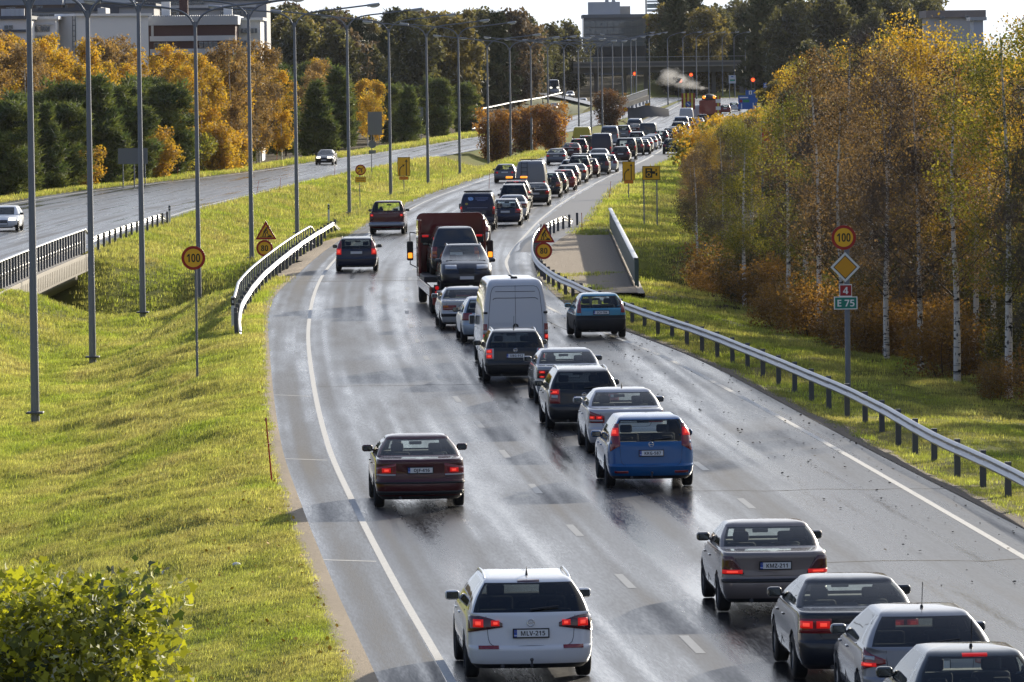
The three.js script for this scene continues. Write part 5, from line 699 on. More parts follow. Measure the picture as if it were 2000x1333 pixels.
function buildTree(p) { // {h, r, base, clumps, geo, tint, bark, kind, seed, trunkR, stems}
  const r = rng(p.seed), o = new THREE.Group(), twigs = [], wood = [], spots = [], stems = p.stems || 1;
  for (let s = 0; s < stems; s++) {
    const sp = stems > 1 ? 0.35 : 0, a0 = s / stems * 6.28 + r(), lean = stems > 1 ? p.r * 0.55 : 0.25 * r(), H = p.h * (stems > 1 ? 0.7 + 0.25 * r() : 0.97);
    const tip = new THREE.Vector3(Math.cos(a0) * lean, H, Math.sin(a0) * lean), b0 = new THREE.Vector3(Math.cos(a0) * sp * 0.5, -0.2, Math.sin(a0) * sp * 0.5);
    const pts = [0, 0.3, 0.6, 1].map(t => b0.clone().lerp(tip, t).add(new THREE.Vector3((r() - 0.5) * 0.3 * t, 0, (r() - 0.5) * 0.3 * t))), tr = p.trunkR || p.h * 0.0115;
    wood.push(limbTube(pts, tr, tr * 0.15, 7));
    const c = new THREE.CatmullRomCurve3(pts), nl = Math.round((p.limbs || 14) / stems);
    for (let k = 0; k < nl; k++) { const t = lerp(p.base, 0.96, (k + r() * 0.8) / nl), q = c.getPoint(t), a = r() * 6.28, sh = p.shape(t), len = p.r * sh * (0.75 + 0.4 * r()), up = p.up ?? 0.7; const e = q.clone().add(new THREE.Vector3(Math.cos(a) * len, len * up * (0.6 + 0.6 * r()), Math.sin(a) * len)), m = q.clone().lerp(e, 0.5).add(new THREE.Vector3(0, -0.08 * len, 0)); twigs.push(limbTube([q, m, e], tr * 0.26 * (1.1 - t), tr * 0.05, 4)); for (let u = 0; u < 4; u++) spots.push(q.clone().lerp(e, 0.35 + 0.65 * r())); }
  }
  part('trunk', wood, p.bark, o); part('branches', twigs, twigBark, o);
  const nz = p.seed * 3.7, mtx = [], cols = []; let guard = 0;
  while (mtx.length < p.clumps && guard++ < p.clumps * 30) {
    let v;
    if (r() < 0.4 && spots.length) { v = spots[Math.floor(r() * spots.length)].clone().add(new THREE.Vector3(r() - 0.5, r() - 0.5, r() - 0.5).multiplyScalar(p.r * 0.35)); }
    else { const t = lerp(p.base, 1, r()), sh = p.shape(t) * p.r, a = r() * 6.28, q = Math.sqrt(r()) * sh; v = new THREE.Vector3(Math.cos(a) * q, t * p.h, Math.sin(a) * q); if (fbm(v.x / (p.r * 0.55) + nz + v.z, v.y / (p.r * 0.45) + v.z / p.r, 3, 2) < (p.gap ?? 0.46)) continue; }
    if (v.y > p.h * 1.02 || v.y < 0.15) continue;
    const s = (0.65 + 0.7 * r()) * (p.cs || 1); mtx.push(new THREE.Matrix4().compose(v, new THREE.Quaternion().setFromEuler(new THREE.Euler(p.flat ? (r() - 0.5) * 0.6 : r() * 6.3, r() * 6.3, p.flat ? (r() - 0.5) * 0.6 : r() * 6.3)), new THREE.Vector3(s, s, s)));
    cols.push(p.tint(r, v.y / p.h));
  }
  const im = new THREE.InstancedMesh(p.geo, p.leaf || LM, mtx.length); mtx.forEach((m, i) => { im.setMatrixAt(i, m); im.setColorAt(i, cols[i]); }); im.name = 'crown'; im.userData.kind = 'stuff'; im.castShadow = im.receiveShadow = true; o.add(im);
  return o;
}
const mixT = (a, b, k = 0.25) => r => { const t = r(), j = 1 + (r() - 0.5) * k * 2; return C(lerp(a[0], b[0], t) * j, lerp(a[1], b[1], t) * j, lerp(a[2], b[2], t) * j); };
const oval = t => Math.sin(Math.PI * clamp((t - 0.12) / 0.92)) ** 0.7, cone = t => clamp((1.02 - t) * 1.25) * (t < 0.3 ? 0.6 + t * 1.3 : 1), round = t => Math.sqrt(clamp(1 - ((t - 0.55) / 0.5) ** 2)), bushy = t => Math.sqrt(clamp(1 - ((t - 0.5) / 0.55) ** 2)) * (0.75 + 0.25 * t);
const leafNear = [leafCloud(60, 0.42, 0.072, 1), leafCloud(54, 0.45, 0.076, 2, 1.4)], leafMid = [leafCloud(40, 0.55, 0.2, 3), leafCloud(34, 0.55, 0.22, 4, 1.3)], leafFar = [leafCloud(40, 0.9, 0.42, 5), leafCloud(36, 0.9, 0.45, 6, 1.2)];
const pineMid2 = needleSpray(46, 0.6, 0.42, 0.06, 18), pineMid = needleSpray(70, 0.55, 0.34, 0.035, 8), pineFar = needleSpray(60, 1.0, 0.7, 0.1, 9), twigNear = needleSpray(60, 0.6, 0.5, 0.008, 10), twigMid = needleSpray(60, 0.7, 0.6, 0.018, 12);
const GOLD = mixT([0.44, 0.34, 0.035], [0.6, 0.34, 0.02], 0.45), OLIVE = mixT([0.12, 0.14, 0.02], [0.36, 0.3, 0.03], 0.4), ORANGE = mixT([0.5, 0.35, 0.03], [0.48, 0.27, 0.02], 0.4), BROWN = mixT([0.12, 0.08, 0.04], [0.24, 0.15, 0.045], 0.4), RUST = mixT([0.22, 0.085, 0.025], [0.42, 0.22, 0.03], 0.4), PINE = mixT([0.075, 0.11, 0.025], [0.19, 0.21, 0.04], 0.4), GREEN = mixT([0.1, 0.14, 0.03], [0.22, 0.22, 0.04], 0.4), TWIG = mixT([0.08, 0.065, 0.05], [0.15, 0.115, 0.085]), MOSS = mixT([0.06, 0.06, 0.015], [0.16, 0.13, 0.02], 0.4);
const skyR = [[1250, 470], [1290, 400], [1310, 330], [1345, 285], [1400, 240], [1490, 222], [1512, 190], [1540, 130], [1600, 62], [1690, 22], [1760, 6], [1820, 50], [1890, 95], [1930, 85], [1955, 20], [1980, -40], [2100, -60]];
const skyL = [[-60, 80], [0, 75], [60, 66], [110, 80], [160, 92], [200, 66], [260, 70], [330, 82], [420, 98], [450, 80], [480, 96], [515, 70], [545, 120], [580, 150], [620, 112], [670, 122], [700, 150], [760, 162], [830, 160], [880, 140], [930, 165], [960, 230]];
const pixelX = (x, d) => 1000 + x / d * FOCAL;
function fitTop(sky, x, d, h, scale, spread = 0) { const px = pixelX(x, d), lim = Math.max(pwl(sky, px), spread ? pwl(sky, px - spread) - 12 : -999), top = CAM_H + (HORIZON - lim - (px - 1000) * ROLL) / FOCAL * d - soilY(x, d); return Math.min(scale, top / h); }
const protos = {};
function proto(key, make) { if (!protos[key]) protos[key] = make(); return protos[key]; }
function plant(key, make, name, label, category, x, d, scale, turn, group, lift = 0) {
  const src = proto(key, make), o = src.clone(); o.name = numbered(name); o.position.set(x, soilY(x, d) - 0.05 + lift, -d); o.rotation.y = turn; o.scale.setScalar(scale); scene.add(o); return tag(o, label, category, group);
}
// the wood behind the long guardrail
const woodEdge = curve([[60, 20.5], [120, 17.5], [178, 14.4], [188, 13.1], [210, 11.2], [224, 10.0], [250, 8.6], [280, 8.6], [310, 9.2], [350, 9.6], [400, 11.8], [465, 13.4], [530, 16.6], [600, 20.5], [700, 26], [900, 37], [1100, 50]]);
{
  const mk = { birch: k => () => buildTree({ h: 10, r: 2.1, base: 0.3, trunkR: 0.125, clumps: 270, geo: leafNear[k % 2], tint: k === 2 ? OLIVE : GOLD, bark: birchBark, shape: oval, seed: 11 + k, limbs: 18, up: 0.9, gap: 0.5 }),
    bare: k => () => buildTree({ h: 9.5, r: 1.9, base: 0.28, trunkR: 0.12, clumps: 170, geo: k ? twigNear : leafNear[0], tint: k ? TWIG : BROWN, leaf: k ? NM : LM, bark: birchBark, shape: oval, seed: 31 + k, limbs: 30, up: 1.0, gap: 0.4 }),
    shrub: k => () => buildTree({ h: 2.6, r: 1.3, base: 0.08, clumps: 110, geo: leafNear[k], tint: k ? MOSS : OLIVE, bark: darkBark, shape: bushy, seed: 41 + k, limbs: 20, stems: 4, gap: 0.4 }),
    spruce: () => buildTree({ h: 9, r: 1.7, base: 0.06, clumps: 300, geo: pineMid, tint: PINE, leaf: NM, bark: pineBark, shape: cone, seed: 51, limbs: 26, up: -0.1, flat: true, gap: 0.3 }),
    birchMid: k => () => buildTree({ h: 10, r: 2.3, base: 0.15, clumps: 190, geo: leafMid[k % 2], tint: [GOLD, OLIVE, ORANGE][k], bark: birchBark, shape: oval, seed: 61 + k, limbs: 16, up: 0.9, gap: 0.42 }),
    bushMid: k => () => buildTree({ h: 4, r: 2.2, base: 0.05, clumps: 170, geo: leafMid[k % 2], tint: [OLIVE, GOLD, ORANGE][k], bark: darkBark, shape: bushy, seed: 71 + k, limbs: 20, stems: 4, gap: 0.38 }) };
  const r = rng(99), put = [];
  const mark = (d, u) => [d < 192 ? 'behind the route sign' : d < 215 ? 'just past the route sign' : d < 245 ? 'near the bend of the guardrail' : d < 285 ? 'beside the footbridge parapet' : d < 335 ? 'on the stream bank' : d < 390 ? 'beside the camera sign' : 'beyond the camera sign', u < 3 ? 'at the front of the wood' : u < 7.5 ? 'in the second rank of the wood' : 'deep in the wood'].reverse().join(' ');
  const far = (x, d, m) => put.every(q => (q[0] - x) ** 2 + ((q[1] - d) * 0.75) ** 2 > m * m);
  for (let k = 0; k < 9000 && put.length < 240; k++) {
    const d = 168 + 300 * r() ** 1.15, e = woodEdge(d), depth = r() ** 1.5, x = e + 0.3 + depth * 17; if (x > d * 0.083 + 14 || !far(x, d, depth < 0.2 ? 1.9 : 2.9)) continue; put.push([x, d]);
    const edge = x - e < 2.2, q = r(), hs = 0.82 + 0.32 * r(), bankside = Math.abs(d - 300) < 26; let key, lab, cat = 'tree', name = 'birch_tree', grp = 'birches in the wood behind the guardrail';
    if (bankside && x - e < 3) continue;
    if (d < 330 && Math.abs(pixelX(x, d) - 1499) < 42) continue;
    const short = lerp(1, 0.72, sstep(300, 440, d)) * lerp(1.12, 1, sstep(175, 230, d));
    if (q < (edge ? 0.36 : 0.14)) { const n = r() < 0.5 ? 0 : 1; plant('shrub' + n, mk.shrub(n), 'shrub', (n ? 'mossy green shrub ' : 'olive leafy shrub ') + mark(d, x - e), 'shrub', x, d, 0.7 + 0.5 * r(), r() * 6, 'shrubs along the edge of the wood'); continue; }
    if (q < 0.46) { plant('birch' + (k % 2), mk.birch(k % 2), name, 'golden-leaved birch ' + mark(d, x - e), cat, x, d, fitTop(skyR, x, d, 10, hs * short, 30), r() * 6, grp); }
    else if (q < 0.62) plant('birch2', mk.birch(2), name, 'olive-green birch ' + mark(d, x - e), cat, x, d, fitTop(skyR, x, d, 10, hs * short, 30), r() * 6, grp);
    else if (q < (x - e > 7 ? 0.74 : 0.94)) { const n = r() < 0.5 ? 0 : 1; plant('bare' + n, mk.bare(n), name, (n ? 'leafless twiggy birch ' : 'brown-leaved birch ') + mark(d, x - e), cat, x, d, fitTop(skyR, x, d, 10, hs * short, 30), r() * 6, grp); }
    else if (!edge) plant('spruce', mk.spruce, 'spruce_tree', 'dark young spruce ' + mark(d, x - e), cat, x, d, fitTop(skyR, x, d, 9, hs * 0.85 * short), r() * 6, 'spruces in the wood behind the guardrail');
  }
  for (let k = 0, n = 0; k < 900 && n < 46; k++) { const d = 440 + 260 * r(), e = woodEdge(d), x = e + 0.5 + r() ** 1.3 * 16; if (!far(x, d, 3.2)) continue; put.push([x, d]); n++; const low = x - e < 6, c = k % 3;
    if (low) plant('bushMid' + c, mk.bushMid(c), 'willow_bush', ['olive', 'golden', 'orange'][c] + '-leaved bush beyond the camera sign', 'bush', x, d, fitTop(skyR, x, d, 4, 0.85 + 0.35 * r()), r() * 6, 'low bushes beyond the camera sign'); else plant('birchMid' + c, mk.birchMid(c), 'birch_tree', ['golden', 'olive', 'orange'][c] + '-leaved birch beyond the camera sign', 'tree', x, d, fitTop(skyR, x, d, 10, 0.6 + 0.3 * r()), r() * 6, 'birches beyond the camera sign'); }
  // undergrowth between the trunks
  for (let k = 0, n = 0; k < 4000 && n < 90; k++) { const d = 172 + 150 * r(), e = woodEdge(d), x = e + 0.8 + 15 * r(); if (x > d * 0.083 + 6 || (Math.abs(d - 300) < 26 && x - e < 4) || put.some(q2 => (q2[0] - x) ** 2 + (q2[1] - d) ** 2 < 0.5)) continue; n++; const c = k % 2; plant('shrub' + c, mk.shrub(c), 'shrub', (c ? 'mossy green shrub ' : 'olive leafy shrub ') + mark(d, x - e), 'shrub', x, d, 0.55 + 0.6 * r(), r() * 6, 'shrubs along the edge of the wood'); }
  for (let k = 0, n = 0; k < 3000 && n < 46; k++) { const d = 174 + 120 * r(), e = woodEdge(d), x = e - 0.4 + 3.2 * r(); if (Math.abs(d - 300) < 22) continue; n++; plant('shrub2', () => buildTree({ h: 1.7, r: 1.1, base: 0.05, clumps: 80, geo: leafNear[0], tint: mixT([0.2, 0.11, 0.03], [0.42, 0.23, 0.03], 0.4), bark: darkBark, shape: bushy, seed: 47, limbs: 18, stems: 4, gap: 0.42 }), 'shrub', 'low rust-brown shrub ' + mark(d, x - e), 'shrub', x, d, 0.6 + 0.7 * r(), r() * 6, 'shrubs along the edge of the wood'); }
  // young growth on the bank nearer the viewpoint, shading the verge
  for (let k = 0, n = 0; k < 2000 && n < 34; k++) { const d = 96 + 78 * r(), x = woodEdge(d) + 0.2 + 7 * r(); if (!far(x, d, 1.9)) continue; put.push([x, d]); n++; const c = k % 3; plant(c < 2 ? 'birch2' : 'bare0', c < 2 ? mk.birch(2) : mk.bare(0), 'birch_sapling', (c < 2 ? 'olive-green' : 'brown-leaved') + ' birch sapling on the bank short of the route sign', 'tree', x, d, 0.42 + 0.16 * r(), r() * 6, 'birch saplings on the bank'); }
  for (let k = 0, n = 0; k < 2000 && n < 12; k++) { const d = 455 + 130 * r(), x = oppF(d) - 2.0 - 3.5 * r(), px = pixelX(x, d); if (px < 330 || px > 580) continue; n++; const c = k % 3; plant('bushMid' + c, mk.bushMid(c), 'willow_bush', ['olive', 'golden', 'orange'][c] + ' bush at the foot of the birches ' + (px < 330 ? 'by the wide sign back' : px < 450 ? 'below the brown flat-roofed block' : 'below the white corner block'), 'bush', x, d, 0.6 + 0.5 * r(), r() * 6, 'bushes at the foot of the birches'); }
  // bushes between the roads
  for (const [px, py, h, key, lab] of [[968, 314, 5.2, 'rowan0', 'rust-orange leafy bush, nearest of three on the median'], [1030, 300, 5.0, 'rowan1', 'rust-orange leafy bush, middle of three on the median'], [1078, 290, 4.6, 'rowan0', 'rust-brown leafy bush beside the small yellow sign on the median'], [1190, 247, 5.2, 'rowan2', 'lone brown bush on the median in front of the far carriageway']]) { const p = foot(px, py); const o = plant(key, () => buildTree({ h: 5, r: 2.7, base: 0.06, clumps: 260, geo: leafMid[key.slice(-1) === '1' ? 1 : 0], tint: key === 'rowan2' ? mixT([0.1, 0.06, 0.02], [0.18, 0.08, 0.02]) : RUST, bark: darkBark, shape: t => bushy(t) * (0.5 + 0.6 * t), seed: 81 + key.charCodeAt(5), limbs: 26, stems: 7, gap: 0.36 }), 'rowan_bush', lab, 'bush', p.x, p.d, h / 5, px, 'bushes on the median'); }
  // far side of the other carriageway: pines in front, golden birches behind
  const PF = k => () => buildTree({ h: 9, r: 2.4, base: 0.05, clumps: 280, geo: pineMid2, tint: PINE, leaf: NT, bark: pineBark, shape: k ? cone : round, seed: 101 + k, limbs: 26, up: 0.35, flat: true, gap: 0.47, cs: 1.3 });
  const BF = k => () => buildTree({ h: 12, r: 2.3, base: 0.2, clumps: 190, geo: leafMid[k % 2], tint: [ORANGE, GOLD, mixT([0.2, 0.14, 0.06], [0.36, 0.22, 0.05], 0.4)][k], bark: birchBark, shape: oval, seed: 111 + k, limbs: 18, up: 1, gap: 0.49, cs: 1.0 });
  const markL = (x, d, u) => { const px = pixelX(x, d); return (u < 5 ? 'in the front rank ' : u < 11 ? 'in the second rank ' : 'in the back rank ') + (px < 120 ? 'opposite the slatted bridge' : px < 300 ? 'by the wide sign back' : px < 450 ? 'below the brown flat-roofed block' : px < 560 ? 'below the white corner block' : 'by the tall sign backs'); };
  const put2 = [], ok2 = (x, d, m) => put2.every(q => (q[0] - x) ** 2 + ((q[1] - d) * 0.6) ** 2 > m * m);
  for (let k = 0; k < 5000 && put2.length < 110; k++) { const d = 440 + 190 * r(), e = oppF(d), u = 2.2 + 24 * r(), x = e - u; if (x < -0.083 * d - 6 || !ok2(x, d, u < 9 ? 2.3 : 3)) continue; put2.push([x, d]); const c = k % 3;
    const nearGold = d > 560 && u < 7;
    if (u < 12 && !nearGold && !(pixelX(x, d) > 440 && pixelX(x, d) < 560 && u < 6)) { if (r() < 0.85) plant('pf' + (k % 2), PF(k % 2), 'pine_tree', 'dark green young pine ' + markL(x, d, u), 'tree', x, d, 0.72 + 0.35 * r(), r() * 6, 'pines beyond the other carriageway'); else plant('gb' + c, mk.bushMid(c), 'willow_bush', ['olive', 'golden', 'orange'][c] + ' bush ' + markL(x, d, u), 'bush', x, d, 0.8 + 0.4 * r(), r() * 6, 'bushes among the pines'); }
    else plant('bf' + c, BF(c), 'birch_tree', ['orange', 'golden', 'brown'][c] + ' autumn birch ' + markL(x, d, u), 'tree', x, d, fitTop(skyL, x, d, 12.2, 1.25) * (0.78 + 0.26 * r()), r() * 6, 'birches behind the pines'); }
  for (let k = 0, n = 0; k < 3000 && n < 46; k++) { const d = 640 + 230 * r(), e = oppF(d), u = 3 + 26 * r(), x = e - u; if (!ok2(x, d, 3.4)) continue; put2.push([x, d]); n++; const c = k % 3; if (r() < 0.6) plant('pf' + (k % 2), PF(k % 2), 'pine_tree', 'dark pine ' + markL(x, d, u) + (d > 750 ? ', far side of the clump' : ''), 'tree', x, d, fitTop(skyL, x, d, 9.5, 0.8 + 0.4 * r()), r() * 6, 'pines behind the sign backs'); else plant('bf' + c, BF(c), 'birch_tree', ['orange', 'golden', 'brown'][c] + ' birch ' + markL(x, d, u) + (d > 750 ? ', far side of the clump' : ''), 'tree', x, d, fitTop(skyL, x, d, 12.2, 0.75 + 0.3 * r()), r() * 6, 'birches behind the sign backs'); }
  // wooded slopes far behind
  const FF = k => () => buildTree({ h: 15, r: 4.2, base: 0.08, clumps: 210, geo: k < 2 ? pineFar : leafFar[k % 2], tint: [mixT([0.04, 0.055, 0.022], [0.08, 0.09, 0.03]), mixT([0.06, 0.075, 0.025], [0.12, 0.12, 0.035]), mixT([0.1, 0.075, 0.045], [0.17, 0.12, 0.055]), mixT([0.14, 0.12, 0.035], [0.24, 0.19, 0.04]), mixT([0.08, 0.085, 0.03], [0.15, 0.14, 0.04])][k], leaf: k < 2 ? NM : LM, bark: darkBark, shape: k < 2 ? cone : round, seed: 121 + k, limbs: 16, up: 0.5, gap: 0.36, cs: 1.25, flat: k < 2 });
  const FL = ['dark spruce', 'green pine', 'brown-leaved tree', 'olive-yellow tree', 'green leafy tree'], put3 = [], ok3 = (x, d, m) => put3.every(q => (q[0] - x) ** 2 + ((q[1] - d) * 0.5) ** 2 > m * m);
  for (let k = 0, n = 0; k < 6000 && n < 120; k++) { const d = 980 + 420 * r(), px = 520 + 640 * r(), x = (px - 1000) / FOCAL * d, lim = oppF(d) - 16; if (x > lim || !ok3(x, d, 4.6)) continue; put3.push([x, d]); n++; const c = [0, 1, 2, 4, 3, 4][k % 6]; plant('ff' + c, FF(c), 'far_tree', FL[c] + ' on the wooded slope ' + (px < 640 ? 'behind the white corner block' : px < 760 ? 'above the clump of pines' : px < 880 ? 'above the square sign back' : px < 1000 ? 'behind the slip road cars' : 'nearest the glass building') + (d < 1100 ? ', lowest rank' : d < 1250 ? ', middle rank' : ', on the crest'), 'tree', x, d, (0.75 + 0.4 * r()) * (px > 980 ? 1.02 : 1), r() * 6, 'trees on the far slope'); }
  for (let k = 0, n = 0; k < 6000 && n < 80; k++) { const d = 1230 + 320 * r(), px = 1300 + 520 * r(), x = (px - 1000) / FOCAL * d; if (d < 1330 && px < 1490 || !ok3(x, d, 5)) continue; put3.push([x, d]); n++; const c = [0, 1, 4, 4, 3, 1][k % 6]; plant('ff' + c, FF(c), 'far_tree', FL[c] + ' on the wooded rise ' + (px < 1400 ? 'beside the sign tower' : px < 1500 ? 'above the white message sign' : px < 1650 ? 'above the blue direction signs' : 'beside the grey house') + (d < 1380 ? ', front rank' : ', back rank'), 'tree', x, d, 1.0 + 0.45 * r(), r() * 6, 'trees beyond the overpass'); }
  for (let k = 0, n = 0; k < 3000 && n < 30; k++) { const d = 700 + 380 * r(), e = woodEdge(d), x = e + 3 + 40 * r(); if (x / d * FOCAL + 1000 < 1480 || !ok3(x, d, 5)) continue; put3.push([x, d]); n++; const c = [1, 4, 2, 3][k % 4]; plant('ff' + c, FF(c), 'far_tree', FL[c] + ' behind the roadside birches', 'tree', x, d, fitTop(skyR, x, d, 15, 0.55 + 0.2 * r()), r() * 6, 'trees behind the roadside birches'); }
  // young tree at the foot of the viewpoint
  const big = leafCloud(40, 0.22, 0.038, 201, 1, 1.5, true);
  const o = buildTree({ h: 6.9, r: 1.45, base: 0.45, clumps: 1350, geo: big, tint: r => { const t = r() ** 1.25, j = 0.8 + 0.4 * r(); return C(lerp(0.03, 0.56, t) * j, lerp(0.05, 0.56, t) * j, lerp(0.006, 0.025, t) * j); }, bark: darkBark, shape: t => t > 0.9 ? 0.35 : t > 0.8 ? 0.75 : 1, seed: 205, limbs: 26, up: 0.7, gap: 0.42, stems: 3 });
  const d0 = 31, q = atDist(105, 1200, d0); o.name = numbered('young_tree'); o.position.set(q.x, soilY(q.x, d0) - 0.05, -d0); scene.add(o); tag(o, 'leafy yellow-green young tree growing close below the viewpoint', 'tree');
}
{ // grass: short tufts, larger ones farther off
  const blades = (n, rad, h, w, seed) => { const r = rng(seed), p = [], nn = [], ix = []; for (let k = 0; k < n; k++) { const a = r() * 6.28, q = Math.sqrt(r()) * rad, x = Math.cos(a) * q, z = Math.sin(a) * q, t = r() * 6.28, l = h * (0.55 + 0.75 * r()), bx = Math.cos(t) * w, bz = Math.sin(t) * w, b = p.length / 3, lx = (r() - 0.5) * l * 0.9, lz = (r() - 0.5) * l * 0.9; p.push(x - bx, 0, z - bz, x + bx, 0, z + bz, x + lx, l, z + lz); for (let i = 0; i < 3; i++) nn.push(-Math.sin(t), 0.5, Math.cos(t)); ix.push(b, b + 1, b + 2); } const g = new THREE.BufferGeometry(); g.setAttribute('position', new THREE.Float32BufferAttribute(p, 3)); g.setAttribute('normal', new THREE.Float32BufferAttribute(nn, 3)); g.setIndex(ix); return g; };
  const gm = new THREE.MeshPhysicalMaterial({ color: C(1, 1, 1), roughness: 1, transmission: 0.5, thickness: 0, side: THREE.DoubleSide });
  const r = rng(5), dummy = new THREE.Matrix4(), lists = { near: [], far: [] };
  function sow(n, pick, list, sc) { for (let k = 0; k < n; k++) { const [x, d, dens] = pick(); if (onRoad(x, d) || (x > edgeL(d) - 0.25 && x < edgeR(d) + 0.25) || r() > dens) continue; const y = soilY(x, d) - 0.01; const s = sc(d) * (0.6 + 0.8 * r()); const patch = fbm(x / 1.6, d / 5, 55, 3), dry = clamp(patch * 1.3 - 0.2 + (r() - 0.5) * 0.3); lists[list].push([x, y, -d, s, dry, r()]); } }
  sow(150000, () => { const d = 84 + 150 * r() ** 1.25, a = Math.max(oppN(d) + 0.2, -0.0835 * d - 2.5), b = edgeL(d); return [lerp(a, b, r()), d, 1 - 0.8 * Math.exp(-Math.max(0, b - 0.3 - lerp(a, b, 0)) / 100) * 0]; }, 'near', d => d / 130);
  sow(26000, () => { const d = 84 + 160 * r(), a = edgeR(d), b = Math.min(woodEdge(d) + 1.5, 0.086 * d + 3); return [lerp(a, Math.max(b, a + 1), r()), d, 1]; }, 'near', d => d / 130);
  sow(60000, () => { const d = 215 + 420 * r() ** 1.4, a = Math.max(oppN(d) + 0.2, -0.0835 * d - 3), b = edgeL(d); return [lerp(a, b, r()), d, 1]; }, 'far', d => d / 300);
  sow(24000, () => { const d = 235 + 420 * r(), a = edgeR(d), b = woodEdge(d) + 1.5; return [lerp(a, b, r()), d, 1]; }, 'far', d => d / 300);
  sow(12000, () => { const d = 400 + 500 * r(), a = oppF(d); return [a - 0.3 - 4 * r(), d, 1]; }, 'far', d => d / 300);
  for (const [k, geo] of [['near', blades(22, 0.17, 0.058, 0.0055, 3)], ['far', blades(20, 0.42, 0.13, 0.016, 4)]]) { const L = lists[k], im = new THREE.InstancedMesh(geo, gm, L.length), c = new THREE.Color(); L.forEach(([x, y, z, s, dry, q], i) => { dummy.compose(new THREE.Vector3(x, y, z), new THREE.Quaternion().setFromAxisAngle(new THREE.Vector3(0, 1, 0), q * 6.3), new THREE.Vector3(s, s * (0.8 + 0.4 * q), s)); im.setMatrixAt(i, dummy); const br = 0.5 + 0.8 * q + (q > 0.88 ? 0.55 : 0); im.setColorAt(i, c.setRGB(Math.min(0.8, lerp(0.28, 0.54, dry) * br), Math.min(0.8, lerp(0.36, 0.46, dry) * br), lerp(0.03, 0.13, dry) * br)); }); im.name = k === 'near' ? 'grass' : 'grass_beyond'; im.userData.kind = 'stuff'; im.userData.label = 'short sunlit yellow-green grass on the verges'; im.userData.category = 'grass'; im.castShadow = im.receiveShadow = true; scene.add(im); }
}
{ // yellow fallen leaves in the grass
  const r = rng(17), m4 = new THREE.Matrix4(), n = 1400, im = new THREE.InstancedMesh(new THREE.CircleGeometry(0.035, 5).scale(1, 0.7, 1).rotateX(-Math.PI / 2), mat(1, 1, 1, 0.7), n), c = new THREE.Color();
  for (let k = 0; k < n; k++) { const d = 92 + 130 * r(), a = Math.max(oppN(d), -0.083 * d - 1), b = edgeL(d) - 0.2, x = lerp(a, b, 1 - r() ** 1.4), s = 0.6 + 0.8 * r(); m4.compose(new THREE.Vector3(x, soilY(x, d) + 0.04 + 0.03 * r(), -d), new THREE.Quaternion().setFromEuler(new THREE.Euler((r() - 0.5) * 1.6, r() * 6, (r() - 0.5) * 1.6)), new THREE.Vector3(s, s, s)); im.setMatrixAt(k, m4); im.setColorAt(k, c.setRGB(0.5 + 0.2 * r(), 0.28 + 0.16 * r(), 0.03)); }
  im.name = 'fallen_leaves_on_grass'; im.userData = { kind: 'stuff', label: 'yellow fallen leaves scattered over the grass slope', category: 'leaves' }; im.castShadow = im.receiveShadow = true; scene.add(im);
}
// ---------------------------------------------------------------- buildings, overpass, slip road, roadworks
const stoneW = mat(0.82, 0.81, 0.78, 0.8), stoneG = mat(0.42, 0.42, 0.43, 0.85), stoneL = mat(0.6, 0.6, 0.6, 0.85), brickD = mat(0.1, 0.055, 0.05, 0.85), roofD = mat(0.1, 0.11, 0.13, 0.7), roofZ = mat(0.42, 0.44, 0.46, 0.45, 0.4), frameM = mat(0.5, 0.5, 0.49, 0.6), pane = new THREE.MeshPhysicalMaterial({ color: C(0.05, 0.06, 0.07), roughness: 0.08, clearcoat: 1 });
function building(name, label, d, x0, x1, yTop, depth, wall, { wins = [], bands = [], roof = roofD, roofH = 0.5, rot = 0, ribs = 0, extra } = {}) { // picture measures at distance d
  const A = atDist(x0, yTop, d), B = atDist(x1, yTop, d), w = B.x - A.x, base = Math.min(soilY(A.x, d), soilY(B.x, d)) - 1, top = (A.y + B.y) / 2, o = thing(name, label, 'building', [(A.x + B.x) / 2, base, -d], rot), h = top - base;
  const W = rot ? w / Math.abs(Math.cos(rot)) : w;
  part('wall', box(W, h, depth, 0, h / 2, -depth / 2), wall, o);
  const rf = part('roof', box(W + 0.6, roofH, depth + 0.6, 0, h + roofH / 2, -depth / 2), roof, o);
  for (let k = 0; k < ribs; k++) part('roof_rib', box(0.12, 0.14, depth + 0.3, -W / 2 + (k + 0.5) * W / ribs, h + roofH + 0.06, -depth / 2), roof, rf);
  const Y = py => atDist((x0 + x1) / 2, py, d).y - base, X = px => (atDist(px, yTop, d).x - (A.x + B.x) / 2) / (rot ? Math.cos(rot) : 1);
  for (const [bx0, bx1, by0, by1, m] of bands) part('facade_band', box(X(bx1) - X(bx0), Y(by0) - Y(by1), 0.25, (X(bx0) + X(bx1)) / 2, (Y(by0) + Y(by1)) / 2, 0.12), m, o);
  for (const [wx0, wx1, wy0, wy1, n = 1] of wins) for (let k = 0; k < n; k++) { const a = lerp(X(wx0), X(wx1), k / n), b = lerp(X(wx0), X(wx1), (k + 0.86) / n), c = Y(wy1), e = Y(wy0), g = part('window', box(b - a, e - c, 0.1, (a + b) / 2, (c + e) / 2, 0.27), frameM, o); part('pane', [box((b - a) * 0.44, (e - c) * 0.86, 0.04, lerp(a, b, 0.26), (c + e) / 2, 0.34), box((b - a) * 0.44, (e - c) * 0.86, 0.04, lerp(a, b, 0.74), (c + e) / 2, 0.34)], pane, g); }
  if (extra) extra(o, X, Y, h); return o;
}
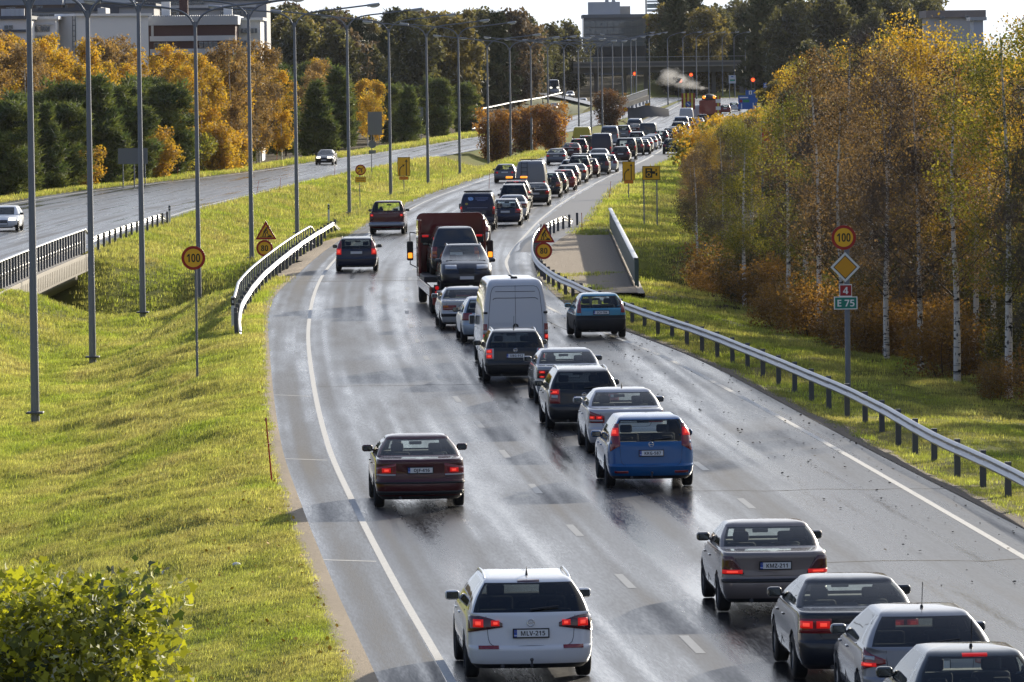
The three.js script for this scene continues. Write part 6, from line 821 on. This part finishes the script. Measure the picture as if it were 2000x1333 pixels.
building('flat_block', 'white flat-roofed block with recessed balcony windows', 640, -20, 56, 38, 12, stoneW, { roofH: 0.35, wins: [[8, 26, 49, 57, 2]], bands: [[-20, 50, 58, 63, roofD], [-20, 50, 34, 37, stoneL]], extra: (o, X, Y, h) => { for (let k = 0; k < 5; k++) part('roof_vent', box(0.5, 0.8, 0.5, X(2 + k * 9), h + 0.7, -3), stoneL, o); } });
building('flat_block', 'white stepped block with wide balconies beside a plain white tower', 648, 54, 108, 38, 12, stoneW, { roofH: 0.3, roof: stoneW, wins: [[62, 98, 51, 62, 4], [72, 90, 70, 86, 2], [92, 101, 71, 86, 1]], bands: [[55, 104, 46, 49, stoneL], [56, 106, 63, 69, stoneW]] });
building('stair_tower', 'plain white tower with a roof ladder', 652, 112, 150, 32, 9, stoneW, { roofH: 0.25, roof: stoneW, rot: -0.9, extra: (o, X, Y, h) => part('roof_ladder', [box(0.06, 6, 0.06, 1.2, h - 3, 0.2), box(0.06, 6, 0.06, 1.7, h - 3, 0.2), ...[...Array(10).keys()].map(k => box(0.5, 0.05, 0.05, 1.45, h - 0.4 - k * 0.55, 0.2))], steelDark, o) });
building('long_block', 'long grey block with two bands of dark windows', 760, 58, 192, 23, 14, stoneL, { bands: [[58, 192, 27, 33, roofD], [148, 192, 28, 41, brickD], [148, 192, 50, 63, brickD]], wins: [[66, 124, 27, 32, 6], [166, 184, 29, 40, 2], [166, 184, 51, 62, 2], [72, 84, 30, 37, 1]], extra: (o, X, Y, h) => part('stair_shaft', box(X(207) - X(191), h + 0.4, 8, (X(191) + X(207)) / 2, (h + 0.4) / 2, -3), stoneL, o) });
building('terrace', 'low terrace with a bright ribbed metal roof', 690, 203, 292, 50, 12, stoneG, { roof: roofZ, roofH: 1.0, ribs: 22, wins: [[234, 290, 53, 65, 5]], bands: [[205, 290, 66, 74, stoneL]] });
building('brown_block', 'brown flat-roofed block with pale balcony bands', 660, 286, 459, 49, 14, brickD, { roof: roofZ, roofH: 0.9, ribs: 40, bands: [[292, 459, 70, 80, stoneL], [292, 459, 95, 107, stoneL]], wins: [[300, 330, 83, 94, 2], [388, 425, 82, 94, 4], [432, 455, 82, 94, 2]], extra: (o, X, Y, h) => { for (const [x, hh, m] of [[320, 1.6, stoneW], [355, 2, brickD], [442, 1.2, stoneW]]) part('chimney', box(0.9, hh, 0.9, X(x), h + 0.9 + hh / 2, -4), m, o); part('drain_pipe', box(0.25, 1.6, 0.15, X(297), Y(60), 0.1), frameM, o); } });
building('corner_block', 'bright white corner block with strip windows', 668, 460, 508, 40, 10, stoneW, { roof: stoneW, roofH: 0.3, rot: 0, wins: [[470, 503, 55, 65, 5], [470, 488, 79, 88, 3]] });
building('slab_block', 'grey slab block behind the ribbed terrace', 830, 150, 300, 15, 14, stoneG, { bands: [[196, 232, 14, 26, roofD]], wins: [[232, 262, 29, 39, 3], [268, 296, 29, 40, 3]] });
building('slab_block', 'long grey slab block with rows of windows at the top of the town', 860, 268, 520, 2, 14, stoneG, { bands: [[268, 500, 10, 15, stoneL], [268, 500, 16, 20, roofD]], wins: [[276, 345, 21, 33, 8], [430, 486, 22, 35, 7], [280, 400, 3, 9, 10]] });
building('pitched_house', 'low dark-roofed houses at the top of the town', 900, -20, 118, 10, 14, mat(0.13, 0.105, 0.09, 0.9), { roof: mat(0.2, 0.24, 0.3, 0.6), roofH: 1.2, wins: [[12, 30, 14, 22, 2], [70, 84, 12, 20, 2]] });
building('pitched_house', 'long house with a pale metal roof at the top of the town', 905, 118, 262, 6, 12, mat(0.16, 0.14, 0.12, 0.9), { roof: mat(0.45, 0.5, 0.56, 0.5, 0.3), roofH: 1.4, wins: [[124, 132, 9, 16, 1], [170, 240, 10, 16, 6]] });
building('town_house', 'grey house with a dark roof showing above the birches', 620, 1815, 1920, 34, 10, mat(0.55, 0.55, 0.54, 0.9), { roof: mat(0.3, 0.26, 0.24, 0.8), roofH: 0.7, wins: [[1836, 1848, 32, 37, 1], [1885, 1893, 31, 38, 1]] });
building('garden_shed', 'small pale shed with a pitched roof above the birches', 560, 1902, 1921, 40, 4, mat(0.5, 0.55, 0.62, 0.7), { roofH: 0.3, roof: roofZ });
// glass building with sign tower
{ const d = 1560, o = building('glass_building', 'dark glass-fronted building with a pale plant room on its roof', d, 1140, 1304, 34, 30, mat(0.12, 0.13, 0.14, 0.3), { roof: mat(0.2, 0.21, 0.22, 0.7), roofH: 0.8, extra: (o2, X, Y, h) => {
    const gm = new THREE.MeshPhysicalMaterial({ color: C(0.12, 0.145, 0.15), roughness: 0.1, clearcoat: 1 }), n = 14, w = (X(1304) - X(1140)) / n; for (let k = 0; k < n; k++) for (let j = 0; j < 4; j++) { const y1 = Y(40 + j * 14), y0 = Y(52 + j * 14); part('glass_pane', box(w * 0.92, y1 - y0, 0.12, X(1140) + (k + 0.5) * w, (y0 + y1) / 2, 0.1), gm, o2); }
    part('plant_room', box(X(1212) - X(1150), 3.2, 12, (X(1150) + X(1212)) / 2, h + 2.3, -10), stoneL, o2); part('plant_room', box(X(1232) - X(1212), 2.0, 10, (X(1212) + X(1232)) / 2, h + 1.8, -9), mat(0.5, 0.45, 0.38, 0.8), o2); for (const x of [1187, 1200]) part('chimney', box(0.9, 2.2, 0.9, X(x), h + 4.6, -10), stoneG, o2);
    part('door_band', box(X(1300) - X(1150), 2.5, 0.3, (X(1150) + X(1300)) / 2, Y(100), 0.2), mat(0.02, 0.025, 0.03, 0.4), o2); } });
  const t = thing('sign_tower', 'dark sign tower with stacked pale panels and white lettering', 'tower', [atDist(1281, 60, 1540).x, soilY(atDist(1281, 60, 1540).x, 1540), -1540]), y = py => atDist(1281, py, 1540).y - t.position.y, W = 4.6;
  part('frame', [box(0.3, y(-6) + 1, 3, -W / 2, (y(-6) - 1) / 2, 0), box(0.3, y(-6) + 1, 3, W / 2, (y(-6) - 1) / 2, 0), box(W, y(44) + 1, 2.6, 0, (y(44) - 1) / 2, 0)], mat(0.04, 0.045, 0.05, 0.5), t);
  for (const [a, b, m] of [[1, 5, stoneW], [7, 16, mat(0.45, 0.5, 0.47, 0.6)], [18, 23, stoneW], [29, 35, mat(0.35, 0.36, 0.37, 0.6)]]) part('sign_panel', box(W - 0.4, y(a) - y(b), 0.2, 0, (y(a) + y(b)) / 2, 1.5), m, t);
  part('red_panel', box(W, y(37) - y(45), 0.2, 0, (y(37) + y(45)) / 2, 1.5), mat(0.1, 0.03, 0.03, 0.6), t); part('letters', [...Array(9).keys()].map(k => box(0.26, 0.3 + 0.12 * (k % 3 === 1), 0.1, -1.4 + k * 0.38, y(47.5), 1.62)), stoneW, t); part('logo', new THREE.CylinderGeometry(0.32, 0.32, 0.1, 14).rotateX(Math.PI / 2).translate(-2.1, y(47.5), 1.62), mat(0.6, 0.1, 0.06, 0.5), t);
}
{ // overpass
  const d = 1330, L = atDist(1120, 118, d), R = atDist(1500, 116, d), y = atDist(1310, 122, d).y, o = thing('overpass', 'long concrete overpass with pale edge beams crossing the roads', 'bridge', [0, 0, -d]);
  part('deck', box(R.x - L.x, 0.9, 9, (L.x + R.x) / 2, y - 0.45, -4.5), mat(0.2, 0.19, 0.18, 0.9), o); for (const [a, h] of [[0.15, 0.35], [-0.75, 0.3]]) part('edge_beam', box(R.x - L.x, h, 0.3, (L.x + R.x) / 2, y + a, 0.16), concrete, o);
  part('girder', box(R.x - L.x, 1.1, 7, (L.x + R.x) / 2, y - 1.5, -4.6), mat(0.2, 0.19, 0.18, 0.9), o);
  for (const px of [1165, 1220, 1262, 1335, 1395, 1450]) { const x = atDist(px, 120, d).x, g = soilY(x, d + 4); part('pier', box(0.9, y - g - 1.2, 1.2, x, (y + g - 1.2) / 2, -4.5), mat(0.2, 0.19, 0.18, 0.9), o); }
  for (let k = 0; k < 24; k++) part('railing_post', box(0.06, 1, 0.06, lerp(L.x, R.x, (k + 0.5) / 24), y + 0.75, 0), steelDark, o); part('railing', box(R.x - L.x, 0.07, 0.07, (L.x + R.x) / 2, y + 1.2, 0), steel, o);
}
{ // slip road climbing left on its bank, with traffic
  const pts = [[1160, 204, 1110], [1120, 194, 1150], [1085, 187, 1180], [1050, 181, 1210], [1000, 169, 1250], [940, 152, 1290], [900, 140, 1320], [850, 128, 1360]].map(([a, b, d]) => { const q = atDist(a, b, d); return new THREE.Vector3(q.x, q.y, -d); }), c = new THREE.CatmullRomCurve3(pts);
  struct('slip_road', grid(2, 60, (i, j) => { const p = c.getPoint(j / 60); return [p.x + (i - 1) * 0.8, p.y + 0.02, p.z - (i - 1) * 26]; }, (i, j) => [i / 2, j / 12]), asphalt(0.08, 0.08, 0.085));
  struct('road_bank', grid(8, 60, (i, j) => { const p = c.getPoint(j / 60), t = i / 8; if (i === 4) return [p.x, p.y - 0.05, p.z]; const near = t < 0.5, k = near ? 1 - t * 2 : t * 2 - 1, q = [p.x - (near ? 0.8 + k * 3 : -0.8), 0, p.z + (near ? 26 + k * 45 : -26 - k * 30)]; q[1] = lerp(p.y - 0.06, soilY(q[0], -q[2]) - 0.5, k) + 0.5 * (noise2(j / 3, i, 9) - 0.5) * k; return q; }), new THREE.MeshStandardMaterial({ color: C(0.14, 0.16, 0.03), roughness: 0.95, map: nTex, side: THREE.DoubleSide }));
  const ride = (t, st, col, what, beam) => { const p = c.getPoint(t), q = c.getTangent(t), o = thing('slip_road_car', what, st === 'tall' ? 'truck' : 'car', [p.x, p.y + 0.03, p.z], Math.atan2(q.x, q.z) + Math.PI + (beam ? Math.PI : 0), 'vehicles on the slip road'), car = buildCar(o, { ...S[st], color: COL[col], glass: 'dark', frontGlass: 'dark', H: st === 'tall' ? 2.9 : S[st].H }); dressCar(car, { beam: true, plate: '' }); };
  ride(0.31, 'tall', 'grey', 'grey truck with lit headlamps coming down the slip road', 1); ride(0.5, 'saloon', 'silver', 'silver car with lit headlamps behind the grey truck', 1); ride(0.74, 'hatch', 'wine', 'dark red car coming down the slip road', 1); ride(0.86, 'suv', 'silver', 'silver car high on the slip road', 1);
  const rail = thing('slip_road_rail', 'white guardrail along the foot of the slip road', 'guardrail'), pp = [[942, 212, 1010], [1000, 200, 1050], [1060, 190, 1100], [1098, 181, 1140]].map(([a, b, d]) => { const q = atDist(a, b, d); return [q.x, q.y, -d]; }); part('beam', sweep(pp, wBeam.map(([a, b]) => [a, b * 0.7])), galv, rail); pp.forEach(p => { const g = soilY(p[0], -p[2]); part('post', box(0.15, Math.max(0.8, p[1] - g), 0.15, p[0], (p[1] + g) / 2, p[2]), steelDark, rail); });
}
{ // small bridge of the other carriageway with stone bank
  const d = 985, q = (px, py) => { const r = atDist(px, py, d); return [r.x, r.y, -d]; }, o = thing('far_bridge', 'pale concrete bridge edge with railing above a dark stone bank', 'bridge'), a = q(1212, 207), b = q(1268, 190);
  part('edge_beam', beam([a[0], a[1] - 0.1, -d], [b[0], b[1] - 0.1, -d - 10], 0.5, 0.7), concrete, o); part('railing', beam([a[0], a[1] + 1.2, -d], [b[0], b[1] + 1.2, -d - 10], 0.12, 0.1), steel, o); part('railing_panel', beam([a[0], a[1] + 0.7, -d], [b[0], b[1] + 0.7, -d - 10], 0.06, 0.7), mat(0.2, 0.21, 0.22, 0.6), o);
  for (let k = 0; k < 8; k++) part('bracket', box(0.3, 0.5, 0.5, lerp(a[0], b[0], (k + 0.5) / 8), lerp(a[1], b[1], (k + 0.5) / 8) - 0.7, -d - 4), stoneG, o);
  part('stone_bank', grid(10, 6, (i, j) => { const p = atDist(lerp(1224, 1305, i / 10), 0, d), y0 = soilY(p.x, d) - 0.3, h = lerp(2.7, 1.4, i / 10); return [p.x, y0 + h * j / 6, -d + 1.5 - j * 0.9]; }), mat(0.07, 0.068, 0.066, 0.95), o);
}
// ---------------------------------------------------------------- tow truck with two cars
{ const p = foot(905, 612, groundY), turn = laneTurn(p.x, p.d), o = thing('tow_truck', 'red two-car tow truck with a tall red headboard', 'truck', [p.x, 0.004, -p.d], turn), rd = paint(0.16, 0.012, 0.012, 0.1), z = -1;
  part('bed', [rbox(2.44, 0.22, 5.6, 0.04, 0, 1.06, -7.4), rbox(2.3, 0.16, 5.8, 0.04, 0, 0.6, -1.8)], mat(0.05, 0.05, 0.052, 0.6, 0.4), o);
  for (const m of [1, -1]) { part('side_rail', rbox(0.1, 0.34, 11.2, 0.03, m * 1.2, 0.82, -4.6), rd, o); part('side_frame', [rbox(0.12, 2.1, 1.5, 0.04, m * 1.2, 2.1, -9.4)], rd, o); const t = part('tail_lamp', rbox(0.22, 0.4, 0.1, 0.02, m * 0.98, 0.86, 1.0), M.trim, o); for (const k of [0, 1]) part('lit_lens', new THREE.SphereGeometry(0.07, 10, 8).scale(1, 1, 0.4).translate(m * 0.98, 0.95 - k * 0.17, 1.06), M.lit, t); const mk = part('marker_lamp', rbox(0.34, 0.3, 0.12, 0.03, m * 1.0, 2.45, -8.5), M.trim, o); part('lit_lens', rbox(0.24, 0.08, 0.06, 0.02, m * 1.0, 2.55, -8.42), M.lit, mk);
    const a = part('mirror_arm', [bar([m * 1.2, 2.6, -10.4], [m * 1.5, 2.65, -10.4], 0.02), bar([m * 1.2, 1.3, -10.4], [m * 1.5, 1.45, -10.4], 0.02), bar([m * 1.5, 1.45, -10.4], [m * 1.5, 2.65, -10.4], 0.02)], M.black, o); part('mirror_housing', rbox(0.24, 0.72, 0.14, 0.05, m * 1.5, 1.95, -10.4), M.black, a); part('side_repeater', rbox(0.16, 0.2, 0.05, 0.03, m * 1.5, 1.78, -10.31), M.litAmber, a); }
  const hb = new THREE.Shape(); hb.moveTo(-1.24, 0); hb.lineTo(1.24, 0); hb.lineTo(1.24, 2.05); hb.quadraticCurveTo(1.24, 2.3, 0.98, 2.3); hb.lineTo(-0.98, 2.3); hb.quadraticCurveTo(-1.24, 2.3, -1.24, 2.05); hb.closePath();
  part('headboard', new THREE.ExtrudeGeometry(hb, { depth: 0.1, bevelEnabled: true, bevelSize: 0.02, bevelThickness: 0.02 }).translate(0, 1.05, -10.15), rd, o);
  part('cab', rbox(2.4, 2.2, 1.9, 0.15, 0, 1.9, -11.3), rd, o); part('chassis', box(0.9, 0.3, 12, 0, 0.66, -5.2), M.black, o);
  const rp = part('rear_ramp', [box(0.5, 0.12, 1.6, -0.75, 0.8, 1.5), box(0.5, 0.12, 1.6, 0.75, 0.8, 1.5)], mat(0.3, 0.29, 0.28, 0.5, 0.5), o); part('rear_bumper', [rbox(2.3, 0.34, 0.2, 0.04, 0, 0.52, 1.35)], mat(0.3, 0.03, 0.02, 0.5), o); part('reflector', box(0.3, 0.24, 0.02, -0.85, 0.5, 1.46), M.lensRed, o);
  for (const zz of [0.0, -1.2, -10.9]) for (const m of [1, -1]) { const w = new THREE.Group(); w.name = 'wheel'; w.position.set(m * 1.02, 0.45, zz); o.add(w); const t = part('tyre', tyreGeo, M.tyre, w); t.scale.set(0.3, 0.45, 0.45); const r = part('rim', rimGeo, M.rim, w); r.scale.set(0.3, 0.45, 0.45); }
  const carry = (name, lab, spec, q, lx, ly, lz, flip, tilt) => { const v = new THREE.Vector3(lx, ly, lz).applyAxisAngle(new THREE.Vector3(0, 1, 0), turn), g = thing(name, lab, 'car', [p.x + v.x, ly + 0.004, -p.d + v.z], turn + (flip ? Math.PI : 0)); g.rotation.order = 'YXZ'; g.rotation.x = tilt || 0; dressCar(buildCar(g, spec), q); };
  carry('loaded_car', 'dark estate car with pale roof loaded at the front of the tow truck', { ...S.estate, H: 1.78, W: 1.84, belt: 1.02, color: [0.02, 0.021, 0.024, 0.1], glass: 'solid', lod: 0, rake: 0.26 }, { lamp: { a0: 0.7, a1: 0.9, y0: 0.62, y1: 1.04 }, amber: [0.1, 0.95, 0.35, 0.6], plate: '' }, 0, 1.18, -6.6, false);
  carry('loaded_car', 'dark blue people carrier loaded backwards on the tow truck, bonnet facing the van', { ...S.mpv, H: 1.72, W: 1.84, color: [0.008, 0.01, 0.02, 0], hood: 1.05, ws: 1.0, lod: 0 }, { rails: 'chrome', plate: '' }, 0.12, 0.69, -3.1, true, 0.04);
}
// ---------------------------------------------------------------- roadworks at the head of the queue
{ const p = foot(1384, 241, groundY), u = p.d / FOCAL, turn = laneTurn(p.x, p.d), o = thing('roadworks_truck', 'red roadworks truck with a black spreader and two amber beacons', 'truck', [p.x, p.y, -p.d], turn), rd = paint(0.22, 0.02, 0.018, 0.05), Y = py => (241 - py) * u;
  part('hopper', rbox(2.6, Y(196) - Y(224), 5, 0.08, 0, (Y(196) + Y(224)) / 2, -2.5), rd, o); part('chassis', box(2.3, Y(224) - Y(236), 7, 0, (Y(224) + Y(236)) / 2, -3.4), M.black, o); part('spreader', new THREE.SphereGeometry(1.05, 16, 10).scale(1, 0.75, 1.4).translate(0.1, Y(194), -1.6), M.black, o); part('cab', rbox(2.4, 2.3, 1.8, 0.12, 0, 2.0, -6.2), rd, o); part('beacon_bar', box(2.2, 0.12, 0.2, 0.2, Y(193), 0.2), M.black, o);
  for (const x of [-0.6, 0.9]) part('amber_beacon', new THREE.SphereGeometry(0.22, 10, 8).translate(x, Y(190), 0.25), M.litAmber, o); for (const m of [1, -1]) { part('tail_panel', box(0.3, 1.6, 0.08, m * 1.15, 1.7, 0.06), mat(0.3, 0.05, 0.03, 0.5), o); for (const zz of [-0.8, -6]) { const w = new THREE.Group(); w.name = 'wheel'; w.position.set(m * 1.02, 0.48, zz); o.add(w); const t = part('tyre', tyreGeo, M.tyre, w); t.scale.set(0.3, 0.48, 0.48); const r = part('rim', rimGeo, M.rimDark, w); r.scale.set(0.3, 0.48, 0.48); } }
  const yl = mat(0.62, 0.5, 0.02, 0.5), rdm = mat(0.3, 0.03, 0.025, 0.5), D = p.d - 8;
  const board = (label, x0, x1, y0, y1, nx, ny, pick) => { const a = atDist(x0, y0, D), b = atDist(x1, y1, D), g = soilY((a.x + b.x) / 2, D), w = b.x - a.x, h = a.y - b.y, t = thing('warning_board', label, 'sign', [(a.x + b.x) / 2, g, -D]); for (const s of [-1, 1]) part('leg', box(0.12, b.y - g + h, 0.12, s * w * 0.36, (b.y - g + h) / 2, -0.1), steelDark, t); for (let i = 0; i < nx; i++) for (let j = 0; j < ny; j++) { const m = pick(i, j); part('tile', box(w / nx * 0.98, h / ny * 0.97, 0.06, -w / 2 + (i + 0.5) * w / nx, b.y - g + (j + 0.5) * h / ny, 0), m, t); } return [t, w, h, b.y - g]; };
  const [t, w, h, yb] = board('large red and yellow striped warning board with a round blue arrow sign', 1331, 1358, 182, 214, 7, 3, (i, j) => i % 2 ? yl : rdm); part('arrow_disc', new THREE.CylinderGeometry(0.4, 0.4, 0.05, 20).rotateX(Math.PI / 2).translate(w * 0.0, yb + h * 0.33, 0.08), mat(0.04, 0.12, 0.35, 0.5), t); part('arrow', box(0.12, 0.5, 0.03).rotateZ(0.8).translate(0, yb + h * 0.33, 0.13), stoneW, t);
  board('narrow red, yellow and white striped warning board beside the roadworks truck', 1398, 1408, 187, 222, 3, 5, (i, j) => j % 2 ? stoneW : i === 1 ? yl : rdm);
  // steam drifting from the spreader
  const st = thing('steam_plume', 'thin white steam drifting from the roadworks truck', 'steam', [p.x, p.y, -p.d - 2]), sm = new THREE.MeshPhysicalMaterial({ color: C(0.95, 0.95, 0.94), roughness: 1, transmission: 0.7, thickness: 0, transparent: true, opacity: 0.026, depthWrite: false, side: THREE.DoubleSide }), r = rng(33), g = [];
  for (let k = 0; k < 46; k++) { const t2 = r() ** 0.8, q = new THREE.Vector3(-t2 * 6.2 + (r() - 0.5) * 0.6, 4.9 + t2 * 1.9 + (r() - 0.5) * (0.3 + t2 * 1.6), (r() - 0.5) * 2 * t2), s = 0.22 + 0.75 * t2 * (0.5 + r()), b = new THREE.IcosahedronGeometry(s, 2), a = b.attributes.position; for (let i = 0; i < a.count; i++) { const f = 0.75 + 0.5 * noise2(a.getX(i) * 3 / s + k, a.getY(i) * 3 / s + a.getZ(i), 4); a.setXYZ(i, a.getX(i) * f * 1.5, a.getY(i) * f * 0.8, a.getZ(i) * f); } g.push(plain(b.translate(q.x, q.y, q.z))); }
  part('vapour', mergeGeometries(g), sm, st);
}
// signs far off
const lampRed = new THREE.MeshStandardMaterial({ color: C(0.5, 0.05, 0.02), emissive: C(1, 0.1, 0.03), emissiveIntensity: 0.9 }), lampYel = new THREE.MeshStandardMaterial({ color: C(0.6, 0.4, 0.02), emissive: C(1, 0.5, 0.05), emissiveIntensity: 0.6 });
for (const [px, py, d, lab] of [[1329, 158, 1120, 'glowing red round sign above the steam'], [1350, 146, 1180, 'glowing red round sign among the bend lamps'], [1471, 156, 1050, 'glowing red round sign beside the white message sign'], [1240, 144, 1150, 'glowing red round sign before the overpass']]) { const q = atDist(px, py, d), g = soilY(q.x, d), o = thing('signal_sign', lab, 'signal', [q.x, g, -d]); part('disc', new THREE.CylinderGeometry(0.34, 0.34, 0.08, 20).rotateX(Math.PI / 2).translate(0, q.y - g, 0.1), lampRed, o); part('symbol', box(0.3, 0.12, 0.03).rotateZ(0.6).translate(0, q.y - g, 0.16), lampYel, o); for (const s of [-0.3, 0.3]) part('post', bar([s, 0, 0], [s, q.y - g + 0.2, 0], 0.05), galv, o); }
const blueFace = (k, w, h, f) => face(k, w, h, c => { c.fillStyle = '#1f5fb4'; c.fillRect(0, 0, w, h); f(c); });
sign('direction_sign', 'large blue direction sign with a green route patch above the yellow bushes', [[1446, 240], [1472, 240]], [['rect', 1461, 200, 38, 27, blueFace('b1', 160, 112, c => { c.fillStyle = '#dfe6f0'; c.fillRect(12, 12, 70, 10); c.fillStyle = '#a8202a'; c.fillRect(12, 34, 22, 22); c.fillStyle = '#1c8a5a'; c.fillRect(40, 34, 52, 22); c.fillStyle = '#dfe6f0'; c.fillRect(24, 66, 8, 40); c.fillRect(120, 60, 8, 46); })]], { dist: 880, thick: 0.08 });
sign('direction_sign', 'smaller blue sign with a white symbol behind the large blue one', [[1462, 236]], [['rect', 1466, 181, 19, 10, blueFace('b2', 120, 64, c => { c.fillStyle = '#e8ecf2'; c.fillRect(40, 8, 40, 48); c.fillStyle = '#222'; c.fillRect(54, 16, 10, 34); })]], { dist: 905, thick: 0.06 });
sign('message_sign', 'white electronic message sign with green digits', [[1425, 172], [1436, 172]], [['rect', 1430.5, 155, 14, 16, face('vms', 112, 128, c => { c.fillStyle = '#c9d0d4'; c.fillRect(0, 0, 112, 128); c.fillStyle = '#2b5fa8'; c.fillRect(38, 16, 36, 14); c.fillStyle = '#12352c'; c.fillRect(20, 66, 76, 26); c.fillStyle = '#37e0b0'; for (const x of [26, 48, 70]) c.fillRect(x, 72, 16, 14); })]], { dist: 1180, thick: 0.08 });
sign('advert_board', 'tall red board with a grey frame half hidden in the wood', [[1490, 372], [1508, 372]], [['rect', 1499, 274, 25, 73, face('redb', 64, 160, c => { c.fillStyle = '#b9bec4'; c.fillRect(0, 0, 64, 160); c.fillStyle = '#b8281c'; c.fillRect(5, 6, 54, 154); })]], { dist: 331, thick: 0.06 });
sign('arrow_board', 'small blue and white chevron sign on a work vehicle', [[1495, 200]], [['rect', 1495, 167, 7, 10, blueFace('b3', 56, 80, c => { c.fillStyle = '#eef2f6'; for (const y of [12, 40]) { c.beginPath(); c.moveTo(6, y + 22); c.lineTo(28, y); c.lineTo(50, y + 22); c.lineTo(50, y + 32); c.lineTo(28, y + 12); c.lineTo(6, y + 32); c.fill(); } })]], { dist: 960, thick: 0.05 });
// ---------------------------------------------------------------- two people on the hard shoulder
function person(label, px, py, h, coat, legs, skinC) {
  const p = foot(px, py, groundY), o = thing('person', label, 'person', [p.x, p.y, -p.d], 0.4), k = h / 1.75;
  const J = [[[0, 1.02, 0], 0.15, [0, 1.4, 0], 0.17], [[-0.2, 1.42, 0], 0.075, [-0.26, 1.12, 0.02], 0.055], [[-0.26, 1.12, 0.02], 0.055, [-0.22, 0.86, -0.08], 0.042], [[0.2, 1.42, 0], 0.075, [0.27, 1.13, 0.02], 0.055], [[0.27, 1.13, 0.02], 0.055, [0.25, 0.87, -0.07], 0.042], [[-0.1, 0.95, 0], 0.11, [-0.11, 0.5, 0.01], 0.075], [[-0.11, 0.5, 0.01], 0.075, [-0.12, 0.07, 0.05], 0.05], [[-0.12, 0.05, 0.04], 0.05, [-0.13, 0.045, -0.14], 0.04], [[0.1, 0.95, 0], 0.11, [0.12, 0.5, -0.02], 0.075], [[0.12, 0.5, -0.02], 0.075, [0.13, 0.07, 0.02], 0.05], [[0.13, 0.05, 0.01], 0.05, [0.14, 0.045, -0.17], 0.04], [[0, 1.45, 0], 0.06, [0, 1.55, -0.01], 0.055], [[0, 1.6, -0.01], 0.1, [0, 1.67, -0.005], 0.095]];
  const N = 56, mc = new MarchingCubes(N, M.seat, false, false, 60000), sz = 0.95; let a = new THREE.Vector3(), b = new THREE.Vector3(), v = new THREE.Vector3(), ab = new THREE.Vector3();
  for (let z = 0; z < N; z++) for (let y = 0; y < N; y++) for (let x = 0; x < N; x++) { v.set((x / N * 2 - 1) * sz, (y / N * 2 - 1) * sz + 0.88, (z / N * 2 - 1) * sz); let dmin = 9; for (const [A, ra, B, rb] of J) { a.set(...A); b.set(...B); ab.copy(b).sub(a); const t = clamp(v.clone().sub(a).dot(ab) / ab.lengthSq()), dd = v.distanceTo(a.addScaledVector(ab, t)) - lerp(ra, rb, t), q = clamp(0.5 + 0.5 * (dmin - dd) / 0.04); dmin = lerp(dmin, dd, q) - 0.04 * q * (1 - q); } mc.field[x + y * N + z * N * N] = -dmin; }
  mc.isolation = 0; mc.update(); const pos = mc.positionArray.slice(0, mc.count * 3), nor = mc.normalArray.slice(0, mc.count * 3), col = [];
  for (let i = 0; i < pos.length; i += 3) { pos[i] *= sz * k; pos[i + 1] = (pos[i + 1] * sz + 0.88) * k; pos[i + 2] *= sz * k; const yy = pos[i + 1] / k, xx = Math.abs(pos[i] / k); col.push(...(yy > 1.5 ? (yy > 1.64 ? [0.04, 0.03, 0.02] : skinC) : yy < 0.1 ? [0.03, 0.03, 0.03] : yy < 0.92 && xx < 0.21 ? legs : yy < 0.9 ? skinC : coat)); }
  const g = new THREE.BufferGeometry(); g.setAttribute('position', new THREE.BufferAttribute(pos, 3)); g.setAttribute('normal', new THREE.BufferAttribute(nor, 3)); g.setAttribute('color', new THREE.Float32BufferAttribute(col, 3)); part('body', g, new THREE.MeshStandardMaterial({ vertexColors: true, roughness: 0.85, side: THREE.DoubleSide }), o);
}
person('person in a grey jacket and dark trousers standing beside the stopped dark hatchback', 1335.5, 303, 1.68, [0.16, 0.16, 0.165], [0.015, 0.017, 0.025], [0.35, 0.2, 0.14]);
person('small person in pink clothes beside the person in the grey jacket', 1343.5, 300, 1.15, [0.35, 0.12, 0.16], [0.3, 0.1, 0.13], [0.35, 0.2, 0.14]);
renderer.render(scene, camera);
